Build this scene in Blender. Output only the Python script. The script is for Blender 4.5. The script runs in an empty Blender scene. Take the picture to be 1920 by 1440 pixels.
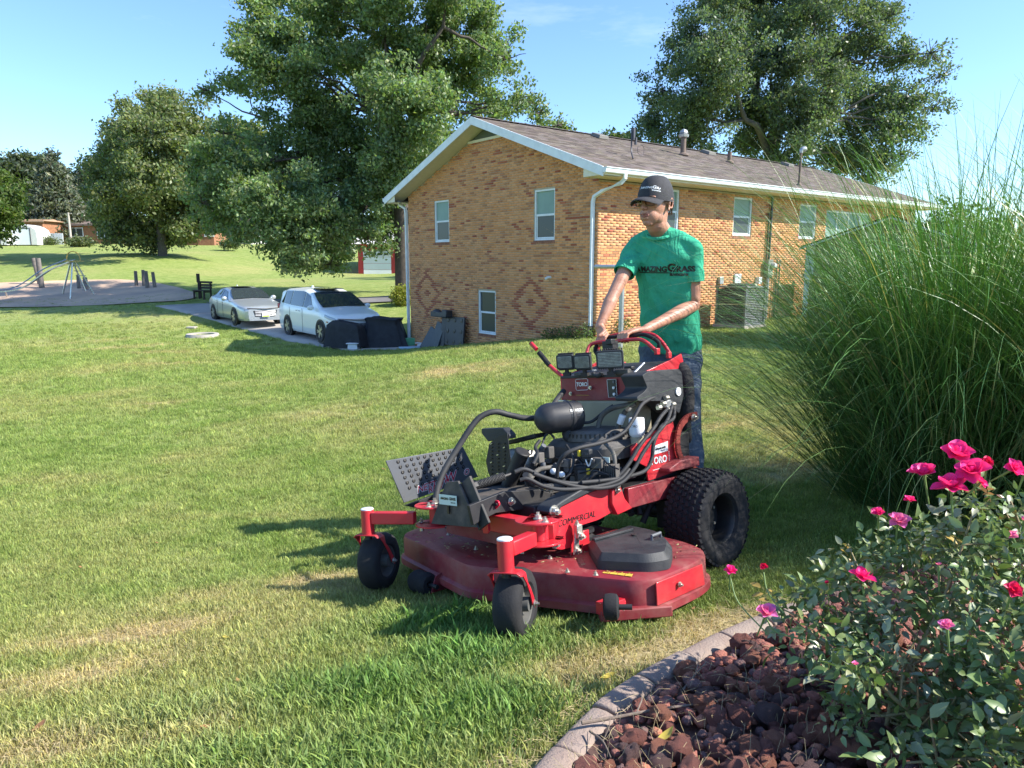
import bpy, bmesh, math, random
import numpy as np
from mathutils import Vector, Matrix, Quaternion
from mathutils.bvhtree import BVHTree
random.seed(7); rng = np.random.default_rng(11)
R = math.radians
sc = bpy.context.scene
# ------------------------------------------------------------ camera, sky, sun, exposure
PITCH = R(9.8); FPX = 1331.0; CAMZ = 1.5
cam = bpy.data.cameras.new('camera'); cam.sensor_width = 36.0; cam.lens = 36.0*FPX/1920.0
cam.clip_start = 0.05; cam.clip_end = 2000
camo = bpy.data.objects.new('camera', cam); sc.collection.objects.link(camo)
camo.location = (0, 0, CAMZ); camo.rotation_euler = (R(90)-PITCH, 0, 0); sc.camera = camo
SUN_DIR = Vector((0.975, -0.17, 0)).normalized(); SUN_EL = R(40)
SUN = Vector((SUN_DIR.x*math.cos(SUN_EL), SUN_DIR.y*math.cos(SUN_EL), math.sin(SUN_EL)))
w = bpy.data.worlds.new('World'); sc.world = w; w.use_nodes = True
nt = w.node_tree; bgn = nt.nodes['Background']
sky = nt.nodes.new('ShaderNodeTexSky'); sky.sky_type = 'NISHITA'; sky.sun_disc = False
sky.sun_elevation = SUN_EL; sky.sun_rotation = math.atan2(SUN_DIR.x, SUN_DIR.y)
sky.air_density = 1.0; sky.dust_density = 0.35; sky.ozone_density = 3.2
tc = nt.nodes.new('ShaderNodeTexCoord'); mp_ = nt.nodes.new('ShaderNodeMapping'); mp_.inputs['Scale'].default_value = (1.2, 1.2, 5.5)
cn = nt.nodes.new('ShaderNodeTexNoise'); cn.inputs['Scale'].default_value = 1.7; cn.inputs['Detail'].default_value = 7; cn.inputs['Roughness'].default_value = 0.62
cr = nt.nodes.new('ShaderNodeValToRGB'); cr.color_ramp.elements[0].position = 0.56; cr.color_ramp.elements[1].position = 0.86
cr.color_ramp.elements[1].color = (0.6, 0.6, 0.6, 1)
mx = nt.nodes.new('ShaderNodeMix'); mx.data_type = 'RGBA'; mx.inputs['B'].default_value = (4.3, 4.9, 5.4, 1)
nt.links.new(tc.outputs['Generated'], mp_.inputs['Vector']); nt.links.new(mp_.outputs['Vector'], cn.inputs['Vector'])
nt.links.new(cn.outputs['Fac'], cr.inputs['Fac']); nt.links.new(cr.outputs['Color'], mx.inputs['Factor'])
sm_ = nt.nodes.new('ShaderNodeMix'); sm_.data_type = 'RGBA'; sm_.blend_type = 'MULTIPLY'; sm_.inputs['Factor'].default_value = 1.0; sm_.inputs['B'].default_value = (.75, .87, 1.02, 1); nt.links.new(sky.outputs['Color'], sm_.inputs['A']); nt.links.new(sm_.outputs['Result'], mx.inputs['A']); nt.links.new(mx.outputs['Result'], bgn.inputs['Color'])
bgn.inputs['Strength'].default_value = 0.14
sl = bpy.data.lights.new('sun', 'SUN'); sl.energy = 4.8; sl.angle = R(0.53); sl.color = (1.0, 0.945, 0.86)
so = bpy.data.objects.new('sun', sl); sc.collection.objects.link(so); so.location = (8, -4, 12)
so.rotation_euler = (-SUN).to_track_quat('-Z', 'Y').to_euler()
sc.view_settings.view_transform = 'Standard'; sc.view_settings.look = 'None'
sc.view_settings.gamma = 1.0; sc.view_settings.use_curve_mapping = False; sc.view_settings.exposure = 1.1
sc.cycles.max_bounces = 6; sc.cycles.transparent_max_bounces = 12; sc.cycles.use_denoising = True
sc.cycles.transmission_bounces = 4; sc.cycles.glossy_bounces = 3; sc.cycles.diffuse_bounces = 3

# ------------------------------------------------------------ small helpers
CTH, STH = math.cos(PITCH), math.sin(PITCH)
def ray(u, v):
    x = (u-960)/FPX; y = (v-720)/FPX
    return Vector((x, CTH-y*STH, -y*CTH-STH))
def W(u, v, Y):                      # world point seen at photo pixel (u, v), Y metres ahead
    d = ray(u, v); t = Y/d.y
    return Vector((d.x*t, Y, CAMZ+d.z*t))
def setp(o, label=None, cat=None, group=None, kind=None):
    if label: o['label'] = label
    if cat: o['category'] = cat
    if group: o['group'] = group
    if kind: o['kind'] = kind
    return o
def empty(name, loc=(0, 0, 0), rz=0, **k):
    o = bpy.data.objects.new(name, None); sc.collection.objects.link(o)
    o.location = loc; o.rotation_euler = (0, 0, rz); o.empty_display_size = 0.1
    return setp(o, **k)
def N(nt, t, **k):
    n = nt.nodes.new(t)
    for a, b in k.items():
        if a in n.inputs: n.inputs[a].default_value = b
        else: setattr(n, a, b)
    return n
MATS = {}
def mat(name, col, rough=0.5, metal=0.0, var=0.0, scale=8.0, col2=None, bump=0.0, bscale=60.0, coat=0.0, dirt=None, dirtamt=0.0, attr=None, spec=0.5, obj=False, trans=0.0):
    """procedural principled material: base colour broken up by noise, fine relief, optional dust"""
    m = bpy.data.materials.new(name); m.use_nodes = True; nt = m.node_tree; L = nt.links.new
    b = nt.nodes['Principled BSDF']; b.inputs['Roughness'].default_value = rough; b.inputs['Metallic'].default_value = metal
    b.inputs['Specular IOR Level'].default_value = spec; b.inputs['Coat Weight'].default_value = coat; b.inputs['Coat Roughness'].default_value = 0.15
    tc = N(nt, 'ShaderNodeTexCoord'); vec = tc.outputs['Object']
    c4 = (*col, 1); cur = None
    if attr:
        a = N(nt, 'ShaderNodeAttribute', attribute_name=attr); cur = a.outputs['Color']
    if var > 0 or col2:
        n = N(nt, 'ShaderNodeTexNoise', Scale=scale, Detail=6.0, Roughness=0.6); L(vec, n.inputs['Vector'])
        r = N(nt, 'ShaderNodeMapRange'); r.inputs['From Min'].default_value = 0.32; r.inputs['From Max'].default_value = 0.68
        L(n.outputs['Fac'], r.inputs['Value'])
        if cur is None:
            x = N(nt, 'ShaderNodeMix', data_type='RGBA')
            c2 = col2 or tuple(max(0, c*(1-var)) for c in col); c1 = tuple(min(1, c*(1+var)) for c in col) if not col2 else col
            x.inputs['A'].default_value = (*c1, 1); x.inputs['B'].default_value = (*c2, 1)
            L(r.outputs['Result'], x.inputs['Factor']); cur = x.outputs['Result']
        else:
            x = N(nt, 'ShaderNodeMix', data_type='RGBA', blend_type='MULTIPLY'); x.inputs['Factor'].default_value = 1.0
            g = N(nt, 'ShaderNodeMapRange'); g.inputs['To Min'].default_value = 1-var; g.inputs['To Max'].default_value = 1+var*0.5
            L(n.outputs['Fac'], g.inputs['Value']); L(cur, x.inputs['A']); L(g.outputs['Result'], x.inputs['B']); cur = x.outputs['Result']
    if dirt:
        n = N(nt, 'ShaderNodeTexNoise', Scale=scale*0.6+2, Detail=8.0, Roughness=0.7); L(vec, n.inputs['Vector'])
        r = N(nt, 'ShaderNodeMapRange'); r.inputs['From Min'].default_value = 0.45; r.inputs['From Max'].default_value = 0.75
        r.inputs['To Max'].default_value = dirtamt; L(n.outputs['Fac'], r.inputs['Value'])
        x = N(nt, 'ShaderNodeMix', data_type='RGBA'); x.inputs['B'].default_value = (*dirt, 1)
        if cur is None: x.inputs['A'].default_value = c4
        else: L(cur, x.inputs['A'])
        L(r.outputs['Result'], x.inputs['Factor']); cur = x.outputs['Result']
        rr = N(nt, 'ShaderNodeMapRange'); rr.inputs['To Min'].default_value = rough; rr.inputs['To Max'].default_value = min(1, rough+0.4)
        L(n.outputs['Fac'], rr.inputs['Value']); L(rr.outputs['Result'], b.inputs['Roughness'])
    if cur is None: b.inputs['Base Color'].default_value = c4
    else: L(cur, b.inputs['Base Color'])
    if bump > 0:
        n = N(nt, 'ShaderNodeTexNoise', Scale=bscale, Detail=4.0); L(vec, n.inputs['Vector'])
        bp = N(nt, 'ShaderNodeBump', Strength=bump, Distance=0.01); L(n.outputs['Fac'], bp.inputs['Height']); L(bp.outputs['Normal'], b.inputs['Normal'])
    if trans > 0:
        t = N(nt, 'ShaderNodeBsdfTranslucent'); ms = N(nt, 'ShaderNodeMixShader'); ms.inputs[0].default_value = trans
        if cur is not None:
            br = N(nt, 'ShaderNodeMix', data_type='RGBA', blend_type='MULTIPLY'); br.inputs['Factor'].default_value = 1.0
            br.inputs['B'].default_value = (1.3, 1.45, 0.6, 1); L(cur, br.inputs['A']); L(br.outputs['Result'], t.inputs['Color'])
        else: t.inputs['Color'].default_value = c4
        L(b.outputs[0], ms.inputs[1]); L(t.outputs[0], ms.inputs[2]); L(ms.outputs[0], nt.nodes['Material Output'].inputs['Surface'])
    MATS[name] = m
    return m
def finish(me, mats, smooth=True, angle=40):
    for m in (mats if isinstance(mats, (list, tuple)) else [mats]): me.materials.append(m)
    if smooth:
        me.polygons.foreach_set('use_smooth', [True]*len(me.polygons))
        me.set_sharp_from_angle(angle=R(angle))
def link(name, me, parent=None, loc=None):
    o = bpy.data.objects.new(name, me); sc.collection.objects.link(o)
    if parent: o.parent = parent
    if loc is not None: o.location = loc
    return o
def frame(p0, p1, up=None):
    z = (Vector(p1)-Vector(p0)).normalized()
    a = Vector(up) if up else (Vector((0, 0, 1)) if abs(z.z) < 0.9 else Vector((1, 0, 0)))
    x = a.cross(z)
    if x.length < 1e-6: x = Vector((1, 0, 0)).cross(z)
    x.normalize(); y = z.cross(x)
    return x, y, z
class MB:
    def __init__(s): s.v = []; s.f = []; s.m = []
    def add(s, vs, fs, mi=0):
        o = len(s.v); s.v += [tuple(p) for p in vs]; s.f += [tuple(i+o for i in f) for f in fs]; s.m += [mi]*len(fs); return s
    def box(s, c, d, rot=None, mi=0, taper=1.0):
        x, y, z = d[0]/2, d[1]/2, d[2]/2; vs = []
        for sz in (-1, 1):
            k = taper if sz > 0 else 1.0
            for a, b in ((-1, -1), (1, -1), (1, 1), (-1, 1)): vs.append(Vector((a*x*k, b*y*k, sz*z)))
        if rot is not None:
            if not isinstance(rot, Matrix): rot = Matrix.Rotation(rot, 3, 'Z')
            vs = [rot @ q for q in vs]
        c = Vector(c)
        return s.add([q+c for q in vs], [(3, 2, 1, 0), (4, 5, 6, 7), (0, 1, 5, 4), (1, 2, 6, 5), (2, 3, 7, 6), (3, 0, 4, 7)], mi)
    def beam(s, p0, p1, wd, ht, mi=0, up=(0, 0, 1), w1=None, h1=None):
        x, y, z = frame(p0, p1, up); w1 = w1 or wd; h1 = h1 or ht; vs = []
        for p, a, b in ((p0, wd, ht), (p1, w1, h1)):
            for i, j in ((-1, -1), (1, -1), (1, 1), (-1, 1)): vs.append(Vector(p)+x*(i*a/2)+y*(j*b/2))
        return s.add(vs, [(3, 2, 1, 0), (4, 5, 6, 7), (0, 1, 5, 4), (1, 2, 6, 5), (2, 3, 7, 6), (3, 0, 4, 7)], mi)
    def cyl(s, p0, p1, r0, r1=None, n=20, mi=0, cap=True):
        r1 = r0 if r1 is None else r1; return s.tube([p0, p1], [r0, r1], n, mi, cap)
    def tube(s, pts, rad, n=10, mi=0, cap=True, flat=1.0):
        pts = [Vector(p) for p in pts]
        if not isinstance(rad, (list, tuple)): rad = [rad]*len(pts)
        vs = []; px = None
        for i, p in enumerate(pts):
            t = (pts[min(i+1, len(pts)-1)]-pts[max(i-1, 0)]).normalized()
            if px is None: px = frame(Vector((0, 0, 0)), t)[0]
            px = (px-t*px.dot(t)); px = px.normalized() if px.length > 1e-6 else frame(Vector((0, 0, 0)), t)[0]
            py = t.cross(px)
            for k in range(n):
                a = 2*math.pi*k/n; vs.append(p+px*(math.cos(a)*rad[i])+py*(math.sin(a)*rad[i]*flat))
        fs = [(i*n+k, i*n+(k+1) % n, (i+1)*n+(k+1) % n, (i+1)*n+k) for i in range(len(pts)-1) for k in range(n)]
        if cap: fs += [tuple(range(n-1, -1, -1)), tuple((len(pts)-1)*n+k for k in range(n))]
        return s.add(vs, fs, mi)
    def lathe(s, prof, c, axis=(0, 0, 1), n=32, mi=0, closed=False, up=None):
        x, y, z = frame(Vector((0, 0, 0)), Vector(axis), up); c = Vector(c)   # prof: (radius, height)
        vs = [c+z*h+(x*math.cos(2*math.pi*k/n)+y*math.sin(2*math.pi*k/n))*r for r, h in prof for k in range(n)]
        m = len(prof); fs = [(i*n+k, i*n+(k+1) % n, ((i+1) % m)*n+(k+1) % n, ((i+1) % m)*n+k) for i in range(m if closed else m-1) for k in range(n)]
        return s.add(vs, fs, mi)
    def ball(s, c, r, n=12, m=8, mi=0, rot=None):
        r = r if isinstance(r, (tuple, list, Vector)) else (r, r, r); c = Vector(c); vs = []
        for i in range(m+1):
            th = math.pi*i/m
            for k in range(n):
                q = Vector((math.sin(th)*math.cos(2*math.pi*k/n)*r[0], math.sin(th)*math.sin(2*math.pi*k/n)*r[1], math.cos(th)*r[2]))
                vs.append(c+(rot @ q if rot is not None else q))
        return s.add(vs, [(i*n+k, (i+1)*n+k, (i+1)*n+(k+1) % n, i*n+(k+1) % n) for i in range(m) for k in range(n)], mi)
    def prism(s, poly, h, fr=None, mi=0, inset=0.0, insz=0.0):
        """poly: list of (a, b) in plane; fr=(origin, A, B); thickness h along A x B.  inset/insz: chamfer of the top face"""
        o, A, B = fr if fr else (Vector((0, 0, 0)), Vector((1, 0, 0)), Vector((0, 1, 0)))
        o, A, B = Vector(o), Vector(A), Vector(B); Nn = A.cross(B).normalized(); n = len(poly)
        ar = sum(poly[i][0]*poly[(i+1) % n][1]-poly[(i+1) % n][0]*poly[i][1] for i in range(n))
        if ar < 0: poly = poly[::-1]
        rings = [(poly, 0.0)]
        if inset > 0:
            rings.append((poly, h-insz)); c = (sum(p[0] for p in poly)/n, sum(p[1] for p in poly)/n); q = []
            for i in range(n):
                a, b, d = poly[i-1], poly[i], poly[(i+1) % n]
                e1 = Vector((b[0]-a[0], b[1]-a[1])).normalized(); e2 = Vector((d[0]-b[0], d[1]-b[1])).normalized()
                nn = Vector((-e1.y-e2.y, e1.x+e2.x)); nn = nn.normalized() if nn.length > 1e-6 else Vector((-e1.y, e1.x))
                k = inset/max(0.4, nn.dot(Vector((-e1.y, e1.x)))); q.append((b[0]+nn.x*k, b[1]+nn.y*k))
            rings.append((q, h))
        else: rings.append((poly, h))
        vs = [o+A*p[0]+B*p[1]+Nn*z for ring, z in rings for p in ring]
        fs = [(r*n+i, r*n+(i+1) % n, (r+1)*n+(i+1) % n, (r+1)*n+i) for r in range(len(rings)-1) for i in range(n)]
        fs += [tuple(range(n-1, -1, -1)), tuple((len(rings)-1)*n+i for i in range(n))]
        return s.add(vs, fs, mi)
    def quad(s, a, b, c, d, mi=0): return s.add([a, b, c, d], [(0, 1, 2, 3)], mi)
    def xf(s, M):
        s.v = [tuple(M @ Vector(p)) for p in s.v]; return s
    def mesh(s, name, mats, smooth=True, angle=40):
        me = bpy.data.meshes.new(name); me.from_pydata(s.v, [], s.f)
        finish(me, mats, smooth, angle)
        if any(s.m): me.polygons.foreach_set('material_index', s.m)
        me.update(); return me
    def build(s, name, mats, parent=None, bevel=0.0, seg=2, smooth=True, angle=40, loc=None, sub=0):
        o = link(name, s.mesh(name, mats, smooth, angle), parent, loc)
        if bevel > 0:
            b = o.modifiers.new('bevel', 'BEVEL'); b.width = bevel; b.segments = seg; b.limit_method = 'ANGLE'; b.angle_limit = R(35); b.harden_normals = False
        if sub: o.modifiers.new('sub', 'SUBSURF').levels = sub; o.modifiers['sub'].render_levels = sub
        return o
def spline(pts, n=8):               # Catmull-Rom through the points
    P = [Vector(p) for p in pts]; P = [P[0]*2-P[1]]+P+[P[-1]*2-P[-2]]; out = []
    for i in range(1, len(P)-2):
        for k in range(n):
            t = k/n; a, b, c, d = P[i-1:i+3]
            out.append(0.5*((2*b)+(c-a)*t+(2*a-5*b+4*c-d)*t*t+(3*b-a-3*c+d)*t**3))
    return out+[P[-2]]
def rpoly(pts, r, n=4):             # polygon with rounded corners; r one number or a list
    out = []; m = len(pts)
    for i in range(m):
        a, b, c = Vector(pts[i-1]), Vector(pts[i]), Vector(pts[(i+1) % m]); ri = r[i] if isinstance(r, (list, tuple)) else r
        ri = min(ri, (a-b).length*0.49, (c-b).length*0.49)
        if ri <= 1e-5: out.append((b.x, b.y)); continue
        p, q = b+(a-b).normalized()*ri, b+(c-b).normalized()*ri
        for k in range(n+1):
            t = k/n; s_ = p*(1-t)**2+b*2*t*(1-t)+q*t*t; out.append((s_.x, s_.y))
    return out
def npmesh(name, V, Fq, mats, col=None, smooth=False, uv=None):
    """big mesh straight from arrays; V (n,3), Fq (m,k); col (m,3) face colours stored on corners"""
    me = bpy.data.meshes.new(name); V = np.asarray(V, np.float32); Fq = np.asarray(Fq, np.int32); m, k = Fq.shape
    me.vertices.add(len(V)); me.vertices.foreach_set('co', V.ravel())
    me.loops.add(m*k); me.loops.foreach_set('vertex_index', Fq.ravel())
    me.polygons.add(m); me.polygons.foreach_set('loop_start', np.arange(m, dtype=np.int32)*k)
    try: me.polygons.foreach_set('loop_total', np.full(m, k, np.int32))
    except Exception: pass
    if col is not None:
        a = me.attributes.new('tint', 'FLOAT_COLOR', 'CORNER'); c = np.ones((m, k, 4), np.float32); c[:, :, :3] = np.asarray(col)[:, None, :]
        a.data.foreach_set('color', c.ravel())
    for mt in (mats if isinstance(mats, (list, tuple)) else [mats]): me.materials.append(mt)
    me.update(calc_edges=True)
    if smooth: me.polygons.foreach_set('use_smooth', np.ones(m, bool))
    return me
def text_mesh(txt, size, depth=0.0004, bold=0.0, shear=0.0, space=1.0, res=3, align='CENTER'):
    c = bpy.data.curves.new('text', 'FONT'); c.body = txt; c.size = size; c.extrude = depth; c.offset = bold; c.shear = shear
    c.space_character = space; c.align_x = align; c.align_y = 'CENTER'; c.resolution_u = res
    o = bpy.data.objects.new('text', c); sc.collection.objects.link(o)
    bpy.context.view_layer.update(); dg = bpy.context.evaluated_depsgraph_get(); me = bpy.data.meshes.new_from_object(o.evaluated_get(dg))
    bpy.data.objects.remove(o); bpy.data.curves.remove(c)
    for p in me.polygons: p.use_smooth = False
    return me
def text_obj(name, txt, size, m, parent, origin, A, B, **k):
    me = text_mesh(txt, size, **k); A = Vector(A).normalized(); B = (Vector(B)-A*Vector(B).dot(A)).normalized(); Cn = A.cross(B)
    M = Matrix(((A.x, B.x, Cn.x, origin[0]), (A.y, B.y, Cn.y, origin[1]), (A.z, B.z, Cn.z, origin[2]), (0, 0, 0, 1)))
    me.transform(M); me.materials.clear(); me.materials.append(m)
    return link(name, me, parent)
def baked(o):                       # evaluate modifiers into plain mesh data
    bpy.context.view_layer.update(); dg = bpy.context.evaluated_depsgraph_get(); me = bpy.data.meshes.new_from_object(o.evaluated_get(dg))
    o.modifiers.clear(); o.data = me; return o
# ------------------------------------------------------------ terrain height
CP = []
ux_, uy_ = -.055, .145
def nearz(x, y): return .033-ux_*(x-.011)-uy_*(y-2.587)
for x_, y_ in ((-2, 1.5), (0, 1.2), (2, 1.2), (-3, 3), (-1, 3), (1, 3), (3, 3), (-2, 4.5), (0, 4.6), (1.5, 4.5), (3.2, 4.6), (5, 4)):
    CP.append((x_, y_, nearz(max(-1.6, x_), y_)))
for a in ((300, 664, 20), (60, 668, 20), (300, 780, 10), (0, 785, 10), (640, 775, 9.5), (900, 720, 10.5), (1100, 700, 11), (1400, 700, 11), (1118, 634, 17), (1380, 606, 20.3),
          (1650, 640, 16), (768, 650, 23.7), (600, 643, 24.6), (470, 614, 29), (650, 657, 23), (295, 576, 34.5), (150, 577, 37), (5, 577, 37), (370, 556, 38), (0, 532, 46), (200, 527, 47),
          (340, 541, 43), (100, 482, 62), (305, 478, 58), (0, 459, 80), (400, 460, 80), (200, 459, 82), (620, 492, 66), (710, 514, 60), (700, 560, 36), (510, 566, 36),
          (757, 556, 36), (480, 500, 62), (930, 500, 60)):
    p = W(*a); CP.append((p.x, p.y, p.z))
for x_ in (-260, -150, -60, 40, 150, 260):
    CP.append((x_, 130, 3.4)); CP.append((x_, 330, 3.4))
for x_ in (-60, -20, 0, 20, 60): CP.append((x_, -12, 0.5))
CP += [(12, 18, -.2), (22, 24, -.2), (30, 40, .2), (45, 20, 0), (-45, 20, -1.3), (-60, 50, .5), (14, 8, -.2), (-12, 5, -.7)]
CP = np.array(CP)
def _k(r2): return 0.5*r2*np.log(r2+1e-9)
SCL = 10.0
def tps_fit(P):
    q = P[:, :2]/SCL; n = len(q); d = ((q[:, None]-q[None])**2).sum(-1); A = np.zeros((n+3, n+3)); A[:n, :n] = _k(d)+np.eye(n)*0.002
    A[:n, n] = 1; A[:n, n+1:] = q; A[n, :n] = 1; A[n+1:, :n] = q.T
    return np.linalg.solve(A, np.concatenate([P[:, 2], np.zeros(3)]))
TW = tps_fit(CP)
def TZ(x, y):
    x = np.atleast_1d(np.asarray(x, float)); y = np.atleast_1d(np.asarray(y, float)); q = np.stack([x, y], -1).reshape(-1, 2)/SCL; out = np.empty(len(q)); p = CP[:, :2]/SCL
    for i in range(0, len(q), 20000):
        b = q[i:i+20000]; d = ((b[:, None]-p[None])**2).sum(-1); out[i:i+20000] = _k(d) @ TW[:-3]+TW[-3]+b @ TW[-2:]
    return out.reshape(x.shape)
def T1(x, y): return float(TZ(x, y)[0])
def GP(u, v, start=1.0):            # where the line of sight of a photo pixel meets the ground
    d = ray(u, v); ts = np.concatenate([np.linspace(start, 12, 500), np.linspace(12, 140, 1600)]); z = CAMZ+d.z*ts
    g = TZ(d.x*ts, d.y*ts); k = np.argmax(z < g)
    if z[k] >= g[k]: k = len(ts)-1
    t0, t1 = ts[max(0, k-1)], ts[k]; a0 = z[max(0, k-1)]-g[max(0, k-1)]; a1 = z[k]-g[k]; t = t0+(t1-t0)*a0/(a0-a1) if a0 != a1 else t1
    return Vector((d.x*t, d.y*t, CAMZ+d.z*t))
# ------------------------------------------------------------ ground
def vnoise(x, y, seed=0, oct=4):
    r = np.random.default_rng(seed); out = np.zeros_like(x, float); amp = 1.0; f = 1.0; tot = 0
    for o in range(oct):
        for _ in range(5):
            a = r.uniform(0, 2*np.pi); ph = r.uniform(0, 2*np.pi); k = f*r.uniform(.7, 1.4)
            out += amp*np.sin((np.cos(a)*x+np.sin(a)*y)*k+ph+1.3*np.sin((np.sin(a)*x-np.cos(a)*y)*k*.7+ph*2))
        tot += amp*2.2; amp *= .6; f *= 2.1
    return out/tot
DRY = []                             # straw patches: world x, y, radius x, radius y, angle, strength
for u, v, rx, ry, a, s_ in ((250, 650, 2.0, .55, 0.9, 1.2), (190, 640, 2.5, .35, .9, .7), (300, 662, 1.0, .35, .2, .9), (315, 683, 1.0, .3, 0, .7), (880, 690, 1.0, .7, .3, .9), (840, 700, .8, .5, -.3, .7),
        (650, 770, 1.0, .5, .4, .55), (800, 800, 1.2, .5, -.5, .6), (1000, 640, 2.5, .4, .1, .3), (560, 715, 1.2, .5, 0, .5), (1380, 800, .9, 1.2, 0, .7), (1430, 880, .5, .5, 0, .8),
        (450, 1120, .55, .16, .45, 1.0), (250, 1190, .5, .12, .5, 1.0), (60, 1290, .5, .16, .5, 1.0), (560, 1090, .35, .1, .3, .9), (640, 1110, .25, .1, 0, .8), (380, 1360, .12, .1, 0, 1.1), (60, 1420, .3, .1, .2, .8),
        (230, 1370, .3, .06, .2, .6), (1230, 1210, .35, .1, .35, 1.4), (1150, 1250, .3, .12, .6, 1.4), (1060, 1330, .2, .12, .8, 1.2), (1330, 1170, .3, .1, .3, 1.2), (1000, 1420, .2, .12, .8, 1.2), (340, 860, .5, .3, 0, .35), (150, 700, .8, .4, 0, .4),
        (290, 758, .35, .1, 0, 1.1), (1540, 890, .5, .6, 0, .8), (700, 900, .4, .3, 0, .4), (160, 900, .6, .2, 0, .5), (480, 970, .4, .12, 0, .5)):
    p = GP(u, v); DRY.append((p.x, p.y, rx, ry, a, s_))
BED = [GP(u, v) for u, v in ((985, 1520), (1052, 1432), (1105, 1372), (1155, 1325), (1218, 1282), (1292, 1240), (1352, 1207), (1420, 1176), (1500, 1146))]
def bed_side(x, y):                  # >0 inside the flower bed (right of the edging line), metres
    x = np.asarray(x, float); y = np.asarray(y, float); best = np.full(x.shape, 1e9); sg = np.ones(x.shape)
    for a, b in zip(BED[:-1], BED[1:]):
        ex, ey = b.x-a.x, b.y-a.y; L2 = ex*ex+ey*ey; t = np.clip(((x-a.x)*ex+(y-a.y)*ey)/L2, 0, 1); dx, dy = x-a.x-t*ex, y-a.y-t*ey
        d = np.hypot(dx, dy); s_ = np.sign(-(ex*dy-ey*dx)); m = d < best; best = np.where(m, d, best); sg = np.where(m, s_, sg)
    return best*sg
def dryness(x, y):
    d = 0.08+0.30*vnoise(x*.55, y*.55, 3, 5)+.10*vnoise(x*5, y*5, 8, 2)
    for px, py, rx, ry, a, s_ in DRY:
        c, s = math.cos(a), math.sin(a); dx, dy = x-px, y-py; q = ((dx*c+dy*s)/rx)**2+((-dx*s+dy*c)/ry)**2
        d = d+s_*np.exp(-q)*(.62+.45*vnoise(x*7, y*7, 5, 2))
    stripe = np.sin((x*.80+y*.6)*2*np.pi/1.5)          # faint mowing passes
    return np.clip(d+.05*stripe, 0, 1)
def grass_nodes(m, use_inst=False):
    nt = m.node_tree; L = nt.links.new; b = nt.nodes['Principled BSDF']
    a = N(nt, 'ShaderNodeAttribute', attribute_name='dry', attribute_type='INSTANCER' if use_inst else 'GEOMETRY')
    g = N(nt, 'ShaderNodeNewGeometry'); ns = N(nt, 'ShaderNodeTexNoise', Scale=2.2, Detail=8.0, Roughness=.7); L(g.outputs['Position'], ns.inputs['Vector'])
    nf = N(nt, 'ShaderNodeTexNoise', Scale=38.0, Detail=5.0, Roughness=.7); L(g.outputs['Position'], nf.inputs['Vector'])
    g1 = N(nt, 'ShaderNodeMix', data_type='RGBA'); g1.inputs['A'].default_value = (.205, .300, .060, 1); g1.inputs['B'].default_value = (.355, .420, .130, 1)
    mr = N(nt, 'ShaderNodeMapRange'); mr.inputs['From Min'].default_value = .35; mr.inputs['From Max'].default_value = .65; L(ns.outputs['Fac'], mr.inputs['Value']); L(mr.outputs['Result'], g1.inputs['Factor'])
    g2 = N(nt, 'ShaderNodeMix', data_type='RGBA'); g2.inputs['B'].default_value = (.56, .455, .215, 1)
    ad = N(nt, 'ShaderNodeMath', operation='MULTIPLY_ADD'); L(nf.outputs['Fac'], ad.inputs[0]); ad.inputs[1].default_value = .9; ad.inputs[2].default_value = -.47
    sm = N(nt, 'ShaderNodeMath', operation='ADD', use_clamp=True); L(ad.outputs[0], sm.inputs[0]); L(a.outputs['Fac'], sm.inputs[1]); L(sm.outputs[0], g2.inputs['Factor']); L(g1.outputs['Result'], g2.inputs['A'])
    return nt, L, b, g2.outputs['Result'], nf, g
lm = mat('lawn', (.15, .2, .04), rough=.9, spec=.15); nt, L, b, colr, nf, g = grass_nodes(lm)
dk = N(nt, 'ShaderNodeMix', data_type='RGBA', blend_type='MULTIPLY'); dk.inputs['Factor'].default_value = 1
mr = N(nt, 'ShaderNodeMapRange'); mr.inputs['From Min'].default_value = .3; mr.inputs['From Max'].default_value = .7; mr.inputs['To Min'].default_value = .52; mr.inputs['To Max'].default_value = 1.12
L(nf.outputs['Fac'], mr.inputs['Value']); L(colr, dk.inputs['A']); L(mr.outputs['Result'], dk.inputs['B']); L(dk.outputs['Result'], b.inputs['Base Color'])
bp = N(nt, 'ShaderNodeBump', Strength=.9, Distance=.05); L(nf.outputs['Fac'], bp.inputs['Height']); L(bp.outputs['Normal'], b.inputs['Normal'])
def axis(segs):
    out = []
    for a, b_, st in segs: out += list(np.arange(a, b_, st))
    return np.array(out+[segs[-1][1]])
gx = axis([(-300, -60, 20), (-60, -20, 3), (-20, -4, .8), (-4, 5, .16), (5, 20, .8), (20, 60, 3), (60, 300, 20)])
gy = axis([(-14, 0, 1.5), (0, 7, .16), (7, 20, .5), (20, 90, 1.2), (90, 330, 14)])
GX, GY = np.meshgrid(gx, gy); GZ = TZ(GX, GY)
bs = bed_side(GX, GY); inb = (bs > 0.05) & (GY < 3.6) & (GX > -.5)
GZ = np.where(inb, GZ-.03, GZ)
n1, n0 = GX.shape; idx = np.arange(n1*n0).reshape(n1, n0)
F_ = np.stack([idx[:-1, :-1], idx[:-1, 1:], idx[1:, 1:], idx[1:, :-1]], -1).reshape(-1, 4)
me = npmesh('lawn', np.stack([GX, GY, GZ], -1).reshape(-1, 3), F_, lm, smooth=True)
at = me.attributes.new('dry', 'FLOAT', 'POINT'); at.data.foreach_set('value', dryness(GX, GY).ravel().astype(np.float32))
setp(link('lawn', me), kind='structure')
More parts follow.
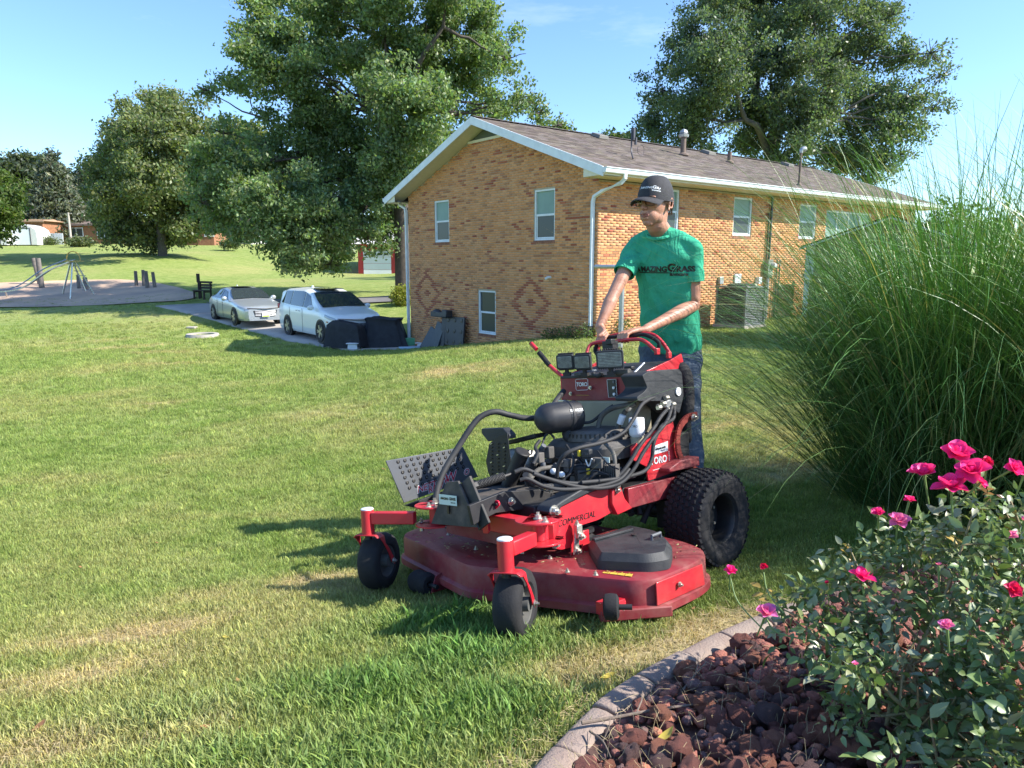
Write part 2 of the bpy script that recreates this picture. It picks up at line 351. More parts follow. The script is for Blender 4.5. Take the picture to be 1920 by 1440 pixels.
def sheet(name, poly, m, lift=.02, step=1.0, kind='structure', edge=0.0):
    """ground patch with the outline poly (world xy), draped on the terrain"""
    bm = bmesh.new(); vs = [bm.verts.new((p[0], p[1], 0)) for p in poly]; f = bm.faces.new(vs)
    bmesh.ops.triangulate(bm, faces=[f])
    for _ in range(7):
        es = [e for e in bm.edges if e.calc_length() > step]
        if not es: break
        bmesh.ops.subdivide_edges(bm, edges=es, cuts=1); bmesh.ops.triangulate(bm, faces=[f for f in bm.faces if len(f.verts) > 3])
    co = np.array([v.co[:] for v in bm.verts]); z = TZ(co[:, 0], co[:, 1])
    for v, zz in zip(bm.verts, z): v.co.z = zz+lift
    if edge > 0:
        r = bmesh.ops.extrude_edge_only(bm, edges=[e for e in bm.edges if e.is_boundary])
        for v in [g for g in r['geom'] if isinstance(g, bmesh.types.BMVert)]: v.co.z -= edge
    bmesh.ops.recalc_face_normals(bm, faces=bm.faces)
    me = bpy.data.meshes.new(name); bm.to_mesh(me); bm.free()
    for p in me.polygons: p.use_smooth = True
    me.materials.append(m); return setp(link(name, me), kind=kind)
pxpoly = lambda pts: [(GP(u, v).x, GP(u, v).y) for u, v in pts]
conc = mat('concrete', (.40, .365, .33), rough=.85, var=.15, scale=.7, dirt=(.22, .20, .18), dirtamt=.35, bump=.2, bscale=30)
asph = mat('asphalt', (.17, .16, .16), rough=.9, var=.2, scale=.8, bump=.3, bscale=40)
mulch = mat('woodchip', (.62, .43, .28), rough=.95, col2=(.34, .25, .19), scale=.35, bump=.25, bscale=10)
sheet('driveway', pxpoly([(292, 575), (400, 570), (505, 567), (640, 569), (700, 600), (768, 640), (800, 652), (652, 658), (600, 650), (540, 640), (460, 619), (400, 601)]), conc, .05, 1.2, edge=.1)
sheet('road', pxpoly([(385, 569), (500, 563), (640, 561), (746, 556), (790, 554), (790, 566), (746, 567), (640, 572), (500, 575), (420, 578)]), asph, .07, 1.5)
pg = pxpoly([(-60, 578), (60, 577), (160, 574), (250, 570), (335, 566), (368, 560), (366, 550), (335, 540), (290, 530), (235, 525), (150, 526), (60, 529), (-60, 533)])
sheet('playground_surface', rpoly([Vector(p) for p in pg], .8, 3), mulch, .05, 1.2)
# ------------------------------------------------------------ brick house
HP = Vector((2.0, 16.9, 0)); HA = R(38.2); HDS = Vector((math.cos(HA), math.sin(HA), 0)); HDG = Vector((-math.sin(HA), math.cos(HA), 0))
HW, HL = 8.68, 16.6; EZ, RZ, OV, SO = 3.50, 5.28, .5, .62
house = empty('brick_house', HP, HA, label='tan and red brick house with brown shingle roof and white gutters', cat='house')
white = mat('white_trim', (.72, .77, .80), rough=.45, var=.06, scale=3, dirt=(.45, .45, .42), dirtamt=.35)
soff = mat('soffit_white', (.66, .62, .48), rough=.6, var=.05)
brickm = mat('brick', (.3, .2, .1), rough=.9, attr='tint', var=.22, scale=14, bump=.25, bscale=90, spec=.2)
mort = mat('mortar', (.42, .34, .25), rough=.95, var=.15, scale=9, bump=.2, spec=.2)
glass = mat('window_glass', (.05, .065, .065), rough=.22, spec=.3)
blind = mat('window_blind', (.22, .33, .29), rough=.5, var=.08, scale=2, spec=.3)
dkbrick = mat('brick_sill', (.26, .115, .07), rough=.9, var=.3, scale=12)
TAN = np.array([(.66, .315, .135), (.68, .330, .150), (.63, .290, .120), (.67, .345, .165)]); BRN = np.array([(.50, .24, .115), (.45, .20, .10), (.53, .27, .13)]); REDB = np.array([(.40, .125, .065), (.36, .105, .06), (.44, .15, .08)])
BL, BH, CX, CZB = .193, .0535, .203, .0635
def brick_cells(x0, x1, z0, z1, holes, topf, diam=()):
    out = []; nr = int((z1-z0)/CZB)
    for r in range(nr):
        z = z0+r*CZB; off = (r % 2)*CX/2; k = x0-off
        while k < x1:
            a, b = max(k, x0), min(k+BL, x1); segs = [(a, b)]
            for hx0, hx1, hz0, hz1 in holes:
                if z+BH > hz0 and z < hz1:
                    nn = []
                    for s0, s1 in segs:
                        if s1 <= hx0 or s0 >= hx1: nn.append((s0, s1))
                        else:
                            if s0 < hx0: nn.append((s0, hx0))
                            if s1 > hx1: nn.append((hx1, s1))
                    segs = nn
            for s0, s1 in segs:
                if s1-s0 > .03 and z+BH < topf((s0+s1)/2): out.append((s0, s1, z, z+BH))
            k += CX
    return out
def brick_col(xc, zc, diam):
    t = random.random(); c = TAN[random.randrange(4)]
    for dx, dz, rr in diam:
        q = abs(xc-dx)/(rr*1.15)+abs(zc-dz)/rr
        if abs(q-1) < .17 or q < .2: return REDB[random.randrange(3)], 2
        if q < 1.35: return (c, 0) if t < .95 else (BRN[random.randrange(3)], 1)
    cl = .5+.5*math.sin(xc*2.1+math.sin(zc*3.1)*1.5)*math.sin(zc*2.9+xc*.8)
    if t < .17+.10*cl: return BRN[random.randrange(3)], 1
    if t < .21+.13*cl: return REDB[random.randrange(3)], 2
    return c, 0
def bricks_mesh(cells, fn, diam, keep_parts):
    """one joined mesh of brick faces; fn(a, z, out) -> local point.  keep_parts: those cells become own objects"""
    V, F, Cc = [], [], []; parts = []
    for (a, b, z0, z1) in cells:
        c, kind = brick_col((a+b)/2, (z0+z1)/2, diam); c = c*random.uniform(.90, 1.08)
        if keep_parts(a, b, z0, z1): parts.append((a, b, z0, z1, kind)); continue
        o = len(V); pr = .008+random.uniform(-.002, .002)
        V += [fn(a, z0, 0), fn(b, z0, 0), fn(b, z1, 0), fn(a, z1, 0), fn(a+.002, z0+.002, pr), fn(b-.002, z0+.002, pr), fn(b-.002, z1-.002, pr), fn(a+.002, z1-.002, pr)]
        F += [(o+4, o+5, o+6, o+7), (o, o+1, o+5, o+4), (o+1, o+2, o+6, o+5), (o+2, o+3, o+7, o+6), (o+3, o, o+4, o+7)]; Cc += [c]*5
    return V, F, Cc, parts
G_HOLES = [(6.29, 7.10, 2.08, 3.32), (1.51, 2.31, 2.03, 3.29), (3.98, 4.81, -.56, .68)]
S_HOLES = [(2.05, 2.90, 2.2, 3.29), (5.25, 6.12, 2.21, 3.25), (8.64, 9.6, 2.19, 3.22), (10.2, 13.2, 2.19, 3.1)]
topg = lambda y: min(3.575+.358*min(y+.0, HW-y), 3.575+.358*HW/2-.30)
brick_protos = []
for kind, cc in enumerate((TAN[0], BRN[0], REDB[0])):
    for v_ in range(3):
        mb = MB(); mb.box((BL/2, -.004, BH/2), (BL-.003, .012, BH-.003)); me = mb.mesh('brick', brickm, smooth=False)
        a = me.attributes.new('tint', 'FLOAT_COLOR', 'CORNER'); c = (TAN, BRN, REDB)[kind][v_]*(.86, 1.0, 1.1)[v_]
        a.data.foreach_set('color', np.tile([*c, 1], len(me.loops)).astype(np.float32)); brick_protos.append(me)
def wall(name, holes, x0, x1, zb, top, fn, diam, outn, keep, rot):
    """backing sheet with holes as strips, bricks in front"""
    mb = MB(); xs = sorted(set([x0, x1]+[h for hh in holes for h in hh[:2]]+list(np.linspace(x0, x1, 30)))); D = .10
    for a, b in zip(xs[:-1], xs[1:]):
        m = (a+b)/2; hs = [h for h in holes if h[0] < m < h[1]]; z = zb; spans = []
        for h in sorted(hs, key=lambda h: h[2]): spans.append((z, h[2])); z = h[3]
        for s0, s1 in spans: mb.quad(fn(a, s0, 0), fn(b, s0, 0), fn(b, s1, 0), fn(a, s1, 0))
        mb.quad(fn(a, z, 0), fn(b, z, 0), fn(b, max(z, top(b)), 0), fn(a, max(z, top(a)), 0))
    for h in holes:
        a, b, c, d = h
        for p, q in (((a, c), (b, c)), ((b, c), (b, d)), ((b, d), (a, d)), ((a, d), (a, c))):
            mb.quad(fn(p[0], p[1], 0), fn(q[0], q[1], 0), fn(q[0], q[1], -D), fn(p[0], p[1], -D))
    wobj = mb.build(name, mort, house, smooth=False)
    V, F, Cc, parts = bricks_mesh(brick_cells(x0, x1, zb, max(top(x) for x in xs), holes, top), fn, diam, keep)
    o = link('brickwork', npmesh('brickwork', V, F, brickm, col=Cc), wobj); o['kind'] = 'stuff'
    for a, b, z0, z1, kind in parts:
        br = link('brick', brick_protos[kind*3+random.randrange(3)], wobj); p = Vector(fn(a, z0, 0)) if rot == 0 else Vector(fn(b, z0, 0))
        br.location = p; br.rotation_euler = (0, 0, rot); br.scale = ((b-a)/BL, 1, 1)
    return wobj
gfn = lambda y, z, o: (-o, y, z)
sfn = lambda x, z, o: (x, -o, z)
cntg = [0]
def keepg(a, b, z0, z1):
    if a < 1.46 and 1.75 < z1 < 3.3 and b-a > .18 and cntg[0] < 150: cntg[0] += 1; return True
def keeps(a, b, z0, z1):
    if b < 2.02 and 0.75 < z0 < 2.25 and b-a > .18 and cntg[0] < 300: cntg[0] += 1; return True
wall('gable_wall', G_HOLES, 0, HW, -1.75, topg, gfn, [(2.45, .42, .62), (7.62, .50, .62)], None, keepg, -math.pi/2)
wall('side_wall', S_HOLES, 0, HL, -.8, lambda x: 3.36, sfn, [], None, keeps, 0)
mb = MB(); mb.quad((0, HW, -2), (HL, HW, -2), (HL, HW, 3.4), (0, HW, 3.4)); mb.quad((HL, 0, -2), (HL, HW, -2), (HL, HW, 3.4), (HL, 0, 3.4)); mb.add([(HL, 0, 3.4), (HL, HW, 3.4), (HL, HW/2, 5)], [(0, 1, 2)])
mb.build('rear_wall', mort, house, smooth=False)
def window(a, b, z0, z1, fn, panes, sash=True, kindb=(True, False), cols=1):
    o = MB(); fr = .045
    def bar(p, q, w_, dep):
        (x0, zz0), (x1, zz1) = p, q
        if abs(x1-x0) > abs(zz1-zz0): c = [(x0, zz0-w_/2), (x1, zz0-w_/2), (x1, zz0+w_/2), (x0, zz0+w_/2)]
        else: c = [(x0-w_/2, zz0), (x0+w_/2, zz0), (x0+w_/2, zz1), (x0-w_/2, zz1)]
        f = [fn(x, z, -.085+dep) for x, z in c]; bk = [fn(x, z, -.1) for x, z in c]
        o.add(f+bk, [(0, 1, 2, 3), (0, 4, 5, 1), (1, 5, 6, 2), (2, 6, 7, 3), (3, 7, 4, 0)])
    bar((a, z0+fr/2), (b, z0+fr/2), fr, .07); bar((a, z1-fr/2), (b, z1-fr/2), fr, .07); bar((a+fr/2, z0+fr), (a+fr/2, z1-fr), fr, .069); bar((b-fr/2, z0+fr), (b-fr/2, z1-fr), fr, .069)
    zm = (z0+z1)/2
    w_ = None
    for k in range(cols-1): bar((a+(b-a)*(k+1)/cols, z0+fr), (a+(b-a)*(k+1)/cols, z1-fr), .05, .055)
    if sash: bar((a+fr, zm), (b-fr, zm), .05, .05); bar((a+fr+.02, z0+fr), (a+fr+.02, zm-.025), .03, .035); bar((b-fr-.02, z0+fr), (b-fr-.02, zm-.025), .03, .035); bar((a+fr, z0+fr+.02), (b-fr, z0+fr+.02), .03, .036)
    wo = link('window', o.mesh('window', white, smooth=False), house)
    for k, (c0, c1) in enumerate(((zm, z1-fr), (z0+fr, zm))):
        g_ = MB(); g_.quad(fn(a+fr, c0, -.06+.006*k), fn(b-fr, c0, -.06+.006*k), fn(b-fr, c1, -.06+.006*k), fn(a+fr, c1, -.06+.006*k)); link('pane', g_.mesh('pane', blind if kindb[k] else glass, smooth=False), wo)
    return wo
window(*G_HOLES[0], gfn, 2); window(*G_HOLES[1], gfn, 2); window(*G_HOLES[2], gfn, 2, kindb=(False, False))
window(*S_HOLES[0], sfn, 2); window(*S_HOLES[1], sfn, 2); window(*S_HOLES[2], sfn, 2); window(*S_HOLES[3], sfn, 2, sash=False, cols=4, kindb=(True, True))
for (a, b, z0, z1), fn in [(G_HOLES[0], gfn), (G_HOLES[1], gfn), (G_HOLES[2], gfn), (S_HOLES[0], sfn), (S_HOLES[1], sfn), (S_HOLES[2], sfn)]:
    mb = MB(); k = a-.02
    while k < b+.02:
        e = min(k+.068, b+.03); v = [fn(k, z0-.085, .012), fn(e-.008, z0-.085, .012), fn(e-.008, z0-.002, .012), fn(k, z0-.002, .012)]; bk = [fn(k, z0-.085, 0), fn(e-.008, z0-.085, 0), fn(e-.008, z0-.002, 0), fn(k, z0-.002, 0)]
        vv = v+bk; mb.add(vv, [(0, 1, 2, 3), (0, 4, 5, 1), (1, 5, 6, 2), (2, 6, 7, 3), (3, 7, 4, 0)]); k += .072
    mb.build('window_sill', dkbrick, house, smooth=False)
# roof: sheathing, shingle courses as real laps, fascia, soffits, gutter
shing = mat('shingle', (.22, .175, .14), rough=.95, attr='tint', var=.3, scale=6, bump=.5, bscale=60, spec=.1)
rx0, rx1 = -OV, HL+OV; sl_ = (RZ-EZ)/(HW/2+SO); ang = math.atan(sl_)
V, F, Cc = [], [], []
for side in (0, 1):
    nrow = 38; run = HW/2+SO
    for r in range(nrow):
        y0, y1 = -SO+run*r/nrow, -SO+run*(r+1)/nrow+.01; z0, z1 = EZ+sl_*(y0+SO)+.05, EZ+sl_*(y1+SO)+.042
        x = rx0+random.uniform(-.3, 0)
        while x < rx1:
            e = x+random.choice((.17, .2, .3, .33)); a, b = max(x, rx0), min(e, rx1); x = e
            if b-a < .02: continue
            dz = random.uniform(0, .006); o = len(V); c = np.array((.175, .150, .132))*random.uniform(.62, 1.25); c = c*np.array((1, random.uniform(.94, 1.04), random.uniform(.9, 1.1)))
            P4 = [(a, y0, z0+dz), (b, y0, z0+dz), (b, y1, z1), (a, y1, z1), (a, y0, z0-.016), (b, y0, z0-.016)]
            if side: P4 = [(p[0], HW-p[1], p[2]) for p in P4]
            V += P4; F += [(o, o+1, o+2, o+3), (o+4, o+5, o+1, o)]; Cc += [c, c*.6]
roof = MB()
yl = [(-SO, EZ+.03), (HW/2, RZ+.03), (HW+SO, EZ+.03), (HW+SO, EZ-.02), (HW/2, RZ-.05), (-SO, EZ-.02)]
roof.add([(x, y, z) for x in (rx0+.01, rx1-.01) for y, z in yl], [(0, 1, 7, 6), (1, 2, 8, 7), (3, 4, 10, 9), (4, 5, 11, 10), (5, 0, 6, 11), (2, 3, 9, 8)])
ro = roof.build('roof', shing, house, smooth=False)
a = ro.data.attributes.new('tint', 'FLOAT_COLOR', 'CORNER'); a.data.foreach_set('color', np.tile([.2, .16, .13, 1], len(ro.data.loops)).astype(np.float32))
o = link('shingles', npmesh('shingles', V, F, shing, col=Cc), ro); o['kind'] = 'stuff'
cap = MB(); x = rx0
while x < rx1:
    for s_ in (-1, 1): cap.quad((x, HW/2, RZ+.09), (x+.2, HW/2, RZ+.085), (x+.2, HW/2+s_*.14, RZ+.035), (x, HW/2+s_*.14, RZ+.04))
    x += .21
k = cap.build('ridge_cap', mat('ridge_cap', (.12, .10, .09), rough=.95, var=.3, scale=5), ro, smooth=False)
for s_ in (0, 1):
    f = lambda y: y if not s_ else HW-y
    for x, t in ((rx0-.03, .028), (rx1, .028)):
        mb = MB()
        P = [(x, f(-SO-.02), EZ-.16), (x, f(-SO-.02), EZ+.05), (x, f(HW/2), RZ+.055), (x, f(HW/2), RZ-.155)]; Q = [(p[0]+t, p[1], p[2]) for p in P]
        mb.add(P+Q, [(0, 1, 2, 3), (4, 7, 6, 5), (0, 4, 5, 1), (1, 5, 6, 2), (2, 6, 7, 3), (3, 7, 4, 0)])
        mb.build('fascia', white, house, smooth=False)
    # gable soffit (sloping) made of boards, then the level eave soffit
    mb = MB(); n = 34
    for k in range(n):
        y0, y1 = -SO+(HW/2+SO)*k/n, -SO+(HW/2+SO)*(k+1)/n-.012; z = lambda y: EZ-.14+sl_*(y+SO)
        mb.quad((rx0, f(y0), z(y0)), (0.02, f(y0), z(y0)), (0.02, f(y1), z(y1)), (rx0, f(y1), z(y1)))
        mb.quad((rx0, f(y1), z(y1)), (0.02, f(y1), z(y1)), (0.02, f(y1+.012), z(y1)+.01), (rx0, f(y1+.012), z(y1)+.01))
    mb.build('gable_soffit', soff, house, smooth=False)
    mb = MB(); mb.quad((rx0, f(-SO), EZ-.125), (rx1, f(-SO), EZ-.125), (rx1, f(0), EZ-.125), (rx0, f(0), EZ-.125)); mb.quad((rx0+.004, f(-SO), EZ-.125), (rx0+.004, f(0), EZ-.125), (rx0+.004, f(0), EZ+.1), (rx0+.004, f(-SO), EZ-.0))
    mb.box((HL/2, f(-SO-.012), EZ-.045), (HL+2*OV, .02, .16)); mb.build('eave_soffit', soff, house, smooth=False)
    g_ = MB(); pr = [(0, .0), (0, -.115), (-.05, -.12), (-.085, -.105), (-.105, -.06), (-.11, -.02), (-.128, -.012), (-.128, .004), (-.115, .004)]
    pts = [((x, f(-SO-.024+p[0]), EZ+.03+p[1])) for x in (rx0-.03, rx1) for p in pr]; m_ = len(pr)
    g_.add(pts, [(i, i+1, i+1+m_, i+m_) for i in range(m_-1)]); g_.add([pts[i] for i in range(m_)], [tuple(range(m_))]); g_.build('gutter', white, house, angle=25)
mb = MB(); mb.add([(-.02, HW/2-.80, topg(HW/2)-.02), (-.02, HW/2+.80, topg(HW/2)-.02), (-.02, HW/2, RZ-.16)], [(0, 2, 1)]); mb.build('gable_vent', mat('vent_dark', (.08, .10, .075), rough=.7), house, smooth=False)
mb = MB(); mb.beam((-.03, HW/2-.95, topg(HW/2)-.37), (-.03, HW/2+.95, topg(HW/2)-.28+.0), .03, .09); mb.box((-.03, HW/2, topg(HW/2)-.03), (.035, 1.75, .07)); mb.v = mb.v[8:]; mb.f = [tuple(i-8 for i in f) for f in mb.f[6:]]; mb.m = mb.m[6:]; mb.build('vent_trim', soff, house, smooth=False)
def spout(name, pts, w_=.078):
    mb = MB(); P = spline(pts, 5) if len(pts) > 2 else pts; mb.tube(P, w_*.62, n=4, flat=.8); return mb.build(name, white, house, angle=50)
def rspout(pts, sz=(.085, .06)):
    mb = MB(); pts = [Vector(p) for p in pts]; ring = []
    nrm = []
    for i, p in enumerate(pts):
        t = (pts[min(i+1, len(pts)-1)]-pts[max(0, i-1)]).normalized(); side = Vector((1, 0, 0)) if abs(t.x) < .9 else Vector((0, 1, 0)); side = Vector((0, -1, 0)) if abs(t.x) > .2 else side
        side = (side-t*side.dot(t)).normalized(); o_ = t.cross(side); ring += [p+side*(a*sz[0]/2)+o_*(b*sz[1]/2) for a, b in ((-1, -1), (1, -1), (1, 1), (-1, 1))]
    n = len(pts); mb.add(ring, [(i*4+k, i*4+(k+1) % 4, (i+1)*4+(k+1) % 4, (i+1)*4+k) for i in range(n-1) for k in range(4)]+[(3, 2, 1, 0), tuple(range(n*4-4, n*4))]); return mb.build('downspout', white, house, smooth=False)
rspout([(.12, -SO-.08, 3.42), (.12, -SO-.08, 3.33), (.09, -SO, 3.24), (-.03, -.15, 3.09), (-.06, .08, 2.98), (-.06, .12, 2.86), (-.06, .12, -.02)])
rspout([(-.1, HW+.45, 3.42), (-.1, HW+.38, 3.32), (-.05, HW+.12, 3.2), (-.05, HW+.08, 3.05), (-.05, HW+.08, -1.3)])
boot = MB(); boot.cyl((-.06, .12, -.40), (-.06, .12, -.02), .06, n=14); boot.build('drain_boot', mat('black_plastic', (.02, .02, .022), rough=.45, var=.2), house)
mb = MB(); mb.tube(spline([(0, 1.64, 1.10), (-.08, 1.66, 1.10), (-.14, 1.70, 1.06)], 5), .035, n=12); mb.build('exhaust_elbow', white, house)
galv = mat('galvanised', (.42, .43, .43), rough=.45, metal=.7, var=.2, scale=10); rust = mat('rusty_pipe', (.16, .115, .09), rough=.8, var=.3, scale=10)
zr = lambda y: EZ+sl_*(y+SO)+.05
def stack(name, x, y, h, r, m, hat=None):
    mb = MB(); z = zr(y); mb.cyl((x, y, z-.15), (x, y, z+h), r, n=14); mb.lathe([(r*2.1, -.02), (r*2, .03), (r*1.1, .07)], (x, y, z), n=14)
    o = mb.build(name, m, house)
    if hat:
        h_ = MB(); h_.lathe([(r*.9, 0), (r*1.7, .02), (r*1.9, .09), (r*1.2, .13), (r*1.6, .15), (r*1.2, .22), (.01, .27)], (x, y, z+h), n=8); h_.build('vent_cap', galv, o, smooth=False)
    return o
stack('flue_pipe', 6.4, 2.75, .52, .085, rust, True); stack('vent_pipe', 8.6, 2.6, .33, .07, rust)
o = stack('vent_pipe', 8.4, -.05, .95, .035, rust); mb = MB(); p = spline([(8.4, -.05, zr(-.05)+.93), (8.43, -.05, zr(-.05)+1.03), (8.55, -.1, zr(-.05)+1.06)], 5); mb.tube(p, [.045, .05, .055, .06, .065, .07, .075, .08, .085, .085, .06], n=12); mb.build('vent_cap', galv, o)
for x, y in ((3.9, 3.9), (9.2, 3.9), (14.2, 3.9)):
    mb = MB(); mb.box((x, y, zr(y)+.06), (.42, .42, .10), rot=Matrix.Rotation(ang, 3, 'X'), taper=.85); mb.build('roof_vent', mat('roof_vent', (.16, .15, .13), rough=.6), house, bevel=.01)
ant = empty('antenna_mast', (0, 0, 0)); ant.parent = house
mb = MB(); z = zr(.9); mb.tube(spline([(2.0, .8, z-.02), (2.15, 1.0, z+.22), (2.17, 1.02, z+.7)], 6), .018, n=8); mb.box((2.2, 1.0, z+.62), (.06, .10, .3)); mb.box((2.25, .95, z+.45), (.05, .05, .18))
mb.tube([Vector((2.45+.13*math.cos(a), .95, z+.25+.13*math.sin(a))) for a in np.linspace(0, 6.2, 20)], .006, n=5); mb.build('antenna', mat('dark_metal', (.07, .07, .08), rough=.5, metal=.5), ant)
# service pipes and meter by the side wall
svc = empty('electric_service', HP, HA, label='grey electric conduit and meter running up the sunny brick wall', cat='electric meter')
dm = MATS['dark_metal']; mb = MB(); mb.cyl((7.0, -.07, 1.2), (7.0, -.07, 3.35), .035, n=10); mb.cyl((6.9, -.06, 1.2), (6.9, -.06, 2.9), .02, n=8); mb.box((7.0, -.06, 2.3), (.14, .05, .04)); mb.build('conduit', dm, svc)
mb = MB(); mb.cyl((7.0, -.07, -.2), (7.0, -.07, 1.1), .05, n=10); mb.build('lower_conduit', galv, svc)
mb = MB(); mb.box((6.97, -.1, 1.3), (.26, .14, .5)); mb.build('meter_box', mat('meter_grey', (.20, .22, .18), rough=.5), svc, bevel=.015)
mb = MB(); mb.lathe([(.0, .12), (.07, .11), (.09, .06), (.095, 0)], (7.06, -.17, 1.38), axis=(0, -1, 0), n=18); mb.build('meter', mat('meter_glass', (.5, .52, .5), rough=.15), svc)
gas = empty('gas_meter_pipes', HP, HA, label='black gas pipes and small grey meter low on the brick wall', cat='gas pipes')
mb = MB()
for pts in ([(6.2, -.1, -.2), (6.2, -.1, .35), (6.75, -.1, .35), (6.75, -.1, .6)], [(6.4, -.15, -.2), (6.4, -.15, .22), (6.6, -.15, .22)], [(7.4, -.1, -.2), (7.4, -.1, 1.55), (7.55, -.1, 1.55), (7.55, -.1, -.2)], [(6.6, -.08, -.2), (6.6, -.08, .8)]):
    mb.tube([Vector(p) for p in pts], .02, n=8)
mb.build('pipe', dm, gas, angle=60); mb = MB(); mb.box((6.45, -.2, .3), (.16, .14, .2)); mb.build('regulator', galv, gas, bevel=.02)
for x, z, s_, nm, lb, cm in ((4.75, .98, (.18, .08, .2), 'wall_box', 'small grey box on the brick wall above the air conditioner', galv), (5.55, 1.02, (.30, .05, .26), 'wall_vent', 'square white vent cover on the sunlit brick wall', white),
        (6.55, .95, (.16, .12, .20), 'dryer_vent', 'small white hooded vent on the brick wall beside the meter', white), (6.3, .72, (.2, .12, .28), 'disconnect_box', 'beige electrical box just right of the air conditioner', soff)):
    mb = MB(); mb.box((0, -s_[1]/2-.009, 0), s_); o = mb.build(nm, cm, None, bevel=.012); o.location = HP+HDS*x+Vector((0, 0, z)); o.rotation_euler = (0, 0, HA); setp(o, lb, 'vent' if 'vent' in nm else 'utility box')
# air conditioner
ac = empty('air_conditioner', HP+HDS*4.4-HDG*.95+Vector((0, 0, -.22)), HA, label='grey louvred air conditioner on the grass beside the sunny brick wall', cat='air conditioner')
acm = mat('ac_grey', (.16, .17, .18), rough=.45, metal=.2, var=.15); acd = mat('ac_coil', (.035, .038, .042), rough=.7); acl_lit = mat('ac_louvre_lit', (.42, .45, .45), rough=.4, metal=.3)
mb = MB(); mb.box((0, 0, .04), (.98, .98, .08)); mb.build('pad', conc, ac)
mb = MB(); mb.box((0, 0, .56), (.84, .84, .92)); mb.build('coil', acd, ac)
mb = MB()
for sx in (-1, 1):
    for sy in (-1, 1): mb.box((sx*.43, sy*.43, .56), (.06, .06, .96))
mb.box((0, 0, .1), (.92, .92, .06)); mb.box((0, 0, 1.06), (.94, .94, .05)); mb.build('cabinet', acm, ac, bevel=.008)
lou = MB(); lou.box((0, 0, 0), (.80, .012, .012)); lou_shade = lou.mesh('louvre', acm, smooth=False); lou_lit = lou.mesh('louvre', acl_lit, smooth=False)  # sun and shade put into colour: paler louvres for sunny face, darker for other
for k in range(20):
    for q in range(2):
        o = link('louvre', lou_shade if q else lou_lit, ac); o.location = (0, -.435, .16+k*.044) if q == 0 else (-.435, 0, .16+k*.044); o.rotation_euler = (.5, 0, 0) if q == 0 else (.5, 0, math.pi/2)
mb = MB(); mb.lathe([(.36, 0), (.36, .03), (.30, .06), (.05, .07), (.0, .07)], (0, 0, 1.085), n=20); mb.build('fan_grille', acd, ac)
# wooden privacy screen, olive shed behind the grass
pk = mat('weathered_wood', (.115, .075, .04), rough=.9, var=.35, scale=6, bump=.4, bscale=25); fe = empty('privacy_fence', HP+HDS*8.0-HDG*.65+Vector((0, 0, -.25)), HA, label='short dog-eared dark wooden fence panel against the brick wall', cat='fence')
for k in range(6):
    mb = MB(); mb.prism([(0, 0), (.155, 0), (.155, 1.75), (.12, 1.8), (.035, 1.8), (0, 1.75)], .02, fr=((k*.165, 0, 0), (1, 0, 0), (0, 0, 1))); mb.build('picket', pk, fe, smooth=False)
for z in (.35, 1.35):
    mb = MB(); mb.box((.5, .03, z), (1.0, .04, .09)); mb.build('rail', pk, fe)
mb = MB(); mb.box((1.05, .03, .9), (.10, .10, 1.8)); mb.build('post', mat('pale_wood', (.30, .23, .13), rough=.85, var=.25), fe)
olive = mat('olive_siding', (.135, .13, .065), rough=.8, var=.12, scale=3)
sh = empty('olive_shed', W(1514, 590, 14.5), R(-27), label='olive sided shed with white sloping roof edge behind the tall grass', cat='shed')
zt = W(1514, 462, 14.5).z-sh.location.z
for k in range(20):
    z0 = -1.5+k*(zt+3.1)/20; z1 = z0+(zt+3.1)/20; xr = 4.6; x_of = lambda z: 0 if z < zt else (z-zt)/.36
    if x_of(z1) > 1.35: break
    mb = MB(); mb.add([(x_of(z0), -.02, z0), (2.7-x_of(z0), -.02, z0), (2.7-x_of(z1), 0, z1), (x_of(z1), 0, z1)], [(0, 1, 2, 3)]); mb.build('siding_board', olive, sh, smooth=False)
mb = MB(); mb.add([(0, .01, -1.5), (0, 3, -1.5), (0, 3, zt), (0, .01, zt), (2.7, .01, -1.5), (2.7, 3, -1.5), (2.7, 3, zt), (2.7, .01, zt)], [(0, 1, 2, 3), (4, 5, 6, 7)]); mb.build('side_wall', olive, sh, smooth=False)
pk_ = zt+1.35*.36
mb = MB(); mb.beam((-.22, -.12, zt-.05), (1.35, -.12, pk_+.03), .03, .12, up=(0, 1, 0)); mb.beam((1.35, -.12, pk_+.03), (2.92, -.12, zt-.05), .03, .12, up=(0, 1, 0)); mb.build('roof_edge', mat('grey_fascia', (.42, .45, .44), rough=.6, var=.15), sh, smooth=False)
mb = MB(); mb.quad((-.22, -.12, zt), (1.35, -.12, pk_+.09), (1.35, 3.2, pk_+.09), (-.22, 3.2, zt)); mb.quad((1.35, -.12, pk_+.09), (2.92, -.12, zt), (2.92, 3.2, zt), (1.35, 3.2, pk_+.09)); mb.build('roof', shing, sh, smooth=False)
mb = MB(); mb.box((-.03, -.03, zt/2+.35), (.16, .05, zt-.7)); mb.build('corner_board', MATS['grey_fascia'], sh); mb = MB(); mb.box((-.05, -.09, .35), (.09, .07, .8)); mb.build('downspout', white, sh)
# handrail behind the man
hr = empty('pipe_handrail', (0, 0, 0), label='grey pipe handrail standing on the lawn behind the man', cat='handrail'); gp = GP(1163, 655); hr.location = gp
a1 = W(1163, 500, gp.y)-gp; a0 = W(1116, 500, gp.y+.3)-gp
mb = MB(); mb.cyl((0, 0, -.3), (0, 0, a1.z), .033*gp.y/9, n=14); mb.build('post', galv, hr)
mb = MB(); mb.tube([a0, a1+Vector((.02, 0, 0)), a1+Vector((.5, .2, .01))], .027*gp.y/9, n=12); mb.build('rail', galv, hr)
